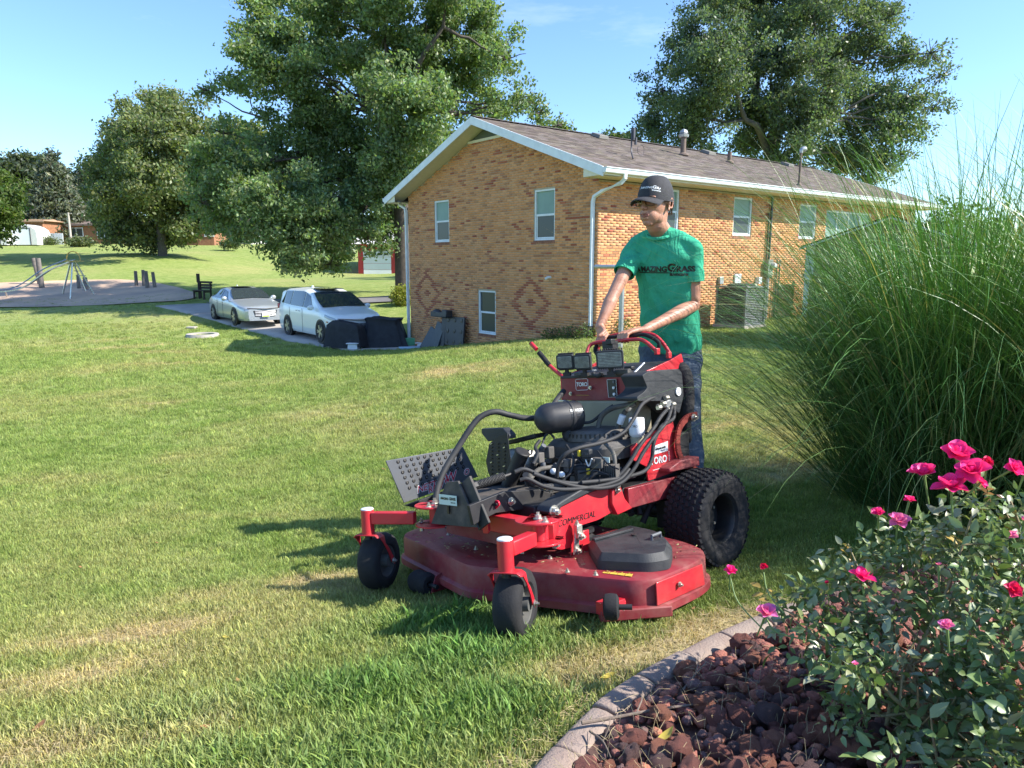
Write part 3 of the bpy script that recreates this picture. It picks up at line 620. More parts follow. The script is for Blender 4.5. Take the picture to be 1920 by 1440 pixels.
# ------------------------------------------------------------ far buildings
farbrick = mat('far_brick', (.30, .14, .075), rough=.9, var=.25, scale=4); tanroof = mat('tan_roof', (.40, .25, .15), rough=.9, var=.12, scale=2)
dkroof = mat('dark_roof', (.16, .12, .10), rough=.9, var=.15, scale=2); siding = mat('grey_siding', (.62, .60, .57), rough=.6, var=.06); steel = mat('shed_steel', (.66, .66, .62), rough=.5, var=.08, scale=2)
reds = mat('red_trim', (.50, .04, .04), rough=.5, var=.1); wht = mat('white_paint', (.75, .77, .78), rough=.5, var=.05, scale=1)
def far_house(name, u0, u1, vb, Y, h, depth, rm, wm, label, cat='building', rh=1.0, wins=(), doors=(), ov=.4):
    a, b = W(u0, vb, Y), W(u1, vb, Y); L_ = b.x-a.x; e = empty(name, (a.x, Y, a.z-.2), 0, label=label, cat=cat)
    mb = MB(); mb.box((L_/2, depth/2, h/2), (L_, depth, h)); mb.build('wall', wm, e, smooth=False)
    mb = MB(); mb.add([(-ov, -ov, h), (L_+ov, -ov, h), (L_+ov, depth+ov, h), (-ov, depth+ov, h), (-ov*.0+.5, depth/2, h+rh), (L_-.5, depth/2, h+rh)], [(0, 1, 5, 4), (2, 3, 4, 5), (1, 2, 5), (3, 0, 4), (3, 2, 1, 0)])
    mb.box((L_/2, -ov, h-.05), (L_+2*ov, .04, .2)); mb.build('roof', rm, e, smooth=False)
    for x, z, w_, hh in wins:
        f = MB()
        for q in ((x-w_/2, z, .07, hh+.12), (x+w_/2, z, .07, hh+.12), (x, z, .05, hh)): f.box((q[0], -.03, q[1]), (q[2], .06, q[3]))
        for zz in (z-hh/2, z+hh/2): f.box((x, -.035, zz), (w_+.1, .06, .08))
        wo = f.build('window', wht, e, smooth=False); g_ = MB(); g_.box((x, -.005, z), (w_, .03, hh)); g_.build('pane', glass, wo, smooth=False)
    for x, z, w_, hh, m_ in doors:
        f = MB(); f.box((x, -.03, z), (w_, .06, hh)); f.build('door', m_, e, smooth=False)
    return e, L_
e, L_ = far_house('brick_outbuilding', 8, 84, 459, 84, 2.9, 6, tanroof, farbrick, 'small orange brick outbuilding with flat tan roof beyond the lawn', rh=.35, wins=[(4.3, 1.5, .7, 1.3)])
e, L_ = far_house('long_brick_building', 118, 300, 459, 88, 2.6, 9, dkroof, farbrick, 'long low red brick building mostly hidden behind trees', rh=.9, wins=[(1.8, 1.7, 1.6, 1.0), (5.2, 1.6, 1.7, 1.2), (8.2, 1.4, 2.2, 1.0)], doors=[(10.3, 1.2, 1.0, 2.1, wht)])
e, L_ = far_house('brick_bungalow', 326, 402, 459, 80, 2.3, 8, dkroof, farbrick, 'brick bungalow with brown roof right of the bushy tree', rh=1.2, wins=[(2.1, 1.55, 1.0, .85), (4.0, 1.55, 1.0, .85)])
e, L_ = far_house('white_cottage', 415, 470, 460, 86, 2.5, 6, dkroof, siding, 'pale cottage showing through the big tree branches', rh=1.0, wins=[(1.6, 1.4, .9, .9)])
mb = MB()                            # arched steel garden shed
se = empty('steel_shed', W(12, 459, 78), R(4), label='white arched metal garden shed in front of the brick outbuilding', cat='shed')
pr = [(0, 0), (0, 1.25), (.12, 1.6), (.6, 1.95), (1.1, 2.12), (1.62, 2.2), (2.15, 2.12), (2.65, 1.95), (3.12, 1.6), (3.24, 1.25), (3.24, 0)]
mb.prism(pr, 2.6, fr=((0, 2.6, 0), (1, 0, 0), (0, 0, 1))); mb.build('wall', steel, se, smooth=False)
mb = MB(); mb.box((1.62, -.03, .85), (1.9, .05, 1.7)); mb.build('door', wht, se, smooth=False); mb = MB()
for x in (.65, 2.59): mb.box((x, -.05, .87), (.07, .05, 1.75))
mb.box((1.62, -.05, 1.73), (2.0, .05, .07)); mb.build('door_frame', MATS['dark_metal'], se, smooth=False)
s2 = se.copy(); sc.collection.objects.link(s2); s2.location = W(-46, 459, 77); s2['label'] = 'white metal garden shed cut by the left edge of the picture'
for c in list(se.children): d = c.copy(); sc.collection.objects.link(d); d.parent = s2
for (u0, u1, lb) in ((87, 103, 'grey white board fence by the brick outbuilding'), (102, 120, 'solid white vinyl fence panel beside the brick outbuilding')):
    a, b = W(u0, 459, 82), W(u1, 459, 82); f = empty('yard_fence', (a.x, 82, a.z-.1), 0, label=lb, cat='fence'); n = 6
    for k in range(n):
        mb = MB(); mb.box(((b.x-a.x)*(k+.5)/n, 0, .65), ((b.x-a.x)/n-.03, .05, 1.45)); mb.build('board', wht, f, smooth=False)
po = empty('utility_pole', W(134, 459, 76), 0, label='pale utility pole standing in front of the grey spruce', cat='pole'); mb = MB(); mb.tube([(0, 0, -.3), (0, 0, 3.3)], [.13, .10], n=10); mb.build('pole', mat('pole_wood', (.42, .38, .33), rough=.9, var=.2), po); mb = MB(); mb.box((.1, 0, 3.2), (.5, .08, .08)); mb.build('crossarm', MATS['pole_wood'], po)
# garage with white doors and red trim behind the big tree
ga, gb = W(672, 516, 60), W(790, 514, 60); ge = empty('red_trimmed_garage', (ga.x, 60, ga.z-.1), 0, label='low garage with white doors and red trim behind the big trunk', cat='garage'); L_ = gb.x-ga.x
mb = MB(); mb.box((L_/2, 3.1, 1.35), (L_, 6, 2.7)); mb.build('wall', reds, ge, smooth=False)
mb = MB(); mb.add([(-.4, -.4, 2.65), (L_+.4, -.4, 2.65), (L_+.4, 6.6, 2.65), (-.4, 6.6, 2.65), (0, 3, 3.9), (L_, 3, 3.9)], [(0, 1, 5, 4), (2, 3, 4, 5), (1, 2, 5), (3, 0, 4), (3, 2, 1, 0)]); mb.build('roof', siding, ge, smooth=False)
for k in range(2):
    d = MB(); x = .45+k*2.65
    for r_ in range(4): d.box((x+1.15, .06-.0, .3+r_*.52), (2.3, .05, .5))
    do = d.build('garage_door', wht, ge, smooth=False); g_ = MB()
    for q in range(4): g_.box((x+.4+q*.5, .03, 1.85), (.36, .03, .22))
    g_.build('door_window', glass, do, smooth=False)
# ------------------------------------------------------------ trees
leafm = {}
def leafmat(name, col, trans=.35, var=.5, rough=.45):
    m = mat(name, col, rough=rough, attr='tint', var=.12, scale=.6, trans=trans+.08, spec=.35); leafm[name] = m; return m
barkm = mat('bark', (.11, .09, .07), rough=.95, col2=(.055, .045, .038), scale=5, bump=.8, bscale=12); bark2 = mat('bark_grey', (.10, .09, .08), rough=.95, var=.3, scale=6, bump=.6, bscale=10)
def leaf_cloud(centers, rads, n, size, base, spread=.55, droop=.25, seed=1, shell=.6, clump=7, csz=.20, aspect=.55, fine=None):
    """leaves gathered in twig clumps inside ellipsoid lobes -> vertices, quads, colours"""
    r = np.random.default_rng(seed); centers = np.asarray(centers, float); rads = np.asarray(rads, float)
    if rads.ndim == 1: rads = np.repeat(rads[:, None], 3, 1)
    wts = rads.prod(1)**(.72); wts /= wts.sum(); nc = max(1, n//clump); ci = r.choice(len(centers), nc, p=wts)
    d = r.normal(size=(nc, 3)); d /= np.linalg.norm(d, axis=1)[:, None]; rad = r.uniform(0, 1, nc)**(1/3)*(1-shell)+shell*r.uniform(.72, 1.04, nc)
    cc = centers[ci]+d*rads[ci]*rad[:, None]; cc[:, 2] -= np.hypot(d[:, 0], d[:, 1])*rad*rads[ci][:, 2]*droop
    ctone = r.normal(1, .17, nc); P = np.repeat(cc, clump, 0); m = len(P); tone = np.repeat(ctone, clump)*r.normal(1, .15, m)
    P = P+r.normal(size=(m, 3))*csz*np.array([1, 1, .7])
    ax = r.normal(size=(m, 3))*.7+np.repeat(r.normal(size=(nc, 3)), clump, 0)*.4; ax[:, 2] -= .45; ax /= np.linalg.norm(ax, axis=1)[:, None]
    nr = r.normal(size=(m, 3)); nr[:, 2] += .5; sd = np.cross(ax, nr); sd /= np.linalg.norm(sd, axis=1)[:, None]; s = size*r.uniform(.6, 1.35, m)[:, None]
    up = np.cross(sd, ax)
    V = np.stack([P-ax*s*.5, P+sd*s*aspect*.5+up*s*.1, P+ax*s*.5, P-sd*s*aspect*.5+up*s*.1], 1).reshape(-1, 3)
    col = np.clip(np.array(base)[None]*tone[:, None]*np.stack([r.normal(1, .10, m), np.ones(m), r.normal(1, .18, m)], 1), .004, 1)
    return V, np.arange(4*m).reshape(-1, 4), col
def limb(mb, p0, p1, r0, r1, seed, kink=.12, n=7):
    r = random.Random(seed); p0, p1 = Vector(p0), Vector(p1); L = (p1-p0).length; pts = []
    for i in range(n+1):
        t = i/n; q = p0.lerp(p1, t); k = math.sin(t*math.pi)*L*kink; q += Vector((r.uniform(-1, 1), r.uniform(-1, 1), r.uniform(-.3, .9)))*k*.6; pts.append(q)
    mb.tube(spline(pts, 2), [r0+(r1-r0)*i/(2*n) for i in range(2*n+1)], n=8, cap=False); return pts
def tree(name, base, trunk_r, fork_h, blobs, dist, label, n, size, col, m, bm_, seed=1, depth=.7, csz=.2, lean=(0, 0), droop=.25, squash=(1, 1, 1), clump=7, group=None, extra=(), tw=140):
    """blobs in photo pixels (u, v, radius), placed with real depth round the trunk's distance"""
    r = random.Random(seed); e = empty(name, base, 0, label=label, cat='tree', group=group); b = Vector(base); C, Rr = [], []
    for q in blobs:
        u, v, rp = q[:3]; rm = rp*dist/FPX; dy = (r.random()*2-1)*depth*rm*2.2 if len(q) < 4 else q[3]; p = W(u, v, dist+dy); C.append(p-b); Rr.append((rm*squash[0], rm*squash[1]*1.15, rm*squash[2]*.9))
    SC, SR = [], []
    for c, rr_ in zip(C, Rr):        # each lobe breaks up into flat sprays with gaps between them
        kk = 32 if rr_[0] > 1.2 else 16
        for _ in range(kk):
            d = Vector((r.gauss(0, 1), r.gauss(0, 1), r.gauss(0, 1))).normalized()*r.uniform(.20, 1.30); f = r.uniform(.12, .30)
            SC.append((c.x+d.x*rr_[0], c.y+d.y*rr_[1], c.z+d.z*rr_[2])); SR.append((rr_[0]*f*1.15, rr_[1]*f*1.15, rr_[2]*f*.85))
    V, F, cl = leaf_cloud(SC, SR, n, size, col, seed=seed, csz=csz, droop=droop, clump=clump, shell=.12)
    o = link('crown', npmesh('crown', V, F, m, col=cl), e); o['kind'] = 'stuff'
    mb = MB(); top = Vector((lean[0], lean[1], fork_h)); mb.tube(spline([(0, 0, -.5), (0, 0, 0.05), (lean[0]*.4, lean[1]*.4, fork_h*.5), top], 4), [trunk_r*1.7, trunk_r*1.3, trunk_r*1.15, trunk_r*1.08, trunk_r, trunk_r, trunk_r*.97, trunk_r*.95, trunk_r*.92, trunk_r*.92, trunk_r*.9, trunk_r*.88, trunk_r*.85][:13], n=16)
    mb.build('trunk', bm_, e, angle=80); lb = MB(); order = sorted(range(len(C)), key=lambda i: -Rr[i][0]); mains = []
    cx = sum((c for c in C), Vector())/len(C)
    for k, i in enumerate(order[:7]):
        st = top+Vector((0, 0, r.uniform(-.25, .1)*fork_h)); mains.append(limb(lb, st, C[i]*.92+top*.08, trunk_r*.62, trunk_r*.12, seed*31+i))
    for i in order[7:]:
        best = min(((q-C[i]).length+abs((q-top).length)*.25, q) for ml in mains for q in ml[1:-1])[1]; limb(lb, best, C[i], trunk_r*.22, trunk_r*.04, seed*37+i)
    for _ in range(tw):
        i = r.randrange(len(C)); c = C[i]; d = Vector((r.gauss(0, 1), r.gauss(0, 1), r.gauss(0, .8))).normalized(); limb(lb, c, c+Vector((d.x*Rr[i][0], d.y*Rr[i][1], d.z*Rr[i][2]))*.95, trunk_r*.07, .012, seed*91+_, n=3)
    lb.build('branches', bm_, e, angle=80); return e
lg = leafmat('leaf_oak', (.06, .10, .03)); lg2 = leafmat('leaf_dark', (.05, .08, .03)); lg3 = leafmat('leaf_light', (.1, .14, .04)); lsp = leafmat('needles', (.08, .09, .07), trans=.15)
big = [(500, 50, 52), (600, 30, 75), (720, 20, 88), (830, 30, 80), (905, 65, 50), (945, 112, 42), (480, 118, 44), (432, 158, 34), (388, 172, 20), (560, 120, 72), (680, 120, 85), (800, 130, 85), (890, 165, 62), (975, 185, 36), (1015, 212, 26), (935, 215, 40),
       (570, 215, 60), (640, 235, 78), (755, 245, 65), (600, 300, 80), (500, 295, 58), (432, 300, 56), (390, 345, 40), (700, 330, 70), (660, 395, 78), (560, 400, 78), (470, 385, 66), (405, 395, 40), (590, 460, 46), (640, 478, 34), (505, 450, 40), (545, 490, 24), (730, 425, 36), (690, 300, 60), (1045, 235, 12), (520, -20, 60), (700, -60, 90), (840, -50, 80), (620, 495, 18), (575, 500, 16), (740, 300, 48, -3.2), (770, 250, 46, -4), (722, 375, 42, -2.6), (758, 335, 30, -3.5), (795, 190, 56, -4), (735, 190, 56, -4), (640, 430, 50, -3), (560, 440, 44, -4), (500, 400, 46, -4.5), (430, 350, 46, -3), (370, 300, 24, -2), (380, 380, 30, -3), (450, 440, 26, -3), (420, 250, 26, -1), (365, 335, 20, -2), (690, 445, 28, -2)]
tree('oak_tree', GP(757, 556), .42, 5.2, big, 37, 'tall spreading green tree beside the brick house with drooping lower branches', 250000, .19, (.185, .255, .115), lg, barkm, seed=3, csz=.21, clump=9, depth=.75, tw=420)
rt = [(1330, 30, 60), (1420, 20, 75), (1520, 10, 75), (1620, 25, 55), (1672, 28, 26), (1275, 100, 40), (1350, 115, 70), (1450, 105, 75), (1560, 105, 62), (1635, 85, 40), (1245, 170, 40), (1320, 195, 62), (1430, 195, 72), (1530, 195, 72), (1620, 185, 52), (1700, 115, 38), (1745, 100, 28), (1768, 140, 22), (1690, 195, 42), (1750, 205, 26), (1225, 235, 38), (1300, 255, 42),
      (1400, 265, 42), (1500, 265, 52), (1600, 262, 52), (1680, 245, 38), (1722, 238, 24), (1585, 300, 40), (1650, 300, 34), (1200, 262, 26), (1540, 320, 30), (1400, -40, 80), (1560, -50, 70), (1690, 290, 24), (1620, 330, 30)]
rb = W(1440, 470, 47); tree('maple_tree', (rb.x, rb.y, T1(rb.x, rb.y)), .45, 6.5, rt, 47, 'large dark green tree rising behind the house roof', 150000, .21, (.125, .170, .105), lg2, bark2, seed=5, csz=.26, clump=9, depth=.8, tw=380)
t2 = [(300, 205, 40), (250, 235, 44), (345, 235, 46), (222, 290, 50), (298, 290, 68), (372, 285, 50), (205, 350, 44), (260, 360, 55), (330, 370, 62), (388, 350, 42), (240, 420, 38), (300, 432, 36), (350, 425, 34), (190, 395, 30), (215, 440, 22), (290, 462, 20), (330, 200, 24), (280, 185, 22), (400, 400, 34)]
tree('elm_tree', GP(305, 478), .35, 4.0, t2, 59, 'rounded olive green tree casting shade on the far bank', 90000, .28, (.18, .215, .10), lg3, bark2, seed=8, csz=.35, clump=9, depth=.8)
tree('willow_tree', W(430, 458, 95), .4, 5, [(445, 250, 30), (420, 290, 36), (470, 285, 34), (445, 330, 42), (400, 330, 34), (500, 330, 36), (380, 420, 30), (430, 400, 40), (480, 410, 40)], 96, 'pale yellow green tree peeking out behind the big tree', 22000, .6, (.155, .185, .06), lg3, bark2, seed=9, csz=.6, clump=8, tw=20)
def conifer(base, h, r0, label, seed, col, n, size, group=None):
    e = empty('spruce_tree', base, 0, label=label, cat='tree', group=group); C, Rr = [], []; rr = random.Random(seed)
    for k in range(46):
        t = (k+.5)/46; z = h*(.08+.9*t); rad = r0*(1-t)**.8+.15; a = k*2.4
        for j in range(3): aa = a+j*2.1; C.append((math.cos(aa)*rad*.62, math.sin(aa)*rad*.62, z-.12*rad)); Rr.append((rad*.42+.1, rad*.42+.1, .28+h*.012))
    V, F, cl = leaf_cloud(C, Rr, n, size, col, seed=seed, csz=size*.7, clump=6, droop=.5, aspect=.4); o = link('crown', npmesh('crown', V, F, lsp, col=cl), e); o['kind'] = 'stuff'
    mb = MB(); mb.tube([(0, 0, -.3), (0, 0, h*.5), (0, 0, h*.97)], [.25, .15, .03], n=8); mb.build('trunk', bark2, e)
conifer(W(112, 459, 90), 11.5, 4.2, 'tall grey green spruce behind the white fence', 4, (.12, .140, .09), 17000, .55)
conifer(W(178, 459, 100), 10.5, 3.6, 'greyish spruce half hidden behind the olive green tree', 14, (.12, .14, .085), 11000, .55)
tree('ash_tree', W(38, 458, 96), .4, 4, [(40, 330, 36), (60, 360, 36), (20, 365, 34), (45, 400, 34), (75, 400, 26), (35, 305, 18), (65, 318, 16)], 98, 'dark round tree left of the grey spruce', 16000, .55, (.075, .10, .055), lg2, bark2, seed=10, csz=.5, clump=8, tw=20)
tree('pine_tree', W(90, 458, 112), .4, 4, [(0, 340, 40), (60, 330, 40), (120, 345, 46), (170, 340, 44), (90, 380, 50), (150, 390, 44), (10, 400, 46), (190, 400, 40)], 112, 'dark evergreen mass behind the grey spruce at far left', 26000, .6, (.05, .075, .04), lg2, bark2, seed=23, csz=.6, clump=8, tw=10)
tree('maple_tree', W(-20, 462, 60), .3, 3, [(5, 340, 26), (-25, 330, 40), (10, 380, 26), (-20, 380, 40), (15, 405, 18), (-10, 430, 26), (-40, 400, 40)], 60, 'bright green tree cut off by the left edge of the picture', 14000, .34, (.10, .15, .04), lg3, bark2, seed=12, csz=.3, clump=8, tw=30)
tree('maple_tree', W(1160, 460, 62), .3, 3, [(1150, 262, 14), (1140, 278, 20), (1170, 270, 20), (1130, 300, 24)], 62, 'small tree top peeping over the roof ridge left of the dark tree', 5000, .36, (.075, .11, .045), lg, bark2, seed=13, csz=.3, clump=8, tw=10)
tree('maple_tree', W(1030, 460, 66), .3, 3, [(1050, 238, 12), (1020, 250, 18), (1040, 270, 25), (980, 280, 25)], 66, 'yellow green tree top behind the roof peak of the brick house', 5000, .38, (.12, .16, .05), lg3, bark2, seed=15, csz=.3, clump=8, tw=10)
# far wood that closes the horizon
r = np.random.default_rng(4); C, Rr = [], []
for k in range(190):
    x = -150+300*k/189+r.uniform(-2, 2); y = 118+r.uniform(0, 26); h = r.uniform(5, 9); rad = r.uniform(2.4, 4)
    if x < -30 or True:
        C += [(x, y, 3.2+h*.35), (x+r.uniform(-1, 1), y, 3.2+h*.75)]; Rr += [(rad, rad, h*.4), (rad*.7, rad*.7, h*.33)]
V, F, cl = leaf_cloud(C, Rr, 70000, .8, (.085, .115, .055), seed=21, csz=.6, clump=8); setp(link('distant_wood', npmesh('distant_wood', V, F, lg2, col=cl)), kind='stuff')
# shrubs at the house and under the trees
def shrub(name, p, r_, h, n, size, col, label, seed, m=None, group=None):
    e = empty(name, p, 0, label=label, cat='shrub', group=group); V, F, cl = leaf_cloud([(0, 0, h*.45), (r_*.4, 0, h*.55), (-r_*.4, .1, h*.5)], [(r_, r_, h*.5), (r_*.6, r_*.6, h*.5), (r_*.6, r_*.6, h*.45)], n, size, col, seed=seed, csz=size, clump=5)
    o = link('leaves', npmesh('leaves', V, F, m or lg3, col=cl), e); o['kind'] = 'stuff'; mb = MB()
    rr = random.Random(seed)
    for k in range(7): mb.tube([(0, 0, -.05), (rr.uniform(-.4, .4)*r_, rr.uniform(-.4, .4)*r_, h*.5), (rr.uniform(-.8, .8)*r_, rr.uniform(-.8, .8)*r_, h*.85)], [.02*h, .012*h, .005], n=5)
    mb.build('stems', bark2, e); return e
shrub('forsythia_shrub', GP(757, 572), .55, 1.0, 3500, .10, (.26, .27, .05), 'yellowish shrub growing at the left corner of the house', 31)
for i, (dx, dy, hh) in enumerate(((-.35, .1, .30), (-.35, .7, .26), (-.3, 1.3, .2))):
    p = HP+HDG*dy-HDS*.25; lbs = ('leafy green weed at the foot of the corner downspout', 'low weed against the brick wall left of the downspout', 'small weed tuft by the gable wall further from the downspout')
    shrub('weed', (p.x, p.y, T1(p.x, p.y)), .22, hh+.1, 380, .055, (.11, .16, .05), lbs[i], 40+i)
shrub('weed', (HP.x+.9*HDS.x, HP.y+.9*HDS.y-.25, T1(HP.x+.7, HP.y+.3)), .22, .5, 380, .05, (.13, .18, .05), 'weed at the sunny side of the house corner behind the handrail', 47)
for (u, v, Y, lb, s_) in ((92, 459, 80, 'low green shrub beside the white steel shed', 51), (140, 459, 76, 'pale shrub at the foot of the utility pole', 52), (158, 460, 77, 'low shrub bed right of the utility pole', 53), (432, 463, 72, 'grey leafless shrub below the big tree branches', 54)):
    shrub('garden_shrub', W(u, v, Y), .9, .8, 900, .22, (.12, .15, .07), lb, s_)
# ------------------------------------------------------------ playground
slm = mat('slide_steel', (.55, .56, .56), rough=.25, metal=.8, var=.1); ylp = mat('yellow_paint', (.45, .32, .08), rough=.6, var=.25); wp = mat('grey_post', (.16, .14, .125), rough=.9, var=.3, scale=4)
D = 40.3; S0 = W(135, 560, D); sl_e = empty('playground_slide', S0, 0, label='old metal playground slide with a yellow top hoop on the woodchips', cat='slide'); q = lambda u, v, Y=D: W(u, v, Y)-S0
bed = spline([q(133, 490), q(90, 508, D-.4), q(45, 538, D-.9), q(15, 546, D-1.2), q(-15, 547, D-1.4)], 6); mb = MB()
for a, b in zip(bed[:-1], bed[1:]): mb.beam(a, b+(b-a)*.02, .5, .05)
for s_ in (-.26, .26):
    mb.tube([p+Vector((s_*.3, s_, .10)) for p in bed], .035, n=6)
mb.build('chute', slm, sl_e); lg_ = MB()
for a, b in (((136, 488), (132, 560)), ((141, 490), (176, 552)), ((133, 488), (118, 551)), ((10, 546), (14, 560)), ((138, 495), (160, 545))): lg_.cyl(q(*a), q(*b, D+(.4 if a[0] != 136 else -.3)), .045, n=8)
lg_.build('leg', slm, sl_e); hp_ = MB(); c = q(138, 489); hp_.tube([c+Vector((.38*math.cos(t), 0, .1+.42*math.sin(t))) for t in np.linspace(-.3, 3.5, 16)], .03, n=6); hp_.box(c+Vector((0, 0, -.02)), (.8, .6, .06)); hp_.build('top_hoop', ylp, sl_e)
lad = MB()
for k in range(7): t = k/6.5; a = q(139, 490).lerp(q(164, 548, D+.5), t); lad.cyl(a+Vector((-.25, 0, 0)), a+Vector((.25, .1, 0)), .02, n=6)
lad.build('rungs', slm, sl_e)
pl = [(62, 484, 76, 534, .13, 'wooden playground post behind the slide, leftmost of all'), (71, 484, 79, 541, .15, 'thick leaning wooden post just right of the leftmost post'), (146, 515, 148, 542, .10, 'short grey post seen between the slide legs'), (159, 520, 162, 545, .13, 'thick short post behind the slide ladder'),
      (254, 508, 256, 537, .10, 'first of four grey posts right of the slide'), (268, 506, 270, 537, .10, 'second of four grey posts right of the slide, the tallest'), (273, 508, 277, 541, .11, 'third of four grey posts right of the slide'), (286, 510, 291, 540, .10, 'fourth and rightmost of the grey posts')]
for u0, v0, u1, v1, r_, lb in pl:
    g_ = GP(u1, v1); t_ = W(u0, v0, g_.y)-g_; mb = MB(); mb.tube([(0, 0, -.2), t_*.6, t_], [r_*1.1, r_, r_*.95], n=10); o = mb.build('playground_post', wp, None, loc=g_); setp(o, lb, 'post', 'wooden posts on the playground')
g_ = GP(378, 561); be = empty('park_bench', g_, R(-35), label='dark wooden bench at the corner of the playground', cat='bench')
for k in range(3):
    mb = MB(); mb.box((0, -.12+k*.14, .45), (1.1, .12, .04)); mb.build('seat_board', wp if k < 0 else mat('bench_wood', (.045, .035, .028), rough=.8, var=.3) if 'bench_wood' not in MATS else MATS['bench_wood'], be)
for k in range(3):
    mb = MB(); mb.box((0, .27+k*.02, .58+k*.14), (1.1, .035, .11)); mb.build('back_board', MATS['bench_wood'], be)
for s_ in (-.45, .45):
    for c_, d_ in (((s_, -.12, .22), (.07, .07, .45)), ((s_, .26, .42), (.07, .07, .85))): mb = MB(); mb.box(c_, d_); mb.build('leg', MATS['bench_wood'], be)
    mb = MB(); mb.box((s_, .05, .38), (.06, .4, .07)); mb.build('stretcher', MATS['bench_wood'], be)
p_ = GP(374, 560); t_ = W(371, 517, p_.y)-p_; mb = MB(); mb.tube([(0, 0, -.2), t_*.5, t_], [.05, .05, .05], n=8); mb.box(t_*.9, (.16, .06, .45)); setp(mb.build('hydrant_post', MATS['bench_wood'], None, loc=p_), 'thin dark post standing beside the bench', 'post')
# concrete ring in the lawn
g_ = GP(380, 631); mb = MB(); mb.lathe([(.42, .0), (.42, .10), (.56, .11), (.60, .0)], (0, 0, 0), n=22); rg = mb.build('concrete_ring', conc, None, loc=g_); setp(rg, 'low round concrete ring sunk in the lawn left of the driveway', 'concrete ring')
mb = MB(); mb.box((0, 0, .04), (.35, .3, .08)); setp(mb.build('paver_block', conc, None, loc=GP(360, 616), bevel=.02), 'pale flat stone lying in the grass above the concrete ring', 'stone')
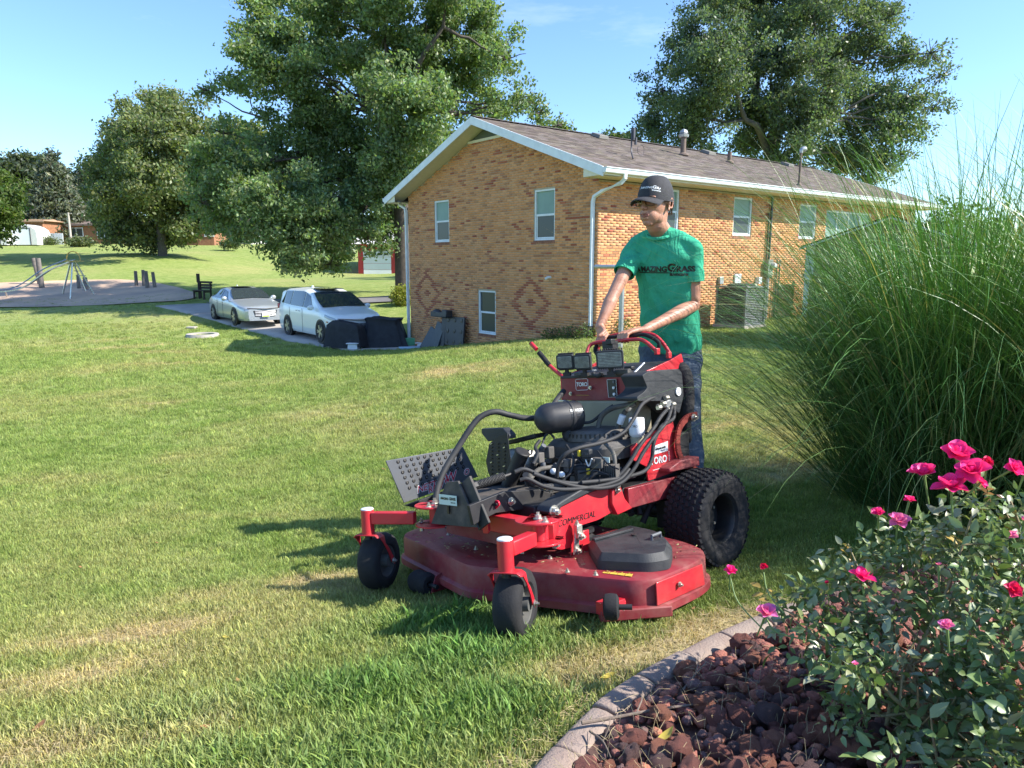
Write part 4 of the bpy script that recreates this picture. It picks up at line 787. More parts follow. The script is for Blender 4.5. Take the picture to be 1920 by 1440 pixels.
# ------------------------------------------------------------ cars
def interp(P, x):
    P = sorted(P); return float(np.interp(x, [p[0] for p in P], [p[1] for p in P]))
def make_car(name, L, top, belt, wid, roofw, paint, wheels, wr, label, cat, glassx, wsx, rwx, lamps):
    e = empty(name, (0, 0, 0), 0, label=label, cat=cat)
    def S(x, t, off=0.0):            # t: 0 sill .. .45 belt .. .8 roof rail .. 1 centre line
        w_ = interp(wid, x); zb = interp(belt, x); zt = max(interp(top, x), zb+.005); rw = interp(roofw, x)*w_
        K = [(0, w_*.93, .20), (.08, w_*.985, .30), (.25, w_, .58), (.40, w_*.985, zb-.06), (.45, w_*.955, zb), (.78, rw+.04, zt-.055-.02*(zt-zb)), (.84, rw-.03, zt-.02), (1, 0, zt+.025)]
        y = float(np.interp(t, [k[0] for k in K], [k[1] for k in K])); z = float(np.interp(t, [k[0] for k in K], [k[2] for k in K]))
        return y, z
    xs = np.linspace(0, L, 60); ts = [0, .04, .08, .16, .25, .33, .40, .45, .55, .66, .78, .81, .84, .9, 1]; mb = MB(); g = []
    for x in xs:
        row = [(x, -S(x, t)[0], S(x, t)[1]) for t in ts]; row += [(x, -p[1], p[2]) for p in row[-2::-1]]; g.append(row)
    n = len(g[0]); mb.add([p for r_ in g for p in r_], [(i*n+k, (i+1)*n+k, (i+1)*n+k+1, i*n+k+1) for i in range(len(xs)-1) for k in range(n-1)]+[tuple(range(n)), tuple(range((len(xs)-1)*n+n-1, (len(xs)-1)*n-1, -1))]+[((i+1)*n, i*n, i*n+n-1, (i+1)*n+n-1) for i in range(len(xs)-1)])
    mb.build('body', paint, e, angle=28)
    def patch(nm, pts, m, off=.012, side=1, nu=8, nv=6, parent=e):
        """pts: 4 corners (x, t) -> curved panel lying just proud of the body"""
        p = MB(); a, b, c, d = [Vector((q[0], q[1])) for q in pts]; vs = []
        for i in range(nu+1):
            for j in range(nv+1):
                u, v = i/nu, j/nv; q = (a*(1-u)+b*u)*(1-v)+(d*(1-u)+c*u)*v; y, z = S(q.x, q.y); vs.append(Vector((q.x, -side*(y+off), z+off*.6)))
        p.add(vs, [(i*(nv+1)+j, (i+1)*(nv+1)+j, (i+1)*(nv+1)+j+1, i*(nv+1)+j+1) for i in range(nu) for j in range(nv)]); return p.build(nm, m, parent)
    for s_ in (1, -1):
        for pts in glassx: patch('side_window', pts, carglass, side=s_)
        for lx0, lx1, lt0, lt1 in lamps: patch('headlight', [(lx0, lt0), (lx1, lt0+.02), (lx1, lt1), (lx0, lt1)], lampm, side=s_, off=.015)
        mm = MB(); y, z = S(wsx[0]+.35, .45); mm.ball((wsx[0]+.4, -s_*(y+.13), z+.08), (.07, .12, .09)); mm.build('mirror', paint, e)
        for wx in wheels:
            y = interp(wid, wx); a = MB(); a.lathe([(.0, .0), (wr*1.15, .0), (wr*1.15, -.05)], (wx, -s_*(y+.004), wr), axis=(0, -s_, 0), n=28); a.build('wheel_arch', MATS['black_plastic'], e)
            wo = empty('wheel', (wx, -s_*(y-.09), wr)); wo.parent = e
            t_ = MB(); t_.lathe([(wr*.66, .10), (wr*.70, .115), (wr*.93, .12), (wr, .09), (wr, -.1)], (0, 0, 0), axis=(0, -s_, 0), n=28); t_.build('tyre', rubber, wo)
            rm_ = MB(); rm_.lathe([(wr*.66, .105), (wr*.60, .09), (wr*.58, .03), (0, .03)], (0, 0, 0), axis=(0, -s_, 0), n=28, mi=1)
            for k in range(5):
                an = k*2*math.pi/5
                for da in (-.16, .16): rm_.beam((0, -s_*.10, 0), (math.cos(an+da)*wr*.62, -s_*.105, math.sin(an+da)*wr*.62), .035, .03, up=(0, 1, 0))
            rm_.build('rim', [rimm, MATS['black_plastic']], wo)
    # windscreen and rear window follow the top surface
    for nm, (x0, x1), ta in (('windscreen', wsx, .80), ('rear_window', rwx, .80)):
        p = MB(); vs = []; nu, nv = 10, 8
        for i in range(nu+1):
            for j in range(nv+1):
                f = i/nu; x = x0+(x1-x0)*f; y, z = S(x, ta); y = interp(wid, x)*(interp(roofw, x)*f+(.86)*(1-f)) if nm == 'windscreen' else y*.93; k = j/nv*2-1; zt = interp(top, x)
                vs.append(Vector((x-.012, k*(y-.05), zt+.018+.02*(1-k*k))))
        p.add(vs, [(i*(nv+1)+j, (i+1)*(nv+1)+j, (i+1)*(nv+1)+j+1, i*(nv+1)+j+1) for i in range(nu) for j in range(nv)]); p.build(nm, carglass, e)
    return e, S
cargl = carglass = mat('car_glass', (.03, .04, .045), rough=.04, spec=1.0); rubber = mat('rubber', (.018, .018, .02), rough=.75, var=.2, bump=.2); rimm = mat('rim_alloy', (.5, .51, .52), rough=.3, metal=.8); lampm = mat('headlamp', (.42, .46, .5), rough=.1, spec=.9)
silver = mat('silver_paint', (.46, .50, .52), rough=.32, metal=.55, coat=.6, var=.03); wpaint = mat('white_car_paint', (.80, .84, .82), rough=.3, coat=.7, var=.02); grm = mat('grille_black', (.012, .012, .014), rough=.35)
def front_bits(e, L, w_, z0, z1, zc, chrome_rows, plate=False, sign=''):
    g_ = MB(); g_.prism(rpoly([(-w_*.62, z1), (w_*.62, z1), (w_*.50, z0), (-w_*.50, z0)], .05), .03, fr=((.03, 0, 0), (0, -1, 0), (0, 0, 1))); go = g_.build('grille', grm, e)
    c = MB()
    for k in range(chrome_rows): z = z0+.05+(z1-z0-.08)*k/max(1, chrome_rows-1); c.tube([(-.02, -w_*.5, z+.01), (-.05, 0, z-.012), (-.02, w_*.5, z+.01)], .012, n=6)
    c.build('grille_bar', rimm, go)
    if plate:
        p = MB(); p.box((-.075, 0, zc), (.012, .31, .155)); po_ = p.build('number_plate', wht, e); b = MB(); b.box((-.082, 0, zc-.045), (.006, .28, .05)); b.build('plate_stripe', mat('plate_yellow', (.5, .6, .08), rough=.5), po_)
sed, S_ = make_car('silver_sedan', 4.92, [(0, .66), (.12, .76), (.9, .90), (1.42, .98), (2.25, 1.38), (2.9, 1.455), (3.5, 1.41), (4.25, 1.12), (4.75, 1.06), (4.92, .85)], [(0, .60), (.12, .70), (1.42, .93), (4.2, 1.02), (4.92, .80)],
    [(0, .66), (.12, .80), (.45, .90), (1, .925), (3.9, .925), (4.6, .87), (4.92, .74)], [(0, .9), (1.4, .9), (2.3, .66), (3.5, .64), (4.3, .75), (4.92, .85)], silver, (1.0, 3.83), .335, 'silver sedan parked on the driveway left of the white minivan', 'car',
    [[(1.75, .47), (2.75, .47), (2.72, .76), (2.35, .74)], [(2.80, .47), (3.72, .47), (3.45, .75), (2.78, .76)], [(3.76, .48), (4.12, .49), (3.85, .62), (3.52, .74)]], (1.45, 2.27), (3.55, 4.2), [(.10, .62, .36, .44)])
front_bits(sed, 4.9, .80, .34, .60, .42, 4, True)
mb = MB(); mb.box((2.75, 0, 1.485), (.9, .8, .015)); mb.build('sunroof', carglass, sed); mb = MB(); mb.box((3.35, 0, 1.48), (.16, .04, .07), taper=.5); mb.build('antenna_fin', silver, sed)
mb = MB(); mb.tube([(.02, -.70, .70), (-.04, 0, .66), (.02, .70, .70)], .018, n=6); mb.build('upper_grille', grm, sed)
van, S_ = make_car('white_minivan', 5.2, [(0, .80), (.15, .95), (.8, 1.08), (1.15, 1.14), (2.15, 1.62), (2.8, 1.735), (4.4, 1.73), (4.9, 1.64), (5.12, 1.15), (5.2, .85)], [(0, .70), (.15, .86), (1.15, 1.06), (5.0, 1.14), (5.2, .8)],
    [(0, .70), (.12, .84), (.45, .95), (1, .99), (4.4, .99), (5.0, .93), (5.2, .84)], [(0, .9), (1.2, .9), (2.2, .72), (4.6, .74), (5.2, .85)], wpaint, (1.02, 4.02), .365, 'white minivan parked on the driveway behind the black grill covers', 'minivan',
    [[(1.62, .47), (2.55, .47), (2.55, .77), (2.2, .74)], [(2.62, .47), (3.75, .47), (3.72, .77), (2.62, .78)], [(3.82, .47), (4.75, .49), (4.45, .76), (3.80, .77)]], (1.18, 2.18), (4.88, 5.1), [(.10, .70, .36, .44)])
front_bits(van, 5.2, .9, .42, .66, .42, 2); mb = MB(); mb.tube([(.02, -.8, .84), (-.05, 0, .78), (.02, .8, .84)], .02, n=6); mb.build('chrome_strip', rimm, van)
mb = MB(); mb.box((2.55, 0, 1.755), (.85, .85, .02)); mb.build('sunroof', carglass, van); mb = MB(); mb.box((3.9, 0, 1.78), (.2, .05, .09), taper=.4); mb.build('antenna_fin', wpaint, van)
for s_ in (1, -1):
    mb = MB(); mb.box((5.06, -s_*.90, 1.06), (.16, .08, .16)); mb.build('tail_light', mat('tail_red', (.45, .02, .02), rough=.25) if 'tail_red' not in MATS else MATS['tail_red'], van, bevel=.02)
    mb = MB(); mb.box((.5, -s_*.965, .72), (.10, .03, .03)); mb.build('side_marker', MATS['tail_red'], van)
    for x, cr_ in ((2.58, van), (3.78, van)):
        mb = MB(); mb.box((x, -s_*.992, .66), (.012, .006, .84)); mb.build('door_gap', grm, van)
for x in (2.45, 3.2):
    for s_ in (1, -1):
        mb = MB(); mb.box((x, -s_*.926, .62), (.012, .006, .72)); mb.build('door_gap', grm, sed)
def place_car(e, near_wheel_px, xw, half, head):
    g_ = GP(*near_wheel_px); f = Vector((math.cos(head), math.sin(head), 0)); # car local +x points to the rear; front heads along f
    e.rotation_euler = (0, 0, head+math.pi); e.location = g_+f*xw-Vector((-f.y, f.x, 0))*(-half); e.location.z = g_.z+.02
    bx = GP(near_wheel_px[0], near_wheel_px[1]); e.location.z = T1(e.location.x-f.x*2.4, e.location.y-f.y*2.4)+.05
place_car(sed, (441.3, 616.5), 1.0, .9, R(-52)); place_car(van, (603, 647), 1.02, .97, R(-52))
# lettering on the van door
text_obj('door_lettering', 'care   house', .085, grm, van, (2.95, .9965, .98), (-1, 0, 0), (0, 0, 1))
# covered grills, tables leaning on the wall, toys
cloth = mat('black_cloth', (.022, .024, .030), rough=.75, var=.3, scale=5, bump=.5, bscale=9)
def covered(name, px, label, w_, d, h, rz, peak, legs=True):
    g_ = GP(*px); e = empty(name, g_, rz, label=label, cat='covered grill'); nu, nv = 44, 12; vs = []; r = random.Random(hash(w_) % 97)
    rim = rpoly([(-w_/2, -d/2), (w_/2, -d/2), (w_/2, d/2), (-w_/2, d/2)], .22, 6); P = []
    tot = len(rim); vs = []; rows = 9
    for j in range(rows+1):
        t = j/rows
        for i, (x, y) in enumerate(rim):
            fold = math.sin(i*2.3)*.03+math.sin(i*1.1+w_*9)*.04; k = (1.12+fold*(2.4-1.6*t))*(1-t*(.16 if legs else .42)) if j < rows-1 else .86-.5*(j-rows+1)
            z = (.10 if legs else .02)+(h-.1)*min(1, t/.88)+ (peak(x/w_, y/d)*h if t > .75 else 0)
            z += .10*h*t*t*math.sin(x*4.2+w_*7)+.03*t*math.sin(y*9+x*7)
            if j == 0: z += math.sin(i*1.7)*.03
            vs.append((x*k, y*k, z))
    n = tot; mb = MB(); mb.add(vs, [(j*n+i, j*n+(i+1) % n, (j+1)*n+(i+1) % n, (j+1)*n+i) for j in range(rows) for i in range(n)]+[tuple(rows*n+i for i in range(n))]); mb.build('cover', cloth, e, angle=70)
    if legs:
        for sx in (-1, 1):
            for sy in (-1, 1): lg_ = MB(); lg_.cyl((sx*w_*.4, sy*d*.38, -.1), (sx*w_*.4, sy*d*.38, .3), .025, n=6); lg_.build('leg', MATS['dark_metal'], e)
covered('covered_grill', (650, 655), 'grill under a black cover in front of the minivan', 1.20, .58, .86, R(-12), lambda x, y: .10*(1-abs(x)*1.2))
covered('covered_grill', (722, 652), 'wider peaked black covered grill between minivan and house wall', 1.45, .75, 1.0, R(-6), lambda x, y: .10*max(0, 1-abs(x)*1.6), False)
blk = mat('black_panel', (.03, .033, .04), rough=.45, var=.2, scale=4); blk2 = mat('dark_grey_panel', (.07, .08, .085), rough=.5, var=.15)
def leaner(name, uv, w_, h, lean, rz, m, label, off, dots=0, cat='panel'):
    g_ = HP+HDG*off-HDS*(.12+h*lean); z = T1(g_.x, g_.y); e = empty(name, (g_.x, g_.y, z), HA, label=label, cat=cat); ax = math.atan(lean); q = R(rz)
    A = Vector((0, -math.cos(q), math.sin(q))); Bv = Vector((math.sin(ax), 0, math.cos(ax))); Bv = Vector((math.sin(ax), math.sin(q)*.9, math.cos(ax))); Bv = (Bv-A*Bv.dot(A)).normalized(); Nn = A.cross(Bv)
    mb = MB(); mb.prism(rpoly([(0, 0), (w_, 0), (w_, h), (0, h)], .05), .05, fr=(Vector((0, w_/2, .02)), A, Bv)); mb.build('board', m, e)
    for i in range(dots):
        for j in range(3):
            d = MB(); c = Vector((0, w_/2, .02))+A*(w_*(.14+.36*j))+Bv*(h*(.12+.76*i/(max(1, dots-1))))-Nn*.012; d.lathe([(0, 0), (.065, 0), (.065, .02)], c+Nn*.0, axis=Nn, n=6); d.lathe([(0, .06), (.065, .06), (.065, .075), (0, .08)], c, axis=Nn, n=6); d.build('hinge_pocket', grm, e)
    return e
leaner('folding_table', None, 1.0, .85, .12, 2, blk, 'black square table top leaning against the brick wall by the low window', 5.75, 3, cat='table top')
leaner('dark_board', None, .42, .85, .25, -14, blk2, 'tall dark grey board leaning left of the black table top', 6.75, cat='board')
leaner('dark_board', None, .38, .80, .35, -26, blk2, 'dark slanting board leaning leftmost beside the green bin', 7.25, cat='board')
leaner('dark_board', None, .22, .95, .12, 0, blk, 'narrow black board propped just behind the table top', 6.38, cat='board')
p = HP+HDG*6.45-HDS*.25; mb = MB(); mb.box((0, 0, 0), (.22, .85, .16)); mb.ball((0, .2, .06), (.12, .2, .1)); mb.box((.0, -.35, .04), (.24, .25, .22)); o = mb.build('garden_tool', blk, None, bevel=.02); o.location = (p.x, p.y, T1(p.x, p.y)+1.02); o.rotation_euler = (0, .05, HA); setp(o, 'black and red machine part lying on top of the leaning boards', 'machine part')
grn = mat('green_plastic', (.03, .25, .13), rough=.5, var=.15); ltg = mat('pale_green_mesh', (.12, .42, .22), rough=.5)
def bin_(name, px, s_, m, label, tap=1.15, rot=0, tilt=0, cat='bin'):
    g_ = GP(*px); mb = MB(); mb.box((0, 0, s_[2]/2), s_, taper=tap); mb.box((0, 0, s_[2]*.92), (s_[0]*1.2, s_[1]*1.2, s_[2]*.12)); o = mb.build(name, m, None, bevel=.02, loc=g_); o.rotation_euler = (tilt, 0, rot); setp(o, label, cat)
bin_('green_bin', (782, 645), (.35, .35, .62), grn, 'dark green plastic bin tipped against the brick wall', tilt=.2, rot=.6)
bin_('toy_net', (770, 650), (.5, .3, .30), ltg, 'light green mesh crate on the ground before the boards', rot=.3, cat='crate')
bin_('white_bag', (795, 650), (.45, .25, .14), wht, 'white plastic sack lying below the leaning boards', tap=.7, rot=-.2, cat='sack'); bin_('blue_tray', (768, 656), (.55, .3, .09), mat('pale_blue', (.4, .6, .75), rough=.5), 'pale blue tray on the ground under the green crate', rot=.2, cat='tray')
bin_('propane_tank', (663, 657), (.34, .34, .26), wht, 'white gas bottle on the ground below the black grill cover', tap=.85, cat='gas bottle')
# ------------------------------------------------------------ stand-on mower
_u = Vector((-.055, .145, 1)).normalized(); _l = Vector((-.662, .733, 0)); _l -= _u*_l.dot(_u); _l.normalize(); _f = _u.cross(_l)
_P0 = Vector((0, 0, CAMZ))+ray(965, 1198)*2.8; MO = _P0+_l*.455-_f*1.17+_u*.0
MM = Matrix(((_l.x, _f.x, _u.x, MO.x), (_l.y, _f.y, _u.y, MO.y), (_l.z, _f.z, _u.z, MO.z), (0, 0, 0, 1))); MI = MM.inverted()
def ml(u, v, ax, val):               # machine-local point on the plane axis=val seen at photo pixel (u, v)
    o = MI @ Vector((0, 0, CAMZ)); d = MI.to_3x3() @ ray(u, v); t = (val-o[ax])/d[ax]; return o+d*t
mow = empty('stand_on_mower', label='red stand-on lawn mower with black engine parked in front of the man', cat='lawn mower'); mow.matrix_world = MM
red = mat('mower_red', (.50, .010, .022), rough=.33, var=.10, scale=5, dirt=(.30, .10, .08), dirtamt=.30, coat=.35)
dred = mat('deck_red', (.22, .015, .024), rough=.42, var=.22, scale=4, dirt=(.30, .16, .125), dirtamt=.6, coat=.1, bump=.08, bscale=20)
blkm = mat('mower_black', (.013, .013, .015), rough=.38, var=.3, scale=9, dirt=(.08, .07, .06), dirtamt=.3); blkp = mat('mower_plastic', (.020, .023, .027), rough=.42, dirt=(.10, .10, .10), dirtamt=.35, bump=.15, bscale=200)
hosem = mat('rubber_hose', (.02, .021, .023), rough=.5, var=.2, dirt=(.09, .085, .08), dirtamt=.4); tyrem = mat('tyre_rubber', (.011, .011, .013), rough=.7, var=.3, scale=12, dirt=(.06, .055, .045), dirtamt=.3, bump=.15, bscale=120)
zinc = mat('zinc', (.52, .50, .44), rough=.35, metal=.8, var=.2, scale=30); greyp = mat('plate_grey', (.115, .125, .14), rough=.42, metal=.35, var=.12, scale=5, dirt=(.20, .19, .17), dirtamt=.3)
tanp = mat('fuel_tank', (.30, .27, .19), rough=.5, var=.1); whp = mat('white_plastic', (.72, .74, .76), rough=.4, dirt=(.4, .38, .34), dirtamt=.3); yel = mat('yellow_cap', (.65, .48, .02), rough=.4); wornm = mat('worn_bracket', (.045, .043, .04), rough=.6, dirt=(.20, .155, .13), dirtamt=.75, scale=7)
lensm = mat('lamp_lens', (.30, .32, .30), rough=.25, var=.3, scale=60); decw = mat('decal_white', (.74, .75, .74), rough=.4); deck_ = mat('decal_black', (.012, .012, .014), rough=.4); decb = mat('decal_pale', (.55, .66, .62), rough=.45); decy = mat('decal_yellow', (.62, .42, .06), rough=.5, var=.3, scale=80); grime = mat('grey_dirty_hose', (.085, .08, .07), rough=.7, var=.4, scale=15)
X, Y, Z = Vector((1, 0, 0)), Vector((0, 1, 0)), Vector((0, 0, 1))
def B(name, mb, m, bevel=.003, parent=mow, **k): return mb.build(name, m, parent, bevel=bevel, **k)
def bolt(p, ax=(0, 0, 1), r=.008, parent=mow, nut=True):
    mb = MB(); a = Vector(ax).normalized(); p = Vector(p); mb.cyl(p, p+a*r*.35, r*1.75, n=14); mb.cyl(p+a*r*.35, p+a*r*1.5, r*1.15, n=6)
    if nut: mb.cyl(p+a*r*1.5, p+a*r*2.4, r*.62, n=8)
    mb.build('bolt', zinc, parent, smooth=False)
# deck ------------------------------------------------
top = rpoly([Vector(p) for p in ((-.05, 1.075), (.70, .935), (.775, .80), (.775, .36), (.62, .17), (-.56, .16), (-.76, .26), (-.815, .42), (-.822, .72), (-.775, .80))], [.05, .10, .08, .2, .12, .14, .14, .12, .03, .05], 5)
def off(poly, k):
    n = len(poly); cx = sum(p[0] for p in poly)/n; out = []
    for i in range(n):
        a, b, c = Vector(poly[i-1]), Vector(poly[i]), Vector(poly[(i+1) % n]); e = (c-a).normalized(); s_ = 1 if cx else 1; nn = Vector((e.y, -e.x)); 
        if nn.dot(b-Vector((0, .6))) < 0: nn = -nn
        out.append((b.x+nn.x*k, b.y+nn.y*k))
    return out
mb = MB(); rings = [(off(top, -.07), .210), (off(top, -.028), .206), (off(top, -.006), .198), (top, .182), (top, .098), (off(top, .012), .092), (off(top, .018), .088), (off(top, .018), .058), (off(top, .010), .056), (off(top, -.005), .085)]
n = len(top); mb.add([(p[0], p[1], z) for rg_, z in rings for p in rg_], [(r_*n+i, (r_+1)*n+i, (r_+1)*n+(i+1) % n, r_*n+(i+1) % n) for r_ in range(len(rings)-1) for i in range(n)]); mb.v = mb.v
dk_ = B('deck', mb, dred, 0, angle=30)
bm = bmesh.new(); bm.from_mesh(dk_.data); c_ = bm.verts; bm.verts.ensure_lookup_table(); bmesh.ops.contextual_create(bm, geom=[bm.verts[i] for i in range(n)]); bmesh.ops.recalc_face_normals(bm, faces=bm.faces); bm.to_mesh(dk_.data); bm.free()
mb = MB(); mb.prism([(.405, .098), (.742, .098), (.742, .19), (.42, .19)], .006, fr=((-.832, 0, 0), Y, Z)); s_ = B('side_skirt', mb, red, .002); s_.data.transform(Matrix.Translation((0, 0, 0))); bolt((-.84, .60, .15), (-1, 0, 0), .007)
mb = MB()                            # worn front corner shoe
mb.prism([(-.875, .70), (-.80, .80), (-.70, .93), (-.66, .90), (-.74, .79), (-.80, .69)], .045, fr=((0, 0, .052), X, Y)); B('corner_shoe', mb, dred, .006)
for x, y in ((-.30, .80), (-.62, .86), (.10, .90), (.45, .80), (-.5, .90)): bolt((x, y, .21), r=.007)
# belt cover
bc = [ml(u, v, 2, .25) for u, v in ((1102, 1020), (1180, 993), (1238, 1005), (1262, 1024), (1256, 1048), (1215, 1055), (1120, 1050))]
mb = MB(); pl_ = rpoly([Vector((p.x, p.y)) for p in bc], [.02, .03, .06, .07, .03, .04, .02], 4); mb.prism(pl_, .07, fr=((0, 0, .208), X, Y), inset=.022, insz=.03); cv = B('belt_cover', mb, blkp, .006, seg=3)
p = ml(1222, 1010, 2, .285); q = ml(1238, 1004, 2, .285); mb = MB(); mb.tube([p+Vector((0, 0, -.01)), p+Vector((0, 0, .012)), q+Vector((0, 0, .012)), q+Vector((0, 0, -.01))], .007, n=8); B('cover_handle', mb, greyp, 0)
p = ml(1188, 1003, 2, .282); mb = MB(); mb.cyl(p, p+Z*.004, .012, n=14); B('cover_knob', mb, blkm, 0)
a_, b_ = ml(1112, 1012, 2, .285), ml(1185, 992, 2, .285); mb = MB(); mb.beam(a_, b_, .02, .012); B('cover_rib', mb, blkp, .003)
mb = MB(); mb.lathe([(0, .05), (.05, .05), (.05, .035), (.035, .025), (.05, .015), (.05, 0)], ml(1095, 1010, 2, .25), n=24); B('belt_pulley', mb, blkm, 0)
mb = MB(); mb.box((.35, .55, .235), (.5, .35, .05), taper=.9); B('belt_cover', mb, blkp, .01)
mb = MB(); mb.tube([(-.38, .5, .26), (-.2, .72, .25), (.15, .8, .25), (.4, .6, .26)], .008, n=6, flat=1.6); B('drive_belt', mb, hosem, 0)
# anti-scalp rollers
def roller(p, ax, r_, w_, double=False):
    ax = Vector(ax).normalized(); mb = MB()
    if double:
        mb.lathe([(.012, -w_), (r_*.7, -w_*.95), (r_*.97, -w_*.6), (r_, -w_*.45), (r_*.9, -w_*.1), (r_*.9, w_*.05), (r_, w_*.4), (r_*.97, w_*.6), (r_*.75, w_*.9), (r_*.4, w_*.92), (.012, w_*.8)], p, axis=ax, n=28)
    else: mb.lathe([(.012, -w_), (r_*.6, -w_), (r_*.93, -w_*.75), (r_, 0), (r_*.93, w_*.75), (r_*.66, w_), (r_*.58, w_*.9), (r_*.52, w_*.3), (.012, w_*.3)], p, axis=ax, n=28)
    o = B('roller', mb, tyrem, 0); mb = MB(); mb.cyl(p-ax*w_, p+ax*(w_+.05), .011, n=10); mb.build('axle', blkm, o); return o
rp = ml(1146, 1138, 1, .93); rax = Vector((-.72, -.55, 0)); roller(rp, rax, .052, .03)
bk_ = [ml(u, v, 0, -.735) for u, v in ((1160, 1135), (1195, 1112), (1198, 1148), (1184, 1160), (1161, 1168))]
mb = MB(); mb.prism(rpoly([Vector((p.y, p.z)) for p in bk_], .012, 3), .006, fr=((-.735, 0, 0), Y, Z)); mb.box((-.705, .875, .105), (.07, .10, .05)); B('roller_bracket', mb, red, .002); bolt(ml(1164, 1142, 0, -.737), (-1, 0, 0), .008)
rq = Vector((.31, 1.075, .055)); roller(rq, (-1, 0, 0), .055, .075, True)
mb = MB(); mb.prism([(-.05, -.03), (.08, -.03), (.08, .07), (-.02, .045)], .005, fr=(rq+Vector((-.095, -.03, 0)), -Y, Z)); mb.prism([(0, .0), (.2, .0), (.2, .09), (0, .09)], .005, fr=(rq+Vector((-.09, -.09, -.01)), X, Z)); B('roller_bracket', mb, dred, .002)
# casters ---------------------------------------------
cth = R(29)
def caster(sx, kx, ky, armpts, far=False):
    K = Vector((kx, ky, 0)); mb = MB(); mb.cyl(K+Z*.295, K+Z*.415, .0315, n=28); B('kingpin_tube', mb, red, .002); mb = MB(); mb.lathe([(.0305, 0), (.0305, .005), (.026, .008), (0, .009)], K+Z*.415, n=24); B('kingpin_cap', mb, whp, 0)
    mb = MB(); mb.cyl(K+Z*.27, K+Z*.30, .018, n=14); B('kingpin', mb, blkm, 0)
    ca = Vector((-math.cos(cth), -math.sin(cth), 0)); cf = Vector((-math.sin(cth), math.cos(cth), 0)); C = K-cf*.085+Z*.142
    # fork: one bent strap, flat on top, legs sweeping back to the axle
    path = [(-1, -.100, .128), (-1, -.082, .175), (-1, -.045, .228), (-1, -.012, .262), (-.94, 0, .284), (-.72, .004, .297), (0, .004, .298), (.72, .004, .297), (.94, 0, .284), (1, -.012, .262), (1, -.045, .228), (1, -.082, .175), (1, -.100, .128)]
    mb = MB(); hw = .073; vs = []; t_ = .006
    for i, (s_, fy, z) in enumerate(path):
        base = K+ca*(s_*hw)+cf*fy+Vector((0, 0, z)); wd = .030 if z > .2 else (.024 if z > .15 else .018)
        nx = ca*s_ if abs(s_) > .95 else Z; nx = (ca*(s_/abs(s_))*.7+Z*.7) if .9 < abs(s_) < .98 else nx
        lat = cf if z > .27 else (cf*.72+Z*.55 if z > .2 else cf*.8+Z*.5); lat = lat.normalized(); nx = nx.normalized()
        vs += [base+lat*wd, base-lat*wd, base-lat*wd-nx*t_, base+lat*wd-nx*t_]
    m_ = len(path); mb.add(vs, [(i*4+k, i*4+(k+1) % 4, (i+1)*4+(k+1) % 4, (i+1)*4+k) for i in range(m_-1) for k in range(4)]+[(3, 2, 1, 0), tuple(range(m_*4-4, m_*4))]); B('caster_fork', mb, red, .0015, angle=50)
    wo = empty('caster_wheel', (0, 0, 0)); wo.parent = mow
    mb = MB(); r_, w_ = .14, .056; mb.lathe([(.075, w_*.80), (.085, w_*.98), (.115, w_*1.0), (.131, w_*.82), (.139, w_*.45), (.1395, 0), (.139, -w_*.45), (.131, -w_*.82), (.115, -w_), (.085, -w_*.98), (.075, -w_*.8)], C, axis=ca, n=48); mb.build('tyre', tyrem, wo)
    mb = MB(); mb.lathe([(.078, w_*.84), (.070, w_*.78), (.060, w_*.35), (.032, w_*.35), (.028, w_*1.05), (.0, w_*1.05)], C, axis=ca, n=36); mb.lathe([(.078, -w_*.84), (.06, -w_*.35), (.03, -w_*.35), (.028, -w_*1.05), (0, -w_*1.05)], C, axis=ca, n=36); mb.build('hub', mat('caster_hub', (.08, .08, .075), rough=.7, dirt=(.16, .15, .12), dirtamt=.6) if 'caster_hub' not in MATS else MATS['caster_hub'], wo)
    for s_ in (-1, 1): bolt(C+ca*s_*.074+cf*(-.012)+Z*.0, ca*s_, .008)
    # arm and the two rotor plates
    a, b, c = K+(Vector(armpts[0])-K)*.0+Z*.375, Vector(armpts[0]), Vector(armpts[1]); d = (b-a).normalized()
    mb = MB(); mb.beam(a+d*.026, b, .046, .058); B('caster_arm', mb, red, .005)
    for z in (.335, .425):
        mb = MB(); ang0 = armpts[2]; pts = [(c.x+.098*math.cos(t), c.y+.098*math.sin(t)) for t in np.linspace(ang0-1.75, ang0+1.75, 18)]+[(c.x-.09*math.cos(ang0)+.07*math.sin(ang0), c.y-.09*math.sin(ang0)-.07*math.cos(ang0)), (c.x-.09*math.cos(ang0)-.07*math.sin(ang0), c.y-.09*math.sin(ang0)+.07*math.cos(ang0))]
        mb.prism(pts, .008, fr=((0, 0, z), X, Y)); B('pivot_plate', mb, red, .0015)
    mb = MB(); mb.cyl((c.x, c.y, .343), (c.x, c.y, .425), .03, n=18); mb.box((c.x-.05*math.cos(armpts[2]), c.y-.05*math.sin(armpts[2]), .384), (.05, .05, .082)); B('pivot_post', mb, red, .002)
    bolt((c.x, c.y, .433), r=.012); bolt((c.x+.07*math.cos(ang0+.9), c.y+.07*math.sin(ang0+.9), .433), r=.009); p = (c.x+.08*math.cos(ang0-.75), c.y+.08*math.sin(ang0-.75), .30)
    mb = MB(); mb.cyl(p, (p[0], p[1], .34), .011, n=12); B('lock_pin', mb, zinc, 0); bolt((p[0], p[1], .343), r=.008)
caster(-1, -.503, 1.235, ((-.46, 1.05, .375), (-.41, .965, 0), 1.9))
caster(1, .503, 1.240, ((.30, 1.10, .375), (.245, 1.02, 0), 1.2), True)
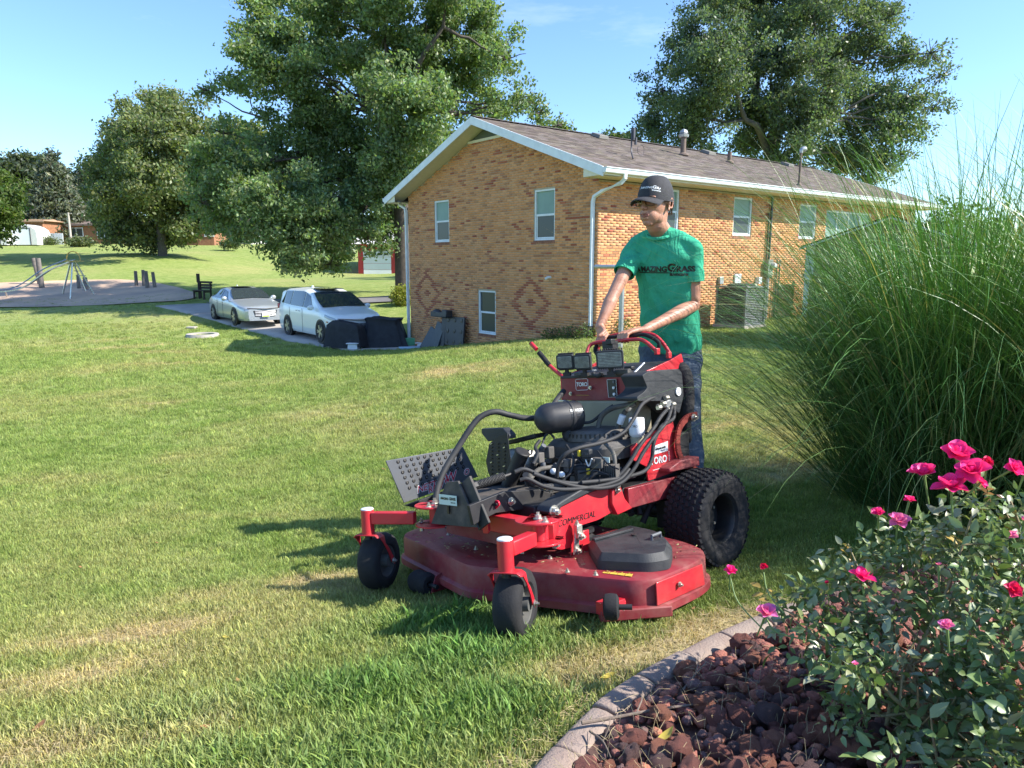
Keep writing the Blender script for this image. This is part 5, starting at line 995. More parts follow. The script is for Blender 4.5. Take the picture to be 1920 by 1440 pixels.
# front cross frame
mb = MB(); mb.beam((-.43, .92, .375), (.33, .95, .375), .07, .075); B('cross_beam', mb, red, .004)
mb = MB(); mb.beam((-.33, .80, .37), (-.43, .93, .37), .05, .07); B('cross_beam_end', mb, red, .004)
mb = MB(); mb.prism([(-.20, .0), (.36, .0), (.34, .12), (.16, .17), (-.12, .17)], .012, fr=((0, .88, .25), X, Z)); B('front_plate', mb, dred, .002)
# hook lever with a slot
hk = [Vector((p.x, p.z)) for p in (ml(u, v, 1, .97) for u, v in ((907, 1000), (905, 962), (913, 945), (924, 938), (935, 938), (938, 946), (932, 953), (920, 962), (916, 975), (918, 1000)))]
mb = MB(); mb.prism(rpoly(hk, .01, 3), .008, fr=((0, .975, 0), X, Z)); B('hook_lever', mb, mat('hook_red', (.62, .015, .04), rough=.3), .001)
p = ml(928, 946, 1, .99); mb = MB(); mb.prism(rpoly([Vector((-.016, -.004)), Vector((.014, -.008)), Vector((.016, .004)), Vector((-.014, .008))], .004), .003, fr=(p+Vector((0, .002, 0)), X, Z)); B('hook_slot', mb, blkm, 0)
# near side rail with COMMERCIAL lettering
xr = -.345
rail = [ml(u, v, 0, xr) for u, v in ((1032, 955), (1046, 950), (1092, 930), (1148, 908), (1160, 912), (1166, 950), (1122, 975), (1090, 985), (1094, 1020), (1050, 1032), (1036, 1025), (1030, 1000))]
mb = MB(); pl_ = rpoly([Vector((p.y, p.z)) for p in rail], [.02, .01, .01, .01, .01, .01, .02, .01, .01, .03, .03, .02], 4); mb.prism(pl_, .012, fr=((xr, 0, 0), Y, Z)); B('side_rail', mb, red, .0015)
mb = MB(); mb.beam((xr+.05, .80, .40), (xr+.05, -.1, .42), .07, .08); B('frame_tube', mb, blkm, .003)
for u, v, r_ in ((1038, 958, .015), (1040, 1020, .012)):
    p = ml(u, v, 0, xr-.013); bolt(p, (-1, 0, 0), r_)
hood = [ml(u, v, 0, xr) for u, v in ((1030, 962), (1035, 950), (1052, 938), (1095, 912), (1150, 893), (1185, 885), (1190, 895), (1148, 906), (1100, 925), (1050, 950), (1040, 966))]
mb = MB(); mb.prism([(p.y, p.z) for p in hood], .10, fr=((xr-.012, 0, 0), Y, Z)); B('rail_shroud', mb, blkp, .006, seg=2)
blkr = [ml(u, v, 0, xr-.02) for u, v in ((1148, 918), (1164, 912), (1172, 935), (1186, 953), (1158, 966), (1148, 945))]
mb = MB(); mb.prism([(p.y, p.z) for p in blkr], .05, fr=((xr-.02, 0, 0), Y, Z)); B('rail_bracket', mb, red, .004); bolt(ml(1157, 919, 0, xr-.022), (-1, 0, 0), .009)
# deck hanger: slotted zinc link with bolt
p0, p1 = ml(1082, 985, 0, xr-.03), ml(1080, 1040, 0, xr-.03); mb = MB(); mb.beam(p0, p1, .03, .010, up=(1, 0, 0)); B('deck_link', mb, zinc, .003); bolt((p1.x-.008, p1.y, p1.z+.02), (-1, 0, 0), .010)
p = ml(1083, 1010, 0, xr-.03); mb = MB(); mb.box(p+Vector((-.005, 0, .035)), (.025, .035, .06)); B('hanger_clamp', mb, zinc, .003); bolt(p+Vector((-.02, 0, .015)), (-1, 0, 0), .011); bolt(p+Vector((0, 0, .065)), r=.008)
for dy in (0, .075): q = ml(1047, 1030, 0, xr+.01); mb = MB(); mb.prism([(0, 0), (.05, 0), (.04, .10), (.0, .10)], .008, fr=((xr+.0, q.y-.12-dy, .205), Y, Z)); B('deck_lug', mb, red, .002)
text_obj('commercial_lettering', 'COMMERCIAL', .040, deck_, mow, ml(1082, 973, 0, xr-.0015), ml(1112, 964, 0, xr)-ml(1052, 981, 0, xr), Z, depth=.0006, shear=.2)
# black centre frame running forward, front weight bracket with sticker
def side_plate(x, pts, th, m, name='frame_plate'):
    P = [ml(u, v, 0, x) for u, v in pts]; mb = MB(); mb.prism([(p.y, p.z) for p in P], th, fr=((x, 0, 0), Y, Z)); return B(name, mb, m, .002)
side_plate(-.15, ((880, 948), (905, 938), (945, 922), (1010, 918), (1060, 932), (1080, 945), (1040, 960), (985, 955), (930, 962), (905, 975), (888, 985)), .02, blkm)
mb = MB(); mb.prism(rpoly([Vector(p) for p in ((-.15, .50), (-.12, .88), (-.10, 1.04), (.16, 1.06), (.24, .92), (.22, .5))], .03), .010, fr=((0, 0, .455), X, Y)); B('frame_top', mb, wornm, .002)
side_plate(.24, ((880, 920), (960, 880), (1060, 860), (1060, 900), (900, 960)), .02, blkm)
for u, v in ((958, 940),): bolt(ml(u, v, 0, -.152), (-1, 0, 0), .011)
for x, y in ((-.1, .66), (-.13, .6), (.05, .98)): bolt((x, y, .466), r=.009)
bp_ = [ml(u, v, 1, 1.08) for u, v in ((836, 904), (858, 902), (896, 990), (808, 982))]
mb = MB(); mb.prism([(p.x, p.z) for p in bp_], .012, fr=((0, 1.08, 0), X, Z)); B('weight_bracket', mb, wornm, .002)
a, b = ml(860, 902, 1, 1.085), ml(896, 990, 1, 1.085); mb = MB(); mb.beam(a+Vector((-.004, -.035, 0)), b+Vector((-.004, -.035, 0)), .014, .085, up=(1, 0, 0)); B('bracket_flange', mb, wornm, .003)
mb = MB(); p = ml(841, 956, 1, 1.09); mb.box(p, (.012, .006, .035)); B('bracket_slot', mb, deck_, 0)
def decal(name, quadpx, ax, val, m, off_, lines, grow=1.0):
    """flat sticker with printed lines on a machine plane"""
    P = [ml(u, v, ax, val) for u, v in quadpx]; o_ = P[3]; A = P[2]-P[3]; Bv = P[0]-P[3]; Nn = A.cross(Bv).normalized(); d = Nn*off_
    mb = MB(); mb.add([q+d for q in (P[3], P[2], P[1], P[0])]+[q-d*.2 for q in (P[3], P[2], P[1], P[0])], [(0, 1, 2, 3), (4, 7, 6, 5), (0, 4, 5, 1), (1, 5, 6, 2), (2, 6, 7, 3), (3, 7, 4, 0)]); o = mb.build(name, m, mow, smooth=False)
    for txt, fx, fy, sz, mm, kw in lines:
        c = o_+A*fx+Bv*fy+Nn*(off_*1.0+.0006); t = text_obj('lettering', txt, sz*Bv.length, mm, o, c, A, Bv, depth=.0004, **kw)
    return o
decal('sticker', ((823, 926), (856, 930), (857, 949), (824, 945)), 1, 1.093, decb, .0012, [('AMAZING', .32, .60, .30, deck_, dict(bold=.0006, space=.9)), ('GRASS', .77, .62, .38, deck_, dict(bold=.0006, space=.9)), ('lawncare', .80, .28, .2, deck_, {})])
# cotter pin
p = ml(888, 945, 1, 1.0); mb = MB(); mb.tube(spline([p+Vector((.03, 0, .012)), p+Vector((.01, 0, .022)), p+Vector((-.005, 0, .002)), p+Vector((-.03, 0, .006)), p+Vector((-.045, 0, -.002))], 5), .0028, n=6); mb.tube([p+Vector((.03, 0, -.008)), p+Vector((-.04, 0, .0))], .0028, n=6); mb.ball(p+Vector((-.03, 0, 0)), .009); B('cotter_pin', mb, whp, 0)
# spring and clevis
a, b = ml(893, 910, 1, .86), ml(945, 893, 1, .70); mb = MB(); x_, y_, z_ = frame(a, b); L_ = (b-a).length
mb.tube([a+z_*(L_*t/160)+(x_*math.cos(t*.75)+y_*math.sin(t*.75))*.018 for t in range(161)], .0042, n=5); B('spring', mb, hosem, 0); mb = MB(); mb.cyl(a-z_*.05, b+z_*.04, .009, n=8); mb.cyl(a-z_*.03, a+z_*.005, .022, n=6); B('spring_rod', mb, blkm, 0); mb = MB(); mb.cyl(a-z_*.075, a-z_*.03, .011, n=10); B('rod_end', mb, zinc, 0)
# dimpled chute deflector raised on the far side
cp = [ml(u, v, 0, .88) for u, v in ((723, 864), (868, 838), (896, 894), (757, 943))]; O_ = cp[3]; A_ = cp[2]-cp[3]; B_ = cp[0]-cp[3]; Nn = A_.cross(B_).normalized()
if Nn.dot(MI @ Vector((0, 0, CAMZ))-O_) < 0: Nn = -Nn
mb = MB(); q = [cp[3], cp[2], cp[1], cp[0]]; mb.add([p+Nn*.0035 for p in q]+[p-Nn*.0035 for p in q], [(0, 1, 2, 3), (7, 6, 5, 4), (0, 4, 5, 1), (1, 5, 6, 2), (2, 6, 7, 3), (3, 7, 4, 0)]); ch = B('chute_deflector', mb, greyp, .002)
dm_ = MB(); dm_.lathe([(.0, .0008), (.004, .001), (.0062, .0032), (.009, .0024), (.0125, .0)], (0, 0, 0), axis=Nn, n=10); dmesh = dm_.mesh('dimple', blkm); dh = MB(); dh.lathe([(0, .0022), (.0035, .0020)], (0, 0, 0), axis=Nn, n=8); dhm = dh.mesh('dimple_dot', zinc)  # each dimple is a black ring with a zinc dot at its centre
for r_ in range(6):
    for k in range(11):
        fx = .13+.083*k+(.0 if r_ % 2 else .0)+.0; fy = .93-.128*r_
        if fx > .93 or (r_ == 5 and k > 4) or (r_ == 4 and k == 10): continue
        o = link('dimple', dmesh, ch); o.location = (cp[3]*(1-fx)+cp[2]*fx)*(1-fy)+(cp[0]*(1-fx)+cp[1]*fx)*fy+Nn*.0035; o2 = link('dimple_dot', dhm, o)
red2 = mat('decal_red', (.62, .02, .05), rough=.35)
for txt, fx, fy, sz in (('NETTEW', .40, .175, .055), ('REW', .42, .085, .050), ('W', .64, .20, .085), ('O', .87, .20, .05)):
    for mm, bo, dz in ((decw, .0045, .0042), (red2, .0004, .0052)):
        text_obj('chute_lettering', txt, sz, mm, ch, O_+A_*fx+B_*fy+Nn*dz, (A_ if Nn.dot(A_.cross(B_)) > 0 else -A_), B_, bold=bo if bo else .001, depth=.0003, shear=.25)
side_plate(.78, ((760, 948), (893, 900), (898, 925), (790, 955)), .02, blkm, 'chute_hinge')
# exhaust stack, muffler, guard
a, b = ml(947, 925, 1, .62), ml(980, 847, 1, .60); mb = MB(); x_, y_, z_ = frame(a, b); L_ = (b-a).length; mb.lathe([(.036, -.02), (.036, L_-.012), (.040, L_-.01), (.041, L_), (.037, L_+.004), (.02, L_+.005), (0, L_+.005)], a, axis=z_, n=28); B('exhaust_tube', mb, mat('satin_black', (.022, .022, .023), rough=.35, metal=.3, dirt=(.09, .08, .07), dirtamt=.4), 0)
c = ml(958, 866, 1, .50); mb = MB(); mb.lathe([(.0, .0), (.065, .0), (.072, .012), (.072, .16), (.06, .17), (0, .17)], c-Vector((.0, 0, 0)), axis=(-1, 0, 0), n=30); B('muffler', mb, mat('muffler_steel', (.32, .31, .29), rough=.4, metal=.8, var=.3, scale=12), 0)
gp_ = [ml(u, v, 1, .60) for u, v in ((917, 832), (934, 818), (951, 812), (958, 870), (952, 925), (930, 920), (915, 885), (911, 865))]
mb = MB(); mb.prism([(p.x, p.z) for p in gp_], .004, fr=((0, .60, 0), X, Z)); gd = B('muffler_guard', mb, blkm, .001); sm_ = MB(); sm_.box((0, 0, 0), (.016, .004, .005)); smm = sm_.mesh('guard_slot', zinc, smooth=False)
for i in range(13):
    for j in range(3):
        p = ml(921+j*12, 832+i*7, 1, .605); o = link('guard_slot', smm if (i*3+j) % 5 == 0 else sm_.mesh('guard_slot', deck_, smooth=False), gd); o.location = p; o.rotation_euler = (0, .3, 0)
fl = [ml(u, v, 1, .56) for u, v in ((908, 803), (948, 802), (960, 815), (960, 822), (920, 827), (908, 812))]; mb = MB(); mb.prism([(p.x, p.z) for p in fl], .05, fr=((0, .58, 0), X, Z)); B('guard_hood', mb, blkp, .004)
mb = MB(); a, b = ml(955, 830, 1, .42), ml(1015, 815, 1, .42); mb.beam(a, b, .02, .10, up=(0, 1, 0)); B('heat_shield', mb, blkm, .002)
# engine ------------------------------------------------
en = empty('engine', (0, 0, 0)); en.parent = mow; EC = Vector((-.055, .18, 0)); E_ = lambda nm, mb, m, bevel=.003, **k: mb.build(nm, m, en, bevel=bevel, **k)
engm = mat('engine_black', (.075, .071, .066), rough=.5, var=.3, scale=10, dirt=(.22, .19, .16), dirtamt=.6)
mb = MB(); mb.box(EC+Vector((0, 0, .47)), (.30, .26, .22)); mb.cyl(EC+Z*.36, EC+Z*.62, .15, n=24); E_('crankcase', mb, blkm)
mb = MB(); mb.prism(rpoly([EC.xy+Vector(q) for q in ((-.23, -.20), (.23, -.20), (.23, .13), (.17, .19), (-.17, .19), (-.23, .13))], .06, 5), .085, fr=((0, 0, .585), X, Y), inset=.03, insz=.03); E_('blower_housing', mb, engm, .004)
mb = MB(); mb.lathe([(.175, 0), (.175, .012), (.165, .04), (.15, .052), (.06, .06), (.0, .061)], EC+Z*.67, n=48); scr = E_('fan_screen', mb, engm, 0, angle=25)
fm = MB(); fm.box((0, 0, 0), (.007, .003, .024)); fmm = fm.mesh('screen_slot', deck_, smooth=False)
for k in range(44): t = k*2*math.pi/44; o = link('screen_slot', fmm, scr); o.location = EC+Vector((.1715*math.cos(t), .1715*math.sin(t), .697)); o.rotation_euler = (0, 0, t+math.pi/2)
for s_ in (-1, 1):                   # two finned cylinders facing forward
    base = EC+Vector((s_*.115, .16, .50)); d = Vector((s_*.45, .9, 0)).normalized(); sd = d.cross(Z)
    for k in range(12):
        mb = MB(); cc = base+d*(.0+.0)+Z*(-.075+k*.013); mb.box(cc+d*.03, (.15, .12, .005), rot=math.atan2(d.y, d.x)-math.pi/2); mb.build('cooling_fin', engm, en, smooth=False)
    mb = MB(); mb.box(base+d*.105, (.13, .035, .145), rot=math.atan2(d.y, d.x)-math.pi/2); vc = E_('valve_cover', mb, blkm, .01); mb = MB(); mb.box(base+d*.125+Z*.0, (.09, .012, .10), rot=math.atan2(d.y, d.x)-math.pi/2); E_('cover_plate', mb, engm, .006)
mb = MB(); mb.box(EC+Vector((0, .215, .55)), (.15, .09, .09)); mb.box(EC+Vector((.02, .25, .49)), (.12, .07, .07)); E_('carburettor', mb, blkm, .006)
for dx, dz, r_ in ((-.05, .55, .018), (.03, .56, .015), (-.09, .5, .02)): mb = MB(); mb.cyl(EC+Vector((dx, .24, dz)), EC+Vector((dx, .285, dz)), r_, n=12); E_('intake_port', mb, greyp, 0)
for k, (u, v, c_) in enumerate(((1086, 850, yel), (1103, 884, yel))): p = ml(u, v, 1, .46); mb = MB(); mb.box(p, (.014, .012, .03)); E_('yellow_connector', mb, c_, .002)
for i, pts in enumerate((((1030, 850), (1050, 862), (1080, 852), (1100, 868), (1130, 860)), ((1084, 862), (1095, 872), (1101, 880)), ((1098, 862), (1104, 874), (1110, 860)), ((1040, 878), (1070, 890), (1110, 882), (1140, 890)), ((1020, 870), (1025, 895), (1050, 905)), ((1120, 845), (1140, 870), (1160, 880)))):
    mb = MB(); mb.tube(spline([ml(u, v, 1, .44+.01*i) for u, v in pts], 6), .0035, n=6); E_('wire', mb, deck_ if i != 2 else decw, 0)
p = ml(1135, 862, 1, .42); mb = MB(); mb.box(p, (.05, .003, .026)); E_('engine_label', mb, decb, 0)
p = ml(1098, 850, 1, .44); mb = MB(); mb.box(p, (.07, .03, .045)); E_('ignition_box', mb, blkp, .006); text_obj('engine_lettering', 'VORTEX', .016, greyp, en, p+Vector((0, .0165, .0)), -X, Z, depth=.0004)
mb = MB()
for k in range(8): mb.box(ml(1130+k*4, 890, 1, .42), (.004, .03, .10))
E_('recoil_ribs', mb, engm, 0); en.children[-1]['kind'] = 'stuff'
mb = MB(); mb.tube(spline([ml(u, v, 1, .50) for u, v in ((1020, 835), (1012, 850), (1018, 868), (1018, 895))], 6), .014, n=10); E_('intake_tube', mb, greyp, 0)
for u, v, r_ in ((1038, 884, .016), (1053, 890, .015), (1046, 887, .01)): mb = MB(); mb.ball(ml(u, v, 1, .55), (r_*1.3, r_, r_)); B('white_fitting', mb, whp, 0)
# air cleaner canister with clips and label
a, b = ml(1014, 786, 1, .46), ml(1088, 778, 1, .24); z_ = (b-a).normalized(); Lc = (b-a).length; mb = MB()
mb.lathe([(0, -.030), (.030, -.026), (.056, -.008), (.072, .014), (.080, .045), (.080, .145), (.0845, .150), (.0845, .162), (.080, .168), (.080, Lc-.03), (.07, Lc-.01), (.03, Lc), (0, Lc)], a, axis=z_, n=36); ac_ = B('air_cleaner', mb, mat('canister_black', (.022, .022, .025), rough=.32, dirt=(.10, .09, .08), dirtamt=.3), 0, angle=30)
for t in (-.6, 1.0): xx, yy, zz = frame(a, b); mb = MB(); c = a+z_*.155+(xx*math.cos(t)+yy*math.sin(t))*.088; mb.box(c, (.05, .012, .02)); B('clip', mb, zinc, .002, parent=ac_)
mb = MB(); mb.tube(spline([a+z_*.19+Vector((-.0, .03, -.06)), a+z_*.2+Vector((0, .06, -.1)), a+z_*.22+Vector((-.05, .03, -.16))], 5), .03, n=14); B('intake_hose', mb, hosem, 0)
cn_ = a+z_*(Lc*.74); vd = (MI @ Vector((0, 0, CAMZ))-cn_); vd = (vd-z_*vd.dot(z_)).normalized(); vd = (vd+Z*.2).normalized(); vd = (vd-z_*vd.dot(z_)).normalized(); upv = z_.cross(vd); mb = MB()
for k in range(5):
    t0, t1 = -.42+.168*k, -.42+.168*(k+1); f_ = lambda t, s_: cn_+z_*s_+(vd*math.cos(t)+upv*math.sin(t))*.0812; mb.quad(f_(t0, -.035), f_(t0, .035), f_(t1, .035), f_(t1, -.035))
B('canister_label', mb, deck_, 0, parent=ac_)
tx = -z_ if (-z_).dot(MI.to_3x3() @ X) > -9 and True else z_; A1 = z_; B1 = -vd.cross(z_) if (vd.cross(z_)).z < 0 else vd.cross(z_); A1 = B1.cross(vd); text_obj('canister_lettering', 'KOHLER', .020, decw, ac_, cn_+vd*.0822+B1*.010, A1, B1, depth=.0003, bold=.0004)
# fuel tank, black side tank, oil filter
mb = MB(); mb.box((.0, -.02, .73), (.42, .20, .30)); B('fuel_tank', mb, tanp, .03, seg=4)
tb = [ml(u, v, 0, -.33) for u, v in ((1192, 704), (1204, 697), (1262, 692), (1267, 700), (1270, 742), (1262, 775), (1228, 752), (1184, 752), (1182, 745), (1196, 735), (1202, 727))]
mb = MB(); mb.prism(rpoly([Vector((p.y, p.z)) for p in tb], .012, 3), .14, fr=((-.37, 0, 0), Y, Z), inset=.0); B('side_tank', mb, blkp, .014, seg=4)
fc = ml(1194, 800, 1, .16); mb = MB(); mb.lathe([(.0, -.052), (.028, -.05), (.037, -.04), (.039, -.03), (.039, .038), (.036, .045), (0, .045)], fc, n=30); of_ = B('oil_filter', mb, whp, 0); text_obj('filter_lettering', 'TORO', .016, deck_, of_, fc+Vector((-.012, .0385, .005)), -X, Z, depth=.0004)
mb = MB(); mb.cyl(fc-Z*.085, fc-Z*.05, .034, n=24); B('filter_base', mb, tanp, 0)
# hydraulic / side tower
tw = [ml(u, v, 0, -.335) for u, v in ((1184, 838), (1216, 815), (1262, 790), (1272, 845), (1268, 884), (1216, 902), (1212, 875), (1186, 862))]
mb = MB(); mb.prism([(p.y, p.z) for p in tw], .01, fr=((-.335, 0, 0), Y, Z)); tp_ = B('side_tower', mb, red, .002)
mb = MB(); mb.box((-.20, -.10, .50), (.26, .34, .34)); B('transmission_box', mb, blkm, .01)
a, b = ml(1216, 875, 0, -.337), ml(1266, 856, 0, -.337); fr_ = [ml(u, v, 0, -.337) for u, v in ((1222, 860), (1254, 846), (1255, 873), (1224, 882))]
mb = MB()
for p, q in ((fr_[1], fr_[2]), (fr_[2], fr_[3])): mb.beam(p, q, .002, .0022, up=(1, 0, 0))
mb.build('logo_frame', decw, mow, smooth=False)
decal('sticker', ((1222, 838), (1252, 827), (1252, 845), (1221, 854)), 0, -.337, decw, .001, [('AMAZING GRASS', .52, .56, .30, deck_, dict(bold=.0007, space=.85)), ('lawncare', .7, .25, .2, deck_, {})])
text_obj('logo_lettering', 'TORO', .050, decw, mow, ml(1235, 863, 0, -.3372), -Y, ml(1235, 840, 0, -.33)-ml(1235, 866, 0, -.33), depth=.0006, bold=.0012)
# fender guard (curved bracket) and platform
arc = [ml(u, v, 0, -.36) for u, v in ((1306, 778), (1288, 784), (1274, 802), (1270, 830), (1276, 858), (1292, 876), (1306, 882))]
mb = MB(); P = spline(arc, 5); 
for p, q in zip(P[:-1], P[1:]): mb.beam(p, q, .035, .012, up=(1, 0, 0))
B('rear_bracket', mb, mat('rusty_red', (.20, .03, .022), rough=.55, var=.3, scale=8), 0); bolt(ml(1300, 783, 0, -.38), (-1, 0, 0), .012)
mb = MB(); mb.box((0, -.62, .155), (.52, .46, .02)); B('foot_platform', mb, blkm, .005); mb = MB(); mb.box((0, -.40, .24), (.5, .03, .18)); B('platform_riser', mb, blkm, .005)
mb = MB(); mb.box((0, -.24, .34), (.62, .12, .30)); B('rear_frame', mb, blkm, .01); mb = MB(); mb.beam((-.33, .30, .40), (-.33, -.30, .40), .05, .10); B('lower_side_rail', mb, dred, .004)
# knee pad
kp = spline([ml(1271, 684, 1, -.30), ml(1282, 706, 1, -.31), ml(1286, 745, 1, -.31), ml(1286, 790, 1, -.30)], 6); mb = MB(); mb.tube(kp, [.034, .040, .044, .046, .047, .048, .048, .048, .048, .048, .048, .048, .048, .047, .046, .044, .042, .040, .036], n=16, flat=1.0); B('knee_pad', mb, mat('black_foam', (.012, .012, .013), rough=.85, bump=.6, bscale=50), 0)
mb = MB(); mb.box((0, -.345, .80), (.58, .06, .42)); B('rear_cushion', mb, MATS['black_foam'], .03, seg=4)
p = ml(1271, 734, 0, -.372); mb = MB(); mb.cyl(p, p+Vector((-.006, 0, 0)), .022, n=20); mb.cyl(p+Vector((-.006, 0, 0)), p+Vector((-.009, 0, 0)), .008, n=12); B('round_badge', mb, decw, 0)
# console ------------------------------------------------
yc = .085
mb = MB(); mb.prism([(.262, .868), (.20, .862), (-.30, .862), (-.30, 1.0), (.262, 1.0)], .010, fr=((0, yc, 0), X, Z)); B('console_front', mb, dred, .002)  # deck's darker red puts the panel's shade into its colour
mb = MB(); mb.prism([(yc, .995), (-.20, 1.06), (-.30, 1.09), (-.33, 1.0), (-.33, .88), (yc, .86)], .01, fr=((-.285, 0, 0), Y, Z)); B('console_side', mb, red, .002)
mb = MB(); mb.prism([(yc, .995), (-.20, 1.06), (-.30, 1.09), (-.33, 1.0), (-.33, .88), (yc, .86)], .01, fr=((.262, 0, 0), Y, Z)); B('console_side', mb, red, .002)
for x in (.24, .215): pass
mb = MB(); mb.add([(-.28, yc+.005, 1.0), (.265, yc+.005, 1.0), (.265, -.27, 1.055), (-.28, -.27, 1.055), (-.28, yc+.005, .985), (.265, yc+.005, .985), (.265, -.27, 1.04), (-.28, -.27, 1.04)], [(0, 1, 2, 3), (7, 6, 5, 4), (0, 4, 5, 1), (1, 5, 6, 2), (2, 6, 7, 3), (3, 7, 4, 0)]); B('console_top', mb, blkp, .003)
ty = yc+.0115
def panel_frame(pts, name='logo_frame', r_=.0013):
    P = [ml(u, v, 1, ty) for u, v in pts]; mb = MB(); mb.tube([*P, P[0]], r_, n=5); mb.build(name, decw, mow)
panel_frame(((1079, 713), (1081, 711), (1100, 710), (1102, 712), (1103, 729), (1101, 731), (1082, 732), (1080, 729)))
text_obj('logo_lettering', 'TORO', .030, decw, mow, ml(1091, 721, 1, ty-.0005), -X, Z, depth=.0006, bold=.0006, space=.92)
P = [ml(u, v, 1, ty) for u, v in ((1138, 712), (1155, 711), (1157, 744), (1141, 745))]; mb = MB(); mb.add([p-Y*.001 for p in (P[3], P[2], P[1], P[0])], [(0, 1, 2, 3)]); B('switch_plate', mb, deck_, 0); panel_frame(((1138, 712), (1155, 711), (1157, 744), (1141, 745)))
for u, v, c_ in ((1151, 716, greyp), (1151, 727, decw), (1152, 739, whp)): p = ml(u, v, 1, ty+.001); mb = MB(); mb.cyl(p, p+Y*.006, .0075, n=14); B('panel_button', mb, c_, 0)
for u, v in ((1107, 727), (1182, 722), (1070, 738)): bolt(ml(u, v, 1, ty), (0, 1, 0), .006, nut=False)
mb = MB(); mb.tube([ml(u, v, 1, ty) for u, v in ((1080, 741), (1104, 741))], .001, n=4); mb.build('pin_stripe', decy, mow)
# work lights
def light(u, v, yv, w_, h_, yaw, tilt=0.12, slant=0):
    c = ml(u, v, 1, yv); e_ = empty('work_light', c, yaw); e_.parent = mow; e_.rotation_euler = (-tilt, 0, yaw)
    mb = MB(); mb.prism(rpoly([Vector((-w_/2, -h_/2)), Vector((w_/2, -h_/2)), Vector((w_/2, h_/2)), Vector((-w_/2, h_/2))], .012, 4), .022, fr=((0, .022, 0), X, Z)); mb.v = mb.v; o = mb.build('housing', blkp, e_, bevel=.003)
    mb = MB(); mb.prism(rpoly([Vector((-w_/2+.010, -h_/2+.010)), Vector((w_/2-.010, -h_/2+.010)), Vector((w_/2-.010, h_/2-.010)), Vector((-w_/2+.010, h_/2-.010))], .006, 3), .002, fr=((0, .0245, 0), X, Z)); mb.build('lens', lensm, e_)
    for k in range(9): mb = MB(); mb.box((0, .0255, -h_/2+.015+k*(h_-.03)/8), (w_-.024, .002, .0025)); mb.build('lens_rib', blkp, e_, smooth=False)
    for k in range(11):
        for zz in (-h_/2, h_/2): mb = MB(); mb.box((-w_/2+.01+k*(w_-.02)/10, -.008, zz*1.0), (.004, .03, .014)); mb.build('heat_fin', blkm, e_, smooth=False)
    mb = MB(); mb.cyl((0, -.005, -h_/2-.035), (0, -.005, -h_/2+.0), .012, n=10); mb.box((0, -.005, -h_/2-.03), (.04, .03, .02)); mb.build('bracket', blkm, e_)
light(1061, 678, .16, .098, .080, R(26), .1); light(1094, 678, .13, .100, .080, R(20), .1); light(1144, 673, .17, .140, .092, R(33), .12)
mb = MB(); p = ml(1144, 648, 1, .0); mb.box(p, (.075, .05, .05)); mb.box(p+Vector((-.02, .02, .02)), (.04, .04, .03)); mb.tube([p, p-Z*.06], .012, n=8); B('lever_clamp', mb, blkm, .006)
mb = MB(); p = ml(1120, 698, 1, .10); mb.tube([p+Vector((.03*math.cos(t), 0, .02*math.sin(t)-.0)) for t in np.linspace(3.2, 6.2, 10)], .012, n=8); B('cable_loop', mb, blkp, 0); text_obj('cap_lettering', 'STIHL', .012, decw, mow, p+Vector((0, .022, .012)), -X, Z, depth=.0004)
mb = MB(); p = ml(1168, 698, 1, .11); mb.cyl(p+X*.045, p-X*.045, .018, n=14); B('dial', mb, grime, .003); mb = MB(); p = ml(1088, 701, 1, .1); mb.box(p, (.07, .03, .018)); B('control_block', mb, greyp, .004)
for u, v, w_ in ((1180, 690, .05), (1195, 683, .035), (1170, 680, .04)): p = ml(u, v, 2, 1.03); mb = MB(); mb.box(p, (w_, .03, .02)); B('console_switch', mb, red if w_ < .045 else blkm, .005)
a, b = ml(1188, 700, 0, -.27), ml(1208, 680, 0, -.27); mb = MB(); mb.beam(a, b, .008, .006); B('trim_strip', mb, whp, .001)
p = ml(1216, 662, 2, 1.07); mb = MB(); mb.ball(p, .016); mb.tube([p+Vector((.018*math.cos(t), .018*math.sin(t), .012)) for t in np.linspace(0, 5, 8)], .006, n=6); B('key_switch', mb, zinc, 0)
# handle bars: two red hoops, black control bar with levers
def hoop(pts, yv, r_, m, name, zs=None):
    P = [ml(u, v, 1, y_) for (u, v), y_ in zip(pts, yv)]; mb = MB(); mb.tube(spline(P, 7), r_, n=12); return B(name, mb, m, 0)
hoop([(1100, 662), (1106, 648), (1120, 642), (1150, 640), (1180, 637), (1205, 638), (1228, 656), (1232, 662)], [-.05, -.08, -.10, -.12, -.13, -.14, -.15, -.15], .0105, red, 'front_handle_bar')
hoop([(1118, 662), (1128, 640), (1150, 629), (1185, 625), (1222, 627), (1240, 640), (1254, 660), (1256, 668)], [-.16, -.18, -.20, -.22, -.24, -.25, -.25, -.25], .0105, red, 'rear_handle_bar')
hoop([(1122, 668), (1116, 655), (1128, 634), (1150, 632), (1185, 630), (1210, 628), (1234, 641), (1235, 654)], [-.12, -.13, -.155, -.17, -.18, -.19, -.20, -.20], .011, MATS['black_foam'], 'control_bar')
for u, v, x_ in ((1232, 655, 0), (1254, 662, 0)): mb = MB(); mb.box(ml(u, v+4, 0, -.272), (.02, .03, .035)); B('handle_foot', mb, red, .004)
P = [ml(u, v, 1, .03) for u, v in ((996, 644), (1006, 655), (1030, 685), (1040, 694), (1055, 706), (1062, 716))]
mb = MB(); mb.tube([P[0], P[1]], .013, n=12); mb.tube([P[2]*.9+P[3]*.1, P[3], P[4], P[5]], .0115, n=12); B('brake_lever', mb, red, 0); mb = MB(); mb.tube([P[1]*.8+P[2]*.2, P[2]], .015, n=12); mb.tube([P[0]+(P[0]-P[1])*.1, P[0]], .013, n=10); B('lever_grip', mb, MATS['black_foam'], 0)
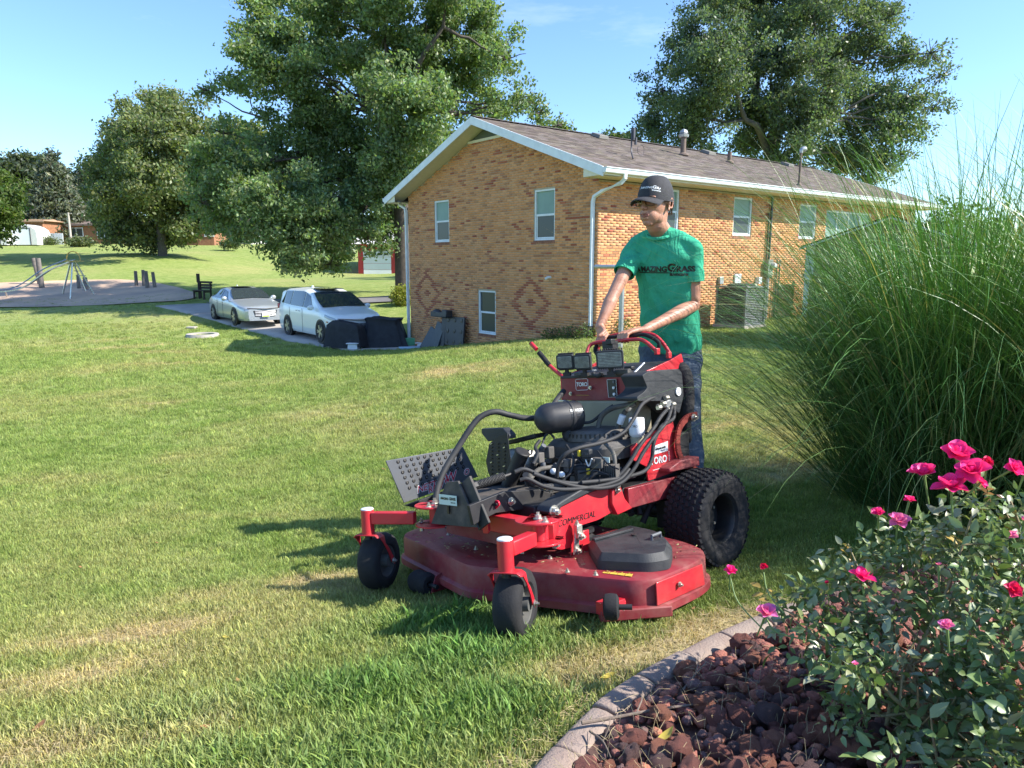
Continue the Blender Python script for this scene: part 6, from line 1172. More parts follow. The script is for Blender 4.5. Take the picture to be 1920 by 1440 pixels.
mb = MB(); mb.box(P[5], (.03, .05, .06)); B('lever_pivot', mb, blkm, .004)
# hoses -----------------------------------------------------
def hose(pts, r_, m=hosem, name='hose', ax=1):
    P = [ml(u, v, ax, d) for u, v, d in pts]; mb = MB(); mb.tube(spline(P, 7), r_, n=12); return B(name, mb, m, 0)
hose([(820, 965, 1.0), (817, 935, .99), (828, 893, .93), (852, 850, .84), (882, 803, .75), (902, 781, .69), (928, 772, .62), (955, 778, .54), (985, 784, .46), (1012, 782, .39), (1030, 770, .33), (1044, 750, .25), (1057, 733, .17)], .0155, name='main_hose')
hose([(1068, 785, .28), (1090, 792, .24), (1110, 790, .2), (1135, 770, .16), (1150, 760, .13)], .008, name='fuel_line')
hose([(1122, 826, .22), (1122, 800, .20), (1130, 778, .19), (1150, 765, .18), (1175, 760, .16), (1192, 757, .14)], .0135, grime, 'breather_hose')
hose([(1155, 812, .16), (1163, 790, .15), (1172, 772, .14), (1180, 765, .13)], .0125, grime, 'filter_hose'); mb = MB(); a, b = ml(1162, 795, 1, .165), ml(1168, 778, 1, .16); mb.cyl(a, b, .0175, n=16); B('filter_fitting', mb, whp, .002); mb = MB(); p = ml(1176, 768, 1, .15); mb.cyl(p, p+Vector((-.02, 0, .02)), .017, n=8); B('hose_fitting', mb, zinc, 0)
hb = [[(1250, 745, -.35), (1230, 744, -.36), (1205, 757, -.37), (1188, 785, -.37), (1172, 808, -.37), (1150, 822, -.36), (1120, 832, -.35), (1085, 840, -.33), (1060, 852, -.30), (1048, 870, -.27), (1044, 895, -.25)],
      [(1254, 765, -.38), (1240, 780, -.40), (1222, 808, -.41), (1200, 835, -.41), (1175, 875, -.40), (1150, 898, -.38), (1110, 906, -.35), (1060, 905, -.31), (1020, 895, -.27), (985, 880, -.24), (965, 885, -.22)],
      [(1260, 762, -.39), (1250, 790, -.42), (1226, 820, -.43), (1205, 850, -.43), (1188, 880, -.42), (1165, 905, -.41), (1130, 915, -.38), (1080, 912, -.34), (1035, 900, -.30), (1000, 888, -.27)],
      [(1264, 760, -.38), (1262, 785, -.41), (1240, 800, -.42), (1226, 830, -.43), (1222, 860, -.43), (1210, 882, -.43), (1180, 893, -.41), (1140, 900, -.38), (1090, 905, -.35)],
      [(1180, 880, -.40), (1160, 900, -.40), (1120, 912, -.37), (1060, 918, -.33), (1020, 912, -.29), (990, 898, -.26), (975, 900, -.24)]]
for h_ in hb: hose(h_, .0095, name='hydraulic_hose', ax=0)
for u, v in ((1250, 746), (1244, 757), (1262, 758), (1236, 764), (1255, 768)):
    p = ml(u, v, 0, -.385); mb = MB(); mb.cyl(p+Vector((0, -.012, 0)), p+Vector((0, .014, 0)), .0125, n=6); mb.cyl(p, p+Vector((0, .012, .014)), .008, n=10); B('hose_fitting', mb, zinc, 0)
mb = MB(); mb.box(ml(1250, 757, 0, -.37), (.03, .05, .04)); B('valve_block', mb, galv, .006)
for pts, r_ in ((((990, 905, .74), (1000, 890, .66), (1012, 880, .58), (1035, 876, .5)), .012), (((985, 890, .78), (992, 905, .74), (1010, 910, .68), (1035, 912, .6)), .014), (((1020, 912, .6), (1024, 925, .62), (1032, 950, .66)), .003), (((1165, 905, .1), (1170, 935, .1), (1185, 965, .12)), .018), (((1180, 905, .05), (1195, 940, .08), (1200, 965, .1)), .014), (((1230, 905, -.02), (1222, 940, .0), (1205, 980, .05)), .016)):
    hose(pts, r_, grime if r_ == .012 else hosem, 'short_hose')
for pts, r_, m_ in ((((1000, 870, .62), (1008, 852, .58), (1004, 838, .52), (1012, 826, .48)), .009, hosem), (((1062, 835, .40), (1075, 858, .46), (1070, 885, .50), (1052, 905, .55)), .007, hosem), (((1135, 832, .34), (1150, 850, .38), (1152, 880, .40), (1140, 905, .42)), .010, grime),
                     (((1100, 900, .50), (1120, 888, .46), (1148, 890, .42), (1165, 878, .36)), .008, hosem), (((1040, 822, .40), (1030, 812, .42), (1022, 818, .44), (1016, 836, .48)), .006, hosem), (((1182, 868, .0), (1190, 840, .02), (1200, 822, .0), (1215, 812, -.04)), .009, grime)):
    hose(pts, r_, m_, 'short_hose')
for u, v, y_, w_, h_ in ((1028, 848, .47, .05, .06), (1062, 868, .46, .06, .04), (1122, 868, .43, .07, .05), (1150, 905, .40, .06, .05), (1045, 915, .52, .07, .035), (1012, 858, .56, .03, .05)):
    mb = MB(); mb.box(ml(u, v, 1, y_), (w_, .04, h_)); mb.box(ml(u, v, 1, y_)+Vector((w_*.2, .022, h_*.2)), (w_*.4, .02, h_*.4)); B('engine_bracket', mb, engm, .004)
p = ml(1005, 912, 1, .68); mb = MB(); mb.cyl(p, p+Vector((-.05, -.01, 0)), .014, n=12); mb.cyl(p+Vector((-.05, -.01, 0)), p+Vector((-.09, -.02, 0)), .009, n=10); B('ball_valve', mb, zinc, 0)
mb = MB(); p = ml(992, 903, 1, .70); mb.ball(p, .022); mb.cyl(p, p+Vector((.0, .0, .05)), .013, n=10); B('elbow', mb, grime, 0)
mb = MB(); mb.lathe([(0, .03), (.026, .03), (.034, .022), (.036, 0), (.034, -.01)], ml(1068, 930, 2, .44), axis=(0, .35, 1), n=24); B('oil_cap', mb, yel, 0)
mb = MB(); mb.box((-.0, .5, .40), (.46, .62, .08)); B('engine_deck', mb, blkm, .01)
mb = MB(); mb.box((.33, .20, .42), (.06, 1.1, .09)); B('frame_tube', mb, blkm, .004)
# rear wheels ------------------------------------------------
tread = MB(); RW, WW = .252, .20
def rear_wheel(xc, sgn):
    e_ = empty('rear_wheel', (xc, -.17, RW-.012)); e_.parent = mow; hw = WW/2
    mb = MB(); mb.lathe([(.118, hw*.70), (.135, hw*.98), (.175, hw*1.10), (.205, hw*1.12), (.228, hw*1.02), (.240, hw*.8), (.243, hw*.3), (.2435, 0), (.243, -hw*.3), (.240, -hw*.8), (.228, -hw*1.02), (.205, -hw*1.12), (.175, -hw*1.10), (.135, -hw*.98), (.118, -hw*.7)], (0, 0, 0), axis=(sgn, 0, 0), n=56); mb.build('tyre', tyrem, e_)
    mb = MB(); nb = 44; xs = [-.085, -.055, -.027, .001, .029, .057, .086]
    for j in range(7):
        for k in range(nb):
            t = (k+(j % 2)*.5)*2*math.pi/nb+.02*math.sin(j); x = (-1+2*j/6)*hw*.93; rr = RW-.012*abs(-1+2*j/6)**3; w1 = .0118; l1 = RW*2*math.pi/nb*.40; tq = math.cos(t); sq = math.sin(t)
            er = Vector((0, tq, sq)); et = Vector((0, -sq, tq)); vs = []
            for lvl, kk in ((rr-.013, 1.0), (rr, .82)):
                for a, b in ((-1, -.75), (-.35, -1), (1, -.75), (1, .75), (.35, 1), (-1, .75)): vs.append(er*lvl+et*(b*l1*kk)+X*(x+a*w1*kk+(b*.003)))
            mb.add(vs, [(0, 1, 7, 6), (1, 2, 8, 7), (2, 3, 9, 8), (3, 4, 10, 9), (4, 5, 11, 10), (5, 0, 6, 11), (6, 7, 8, 9, 10, 11)])
    bm = bmesh.new(); me = mb.mesh('tread_blocks', tyrem, smooth=False); bm.from_mesh(me); bmesh.ops.recalc_face_normals(bm, faces=bm.faces); bm.to_mesh(me); bm.free(); o = link('tread_blocks', me, e_); o['kind'] = 'stuff'
    mb = MB(); mb.lathe([(.122, hw*.78), (.128, hw*.84), (.122, hw*.80), (.112, hw*.60), (.108, -hw*.1), (.05, -hw*.15), (.045, hw*.1), (0, hw*.1)], (0, 0, 0), axis=(sgn, 0, 0), n=40); mb.build('rim', mat('rim_black', (.010, .010, .011), rough=.5) if 'rim_black' not in MATS else MATS['rim_black'], e_)
    for k in range(5): t = k*2*math.pi/5; mb = MB(); p = Vector((sgn*(-hw*.1), .07*math.cos(t), .07*math.sin(t))); mb.cyl(p, p+X*sgn*.015, .008, n=6); mb.build('wheel_nut', zinc, e_)
rear_wheel(-.485, -1); rear_wheel(.485, 1)
mb = MB(); mb.cyl((-.4, -.17, .24), (.4, -.17, .24), .03, n=12); mb.box((-.30, -.17, .25), (.14, .18, .16)); mb.box((.30, -.17, .25), (.14, .18, .16)); B('axle', mb, blkm, .004)
mb = MB(); mb.prism([(.02, .0), (-.25, .0), (-.25, .05), (-.08, .05), (.02, .02)], .16, fr=((-.40, 0, .49), Y, Z)); B('wheel_guard', mb, dred, .006)
# warning decal strip on the deck
P = [ml(u, v, 2, .209) for u, v in ((1137, 1066), (1190, 1071), (1185, 1081), (1129, 1074))]; mb = MB()
for k in range(4):
    a, b = P[0].lerp(P[1], k/4+.008), P[0].lerp(P[1], (k+1)/4-.008); c, d = P[3].lerp(P[2], (k+1)/4-.008), P[3].lerp(P[2], k/4+.008); mb.quad(d, c, b, a); m2 = (a+b+c+d)/4
mb.build('warning_decal', decy, mow, smooth=False)
for k in range(4):
    c = (P[0].lerp(P[1], (k+.5)/4)+P[3].lerp(P[2], (k+.5)/4))/2+Z*.0006; A0 = (P[1]-P[0]).normalized(); Bq = (P[0]-P[3]).normalized(); mb = MB(); mb.add([c-A0*.012-Bq*.006, c+A0*.012-Bq*.006, c+Bq*.009], [(0, 1, 2)]); mb.add([c-A0*.006-Bq*.004+Z*.0005, c+A0*.006-Bq*.004+Z*.0005, c+Bq*.004+Z*.0005], [(0, 1, 2)], 1); mb.build('warning_symbol', [deck_, decy], mow, smooth=False)
# debris lying on the deck: clippings and leaves
clip_m = mat('clipping', (.40, .36, .17), rough=.9, var=.3); r_ = random.Random(5); mb = MB()
for k in range(420):
    x, y = r_.uniform(-.75, .65), r_.uniform(.25, .98)
    if y > 1.0-.28*max(0, -x) or (x < -.4 and .36 < y < .8 and r_.random() < .6): continue
    a = r_.uniform(0, 6.3); L_ = r_.uniform(.008, .03); z = .2125; d = Vector((math.cos(a), math.sin(a), 0))*L_; s_ = Vector((-math.sin(a), math.cos(a), 0))*.0009; p = Vector((x, y, z)); mb.add([p-s_, p+s_, p+d+s_*.4+Z*r_.uniform(0, .006), p+d-s_*.4], [(0, 1, 2, 3)])
o = B('grass_clippings', mb, clip_m, 0, smooth=False); o['kind'] = 'stuff'
# ------------------------------------------------------------ the man
from mathutils import noise as mnoise
skin = mat('skin', (.52, .275, .185), rough=.5, col2=(.40, .185, .115), scale=16, bump=.12, bscale=160); sb = skin.node_tree.nodes['Principled BSDF']
sb.inputs['Subsurface Weight'].default_value = .12; sb.inputs['Subsurface Radius'].default_value = (.012, .005, .003); sb.inputs['Subsurface Scale'].default_value = 1.0
shirtm = mat('shirt_green', (.045, .37, .215), rough=.85, var=.08, scale=30, bump=.25, bscale=300, spec=.2); jeanm = mat('denim', (.065, .09, .125), rough=.85, col2=(.12, .15, .19), scale=7, bump=.4, bscale=220, spec=.2)
capm = mat('cap_fabric', (.028, .028, .032), rough=.8, var=.2, scale=40, bump=.3, bscale=350); hairm = mat('hair', (.13, .075, .038), rough=.6, var=.4, scale=60, bump=.6, bscale=120); lipm = mat('lips', (.36, .13, .105), rough=.5, var=.1); browm = mat('eyebrow', (.09, .05, .03), rough=.8); eyew = mat('eye_white', (.62, .58, .54), rough=.2); eyed = mat('eye_iris', (.03, .025, .02), rough=.1); wire = mat('glasses_wire', (.16, .11, .08), rough=.3, metal=.5); shoem = mat('shoe', (.05, .045, .04), rough=.7, var=.3)
def blob_mesh(name, mb, m, voxel, smooth=6, fac=.5, parent=None, fold=None, loc=None):
    me = bpy.data.meshes.new(name); me.from_pydata(mb.v, [], mb.f); bm = bmesh.new(); bm.from_mesh(me); bmesh.ops.remove_doubles(bm, verts=bm.verts, dist=1e-5); bmesh.ops.recalc_face_normals(bm, faces=bm.faces); bm.to_mesh(me); bm.free()
    o = link(name, me, parent); r_ = o.modifiers.new('remesh', 'REMESH'); r_.mode = 'VOXEL'; r_.voxel_size = voxel; r_.use_smooth_shade = True; s_ = o.modifiers.new('smooth', 'SMOOTH'); s_.iterations = smooth; s_.factor = fac; baked(o)
    if fold:
        n = len(o.data.vertices); co = np.empty(n*3); o.data.vertices.foreach_get('co', co); co = co.reshape(-1, 3); no = np.empty(n*3); o.data.vertices.foreach_get('normal', no); no = no.reshape(-1, 3)
        co = co+no*fold(co)[:, None]; o.data.vertices.foreach_set('co', co.ravel()); o.data.update()
    o.data.materials.clear(); o.data.materials.append(m); o.data.polygons.foreach_set('use_smooth', [True]*len(o.data.polygons)); return o
def cap_chain(mb, pts, rad, n=16, flat=1.0):
    mb.tube(pts, rad, n=n, flat=1.0)
    for p, r_ in zip(pts, rad): mb.ball(p, r_*.995, n=n, m=8)
pm = empty('person', (0, 0, 0), label='young man in green t-shirt and black cap holding the mower handles', cat='person')
LS = Vector((-.88, .475, 0)).normalized(); FW = Vector((-.475, -.88, 0)).normalized()   # his right, his front
mf, mlat, mup = _f, _l, _u
handR, handL = MM @ ml(1131, 640, 1, -.17), MM @ ml(1176, 633, 1, -.17)
CH = W(1245, 456, 4.36); PEL = W(1257, 648, 4.46); NECK = W(1238, 433, 4.33); HD = W(1227, 384, 4.26)
shR, shL = CH+LS*.166+Vector((0, 0, -.012)), CH-LS*.170+Vector((0, 0, -.03))
elR, elL = W(1150, 553, handR.y+.14), W(1301, 572, 4.30); wrR, wrL = W(1124, 612, handR.y+.04), W(1212, 617, handL.y+.03)
person_off = -pm.location
# --- head frame
HF = Vector((-.66, -.75, .07)).normalized(); HX = HF.cross(Vector((0, 0, 1))).normalized(); HZ = HX.cross(HF); HS = 1.17
HM = Matrix(((HX.x, HF.x, HZ.x), (HX.y, HF.y, HZ.y), (HX.z, HF.z, HZ.z)))
hp = lambda x, y, z: HD+(HM @ Vector((x, y, z)))*HS          # head-local metres
hb_ = MB()
def hball(x, y, z, rx, ry, rz, rot=None): hb_.ball(hp(x, y, z), (rx*HS, ry*HS, rz*HS), n=24, m=16, rot=HM if rot is None else HM @ rot)
body = MB(); hb_ = body
hball(0, -.015, .045, .073, .092, .085); hball(0, .012, .0, .066, .076, .085); hball(0, .035, -.055, .050, .050, .048); hball(0, .050, -.092, .027, .024, .020); hball(.036, .004, -.055, .021, .040, .036); hball(-.036, .004, -.055, .021, .040, .036)
hball(.034, .062, -.012, .020, .018, .016); hball(-.034, .062, -.012, .020, .018, .016)
hball(.028, .078, .026, .024, .012, .008); hball(-.028, .078, .026, .024, .012, .008); hball(0, .080, .020, .014, .012, .012)
for t in range(7): k = t/6; hball(0, .088+.022*k, .012-.040*k, .0062+.003*k, .009+.002*k, .010)
hball(.010, .098, -.030, .0075, .009, .007); hball(-.010, .098, -.030, .0075, .009, .007); hball(0, .084, -.046, .017, .010, .012); hball(0, .078, -.074, .019, .010, .010)
for s_ in (-1, 1):
    hball(s_*.074, -.014, .002, .006, .014, .026, Matrix.Rotation(s_*-.35, 3, 'Z'))
    for t in range(12): a = t/11*4.6-1.3; hball(s_*(.082), -.020+.014*math.cos(a)*-1, .006+.024*math.sin(a), .005, .005, .005)
    hball(s_*.078, -.008, -.026, .005, .007, .008)
# neck, torso core, arms
cap_chain(body, [hp(0, -.03, -.03), hp(0, -.03, -.09), NECK, NECK+(CH-NECK)*.8+Vector((0, 0, -.02))], [.064, .063, .064, .068])
cap_chain(body, [CH+Vector((0, 0, -.03))-FW*.02, CH+(PEL-CH)*.3-FW*.01, CH+(PEL-CH)*.7, PEL], [.060, .080, .085, .095]); cap_chain(body, [shR, CH-FW*.02+Vector((0, 0, -.03)), shL], [.045, .05, .045])
def mid(a, b, t): return a+(b-a)*t
cap_chain(body, [shR, mid(shR, elR, .45), mid(shR, elR, .85), elR, mid(elR, wrR, .28), mid(elR, wrR, .7), wrR], [.052, .046, .039, .037, .041, .030, .026])
cap_chain(body, [shL, mid(shL, elL, .45), mid(shL, elL, .85), elL, mid(elL, wrL, .28), mid(elL, wrL, .7), wrL], [.052, .047, .041, .039, .043, .032, .027])
def hand(wr, bar, across, side, spread=.0215):
    fwd = (bar-wr); fwd.z = 0; fwd = (mf*.75+fwd.normalized()*.25).normalized(); a = across.normalized(); up = Vector((0, 0, 1)); K = bar+up*.034+fwd*.004
    pts = [wr, mid(wr, K, .35)+up*.006, mid(wr, K, .7)+up*.005]
    for i in range(4):
        kp_ = K+a*((i-1.5)*spread)+up*(-.003*abs(i-1.2)); L_ = (1.0, 1.08, 1.02, .85)[i]; r0 = (.0108, .0112, .0106, .0095)[i]
        cap_chain(body, [mid(wr, kp_, .15)+a*((i-1.5)*.006), mid(wr, kp_, .6)+up*.003, kp_], [.018, .0145, .0118], n=10)
        p1 = kp_+fwd*.030*L_-up*.012*L_; p2 = p1+fwd*.006-up*.028*L_; p3 = p2-fwd*.014*L_-up*.014*L_; cap_chain(body, [kp_, p1, p2, p3], [r0*1.03, r0, r0*.93, r0*.82], n=10)
    s_ = a*side; b0 = mid(wr, K, .30)+s_*.022-up*.006; cap_chain(body, [b0, b0+s_*.020+fwd*.022-up*.016, b0+s_*.016+fwd*.048-up*.030, b0+s_*.006+fwd*.066-up*.036], [.016, .0130, .0112, .0095], n=10)
barR = (MM @ ml(1118, 640, 1, -.16)-MM @ ml(1140, 634, 1, -.16)); barL = (MM @ ml(1165, 633, 1, -.17)-MM @ ml(1195, 631, 1, -.17))
hand(wrR, handR, barR, -1); hand(wrL, handL, barL, 1)
for mm_, sc_, st_ in ((shirtm, 6.0, .5), (jeanm, 8.0, .4)):
    nt = mm_.node_tree; tc_ = N(nt, 'ShaderNodeTexCoord'); mp2 = N(nt, 'ShaderNodeMapping'); mp2.inputs['Scale'].default_value = (1.0, 1.0, .38); mp2.inputs['Rotation'].default_value = (.5, .35, 0); nz = N(nt, 'ShaderNodeTexNoise', Scale=sc_, Detail=3.0, Roughness=.5, Distortion=1.6); nt.links.new(tc_.outputs['Object'], mp2.inputs['Vector']); nt.links.new(mp2.outputs['Vector'], nz.inputs['Vector'])
    rg_ = N(nt, 'ShaderNodeMath', operation='PINGPONG'); rg_.inputs[1].default_value = .10; nt.links.new(nz.outputs['Fac'], rg_.inputs[0]); b2 = N(nt, 'ShaderNodeBump', Strength=st_, Distance=.09); nt.links.new(rg_.outputs[0], b2.inputs['Height'])
    old = [n_ for n_ in nt.nodes if n_.type == 'BUMP' and n_ != b2][0]; nt.links.new(b2.outputs['Normal'], old.inputs['Normal'])
bo = blob_mesh('body', body, skin, .0034, smooth=5, parent=pm)
# face features
for s_ in (-1, 1):
    mb = MB(); mb.ball(hp(s_*.030, .0725, .006), .0125*HS, n=16, m=12); mb.build('eye', eyew, pm); mb = MB(); mb.ball(hp(s_*.030, .0725, .006)+HF*.0098*HS+HX*.001-HZ*.001, .0058*HS, n=12, m=8); mb.build('iris', eyed, pm)
    mb = MB(); q = spline([hp(s_*.014, .090, .022), hp(s_*.030, .092, .028), hp(s_*.048, .078, .022)], 5); mb.tube(q, [.002]+[.0042]*(len(q)-2)+[.0015], n=6, flat=.6); mb.build('eyebrow', browm, pm)
    mb = MB(); q = spline([hp(s_*.016, .083, .010), hp(s_*.030, .0865, .0155), hp(s_*.044, .076, .008)], 5); mb.tube(q, .0030, n=6); mb.build('eyelid', skin, pm)
mb = MB(); q = spline([hp(-.025, .085, -.060), hp(-.010, .099, -.0565), hp(0, .100, -.058), hp(.010, .099, -.0565), hp(.025, .085, -.060)], 5); mb.tube(q, [.001]+[.0036]*(len(q)-2)+[.001], n=8, flat=.8); q = spline([hp(-.022, .084, -.064), hp(0, .0985, -.0685), hp(.022, .084, -.064)], 6); mb.tube(q, [.001]+[.0044]*(len(q)-2)+[.001], n=8, flat=.8); mb.build('lips', lipm, pm)
# hair below the cap
V, F, cl = [], [], []; r_ = np.random.default_rng(2); mb = MB()
for k in range(1500):
    a = r_.uniform(1.15, 2*math.pi-1.15); z = r_.uniform(-.035 if 2.2 < a < 4.1 else .0, .026); x, y = math.sin(a)*.0745, math.cos(a)*.092-.013
    if z < .012 and (a < 1.35 or a > 4.93): continue
    if abs(abs(x)-.072) < .012 and -.035 < y < .01 and z < .02: continue
    p = hp(x*1.0, y, z); n_ = HM @ Vector((x/.0745, y/.092, 0)).normalized(); d = (Vector((0, 0, -1))+n_*.25+Vector(r_.normal(size=3))*.3).normalized()*.020; s_ = d.cross(n_).normalized()*.0014; mb.add([p+n_*.001-s_, p+n_*.001+s_, p+d+n_*.004], [(0, 1, 2)])
ho = mb.build('hair', hairm, pm, smooth=False)
# cap: crown, brim, button, lettering
CT = Matrix.Rotation(.0, 3, 'X'); cp_ = lambda x, y, z: HD+(HM @ (CT @ Vector((x, y, z-.030)) + Vector((0, 0, .030))))*HS
mb = MB(); rows, n = 12, 36; vs = []
for i in range(rows+1):
    t = i/rows; zc_ = .012+.130*math.sin(t*math.pi/2); rr = math.cos(t*math.pi/2)**.62
    for k in range(n):
        a = 2*math.pi*k/n; f = 1+(.06*math.cos(a) if math.cos(a) > 0 else 0)*(1-t); seam = 1-.006*abs(math.cos(a*3))**12
        vs.append(cp_(.086*rr*math.sin(a)*seam, (.106*rr*math.cos(a)*f-.012)*seam, zc_-(.012 if math.cos(a) < -.2 else 0)*(1-t)))
mb.add(vs, [(i*n+k, i*n+(k+1) % n, (i+1)*n+(k+1) % n, (i+1)*n+k) for i in range(rows) for k in range(n)]); cr_ = mb.build('cap', capm, pm, angle=80)
mb = MB(); vs = []; nu, nv = 18, 7
for lay in (0, .004):
    for i in range(nu+1):
        a = (i/nu-.5)*2*1.12
        for j in range(nv+1):
            t = j/nv; x = math.sin(a)*(.0855+.004*t); y0 = math.cos(a)*.100-.010; y = y0+.074*t*math.cos(a*.86)**.75; z = .026-.016*(x/.08)**2-.022*t*t-lay; vs.append(cp_(x, y, z))
m1 = (nu+1)*(nv+1); fs = []
for b_ in (0, m1):
    for i in range(nu):
        for j in range(nv): fs.append((b_+i*(nv+1)+j, b_+(i+1)*(nv+1)+j, b_+(i+1)*(nv+1)+j+1, b_+i*(nv+1)+j+1))
fs += [(i*(nv+1)+nv, (i+1)*(nv+1)+nv, m1+(i+1)*(nv+1)+nv, m1+i*(nv+1)+nv) for i in range(nu)]; mb.add(vs, fs); mb.build('cap_brim', capm, cr_, angle=60)
mb = MB(); mb.ball(cp_(0, -.012, .143), (.007, .007, .004)); mb.build('cap_button', capm, cr_)
def seg(parts, x0=None, y=0, gap=.10):
    """lay text pieces side by side, left to right, centred on 0 unless x0 is given -> entries for wrap_text"""
    ws = []
    for txt, sz, kw in parts:
        me = text_mesh(txt, sz, depth=0, align='LEFT', **kw); xs = [v.co.x for v in me.vertices]; ws.append((min(xs), max(xs))); bpy.data.meshes.remove(me)
    tot = sum(b-a for a, b in ws)+sum(p[1]*gap for p in parts[:-1]); x = -tot/2 if x0 is None else x0; out = []
    for (txt, sz, kw), (a, b) in zip(parts, ws): out.append((txt, x-a, y+(sz-parts[0][1])*.36, sz, dict(align='LEFT', **kw))); x += b-a+sz*gap
    return out
def wrap_text(name, lines, org, A, Bv, target, m, parent, off=.0012):
    """print lettering onto a curved surface: lay it flat in front, then drop every vertex onto the target"""
    A = A.normalized(); Bv = (Bv-A*Bv.dot(A)).normalized(); Nn = A.cross(Bv); bvh = BVHTree.FromObject(target, bpy.context.evaluated_depsgraph_get()); out = []
    for txt, x, y, sz, kw in lines:
        me = text_mesh(txt, sz, depth=0, **kw) if txt else None
        if me is None: me = bpy.data.meshes.new('bar'); me.from_pydata([(0, 0, 0), (kw['w'], 0, 0), (kw['w'], sz, 0), (0, sz, 0)], [], [(0, 1, 2, 3)]); 
        bm = bmesh.new(); bm.from_mesh(me); bmesh.ops.triangulate(bm, faces=bm.faces)
        for _ in range(3):
            es = [e for e in bm.edges if e.calc_length() > .010]
            if not es: break
            bmesh.ops.subdivide_edges(bm, edges=es, cuts=1); bmesh.ops.triangulate(bm, faces=[f for f in bm.faces if len(f.verts) > 3])
        for v in bm.verts:
            p = org+A*(v.co.x+x)+Bv*(v.co.y+y); h = bvh.ray_cast(p+Nn*.25, -Nn, .6)
            v.co = (h[0]+Nn*off+h[1]*off*.5) if h[0] is not None else p
        bm.to_mesh(me); bm.free(); me.materials.clear(); me.materials.append(m); link(name, me, parent)
bpy.context.view_layer.update()
wrap_text('cap_lettering', seg([('A', .023, dict(bold=.0005)), ('MAZING', .0165, dict(bold=.0003)), ('G', .025, dict(bold=.0008)), ('RASS', .0180, dict(bold=.0008))], gap=.07)+[('lawncare', .030, -.0165, .0105, dict(bold=.0006))],
          hp(-.022, .10, .075), -HX, HZ+HF*-.15, cr_, decw, cr_, .0018)
# glasses
gl = empty('glasses', (0, 0, 0)); gl.parent = pm
for s_ in (-1, 1):
    q = [hp(s_*(.031+.0255*cx_), .096-.016*max(0, s_*0+cx_*.7), .000+cz_*.0185) for cx_, cz_ in ((-.9, .75), (0, 1.0), (.95, .85), (1.0, .1), (.7, -.8), (0, -1.0), (-.7, -.75), (-.98, 0), (-.9, .75))]
    mb = MB(); mb.tube(spline(q, 4), .0024, n=6); mb.build('rim', wire, gl); mb = MB(); mb.tube([hp(s_*.057, .086, .013), hp(s_*.076, .03, .010), hp(s_*.079, -.02, .006)], .0014, n=6); mb.build('temple', wire, gl)
    lens = MB(); c0 = sum((p for p in q[:-1]), Vector())/8; lens.add([c0]+q[:-1], [(0, i+1, (i+1) % 8+1) for i in range(8)]); lens.build('lens', MATS['lens_clear'] if 'lens_clear' in MATS else mat('lens_clear', (.8, .8, .8), rough=.05), gl)
mb = MB(); mb.tube(spline([hp(-.008, .0985, .010), hp(0, .102, .013), hp(.008, .0985, .010)], 4), .0014, n=6); mb.build('bridge', wire, gl)
lm2 = MATS['lens_clear']; nt = lm2.node_tree; b_ = nt.nodes['Principled BSDF']; tr = N(nt, 'ShaderNodeBsdfTransparent'); ms = N(nt, 'ShaderNodeMixShader'); ms.inputs[0].default_value = .10; tr.inputs['Color'].default_value = (.92, .92, .92, 1); gls = N(nt, 'ShaderNodeBsdfGlossy', Roughness=.05); nt.links.new(tr.outputs[0], ms.inputs[1]); nt.links.new(gls.outputs[0], ms.inputs[2]); nt.links.new(ms.outputs[0], nt.nodes['Material Output'].inputs['Surface'])
# t-shirt
s = MB(); cd = (PEL-CH).normalized(); tp = lambda t, x, y: CH+(PEL-CH)*t+LS*x+FW*y
ell = lambda t, rx, ry, y=0.0, rz=.09: s.ball(tp(t, 0, y), (rx, ry, rz), n=24, m=14, rot=Matrix(((LS.x, FW.x, 0), (LS.y, FW.y, 0), (0, 0, 1))))
prof = [(-.075, .070, .060, -.012), (-.04, .125, .082, -.012), (.0, .168, .098, -.008), (.08, .190, .114, 0), (.2, .190, .126, .006), (.35, .182, .125, .008), (.5, .176, .122, .008), (.65, .177, .122, .008), (.8, .187, .127, .006), (.95, .190, .131, .004), (1.055, .190, .132, .002), (1.07, .15, .10, .002)]
S3 = spline([Vector((p[1], p[2], p[3])) for p in prof], 6); S1 = spline([Vector((p[0], 0, 0)) for p in prof], 6); n = 36
def ringp(k, a):
    rx, ry, y = S3[k]; cx_, sy_ = math.cos(a), math.sin(a); e = .82; return tp(S1[k].x, math.copysign(abs(cx_)**e, cx_)*rx-.004, math.copysign(abs(sy_)**e, sy_)*ry+y)
s.add([ringp(k, 2*math.pi*i/n) for k in range(len(S1)) for i in range(n)], [(k*n+i, k*n+(i+1) % n, (k+1)*n+(i+1) % n, (k+1)*n+i) for k in range(len(S1)-1) for i in range(n)]+[tuple(range(n)), tuple(range((len(S1)-1)*n, len(S1)*n))])
for a, sh in ((1, shR), (-1, shL)):
    el = elR if a > 0 else elL; cap_chain(s, [NECK+Vector((0, 0, -.028))+LS*(a*.045), sh+Vector((0, 0, .008))], [.048, .058]); cap_chain(s, [sh+Vector((0, 0, .004)), mid(sh, el, .26), mid(sh, el, .42)], [.062, .066, .065], n=20)
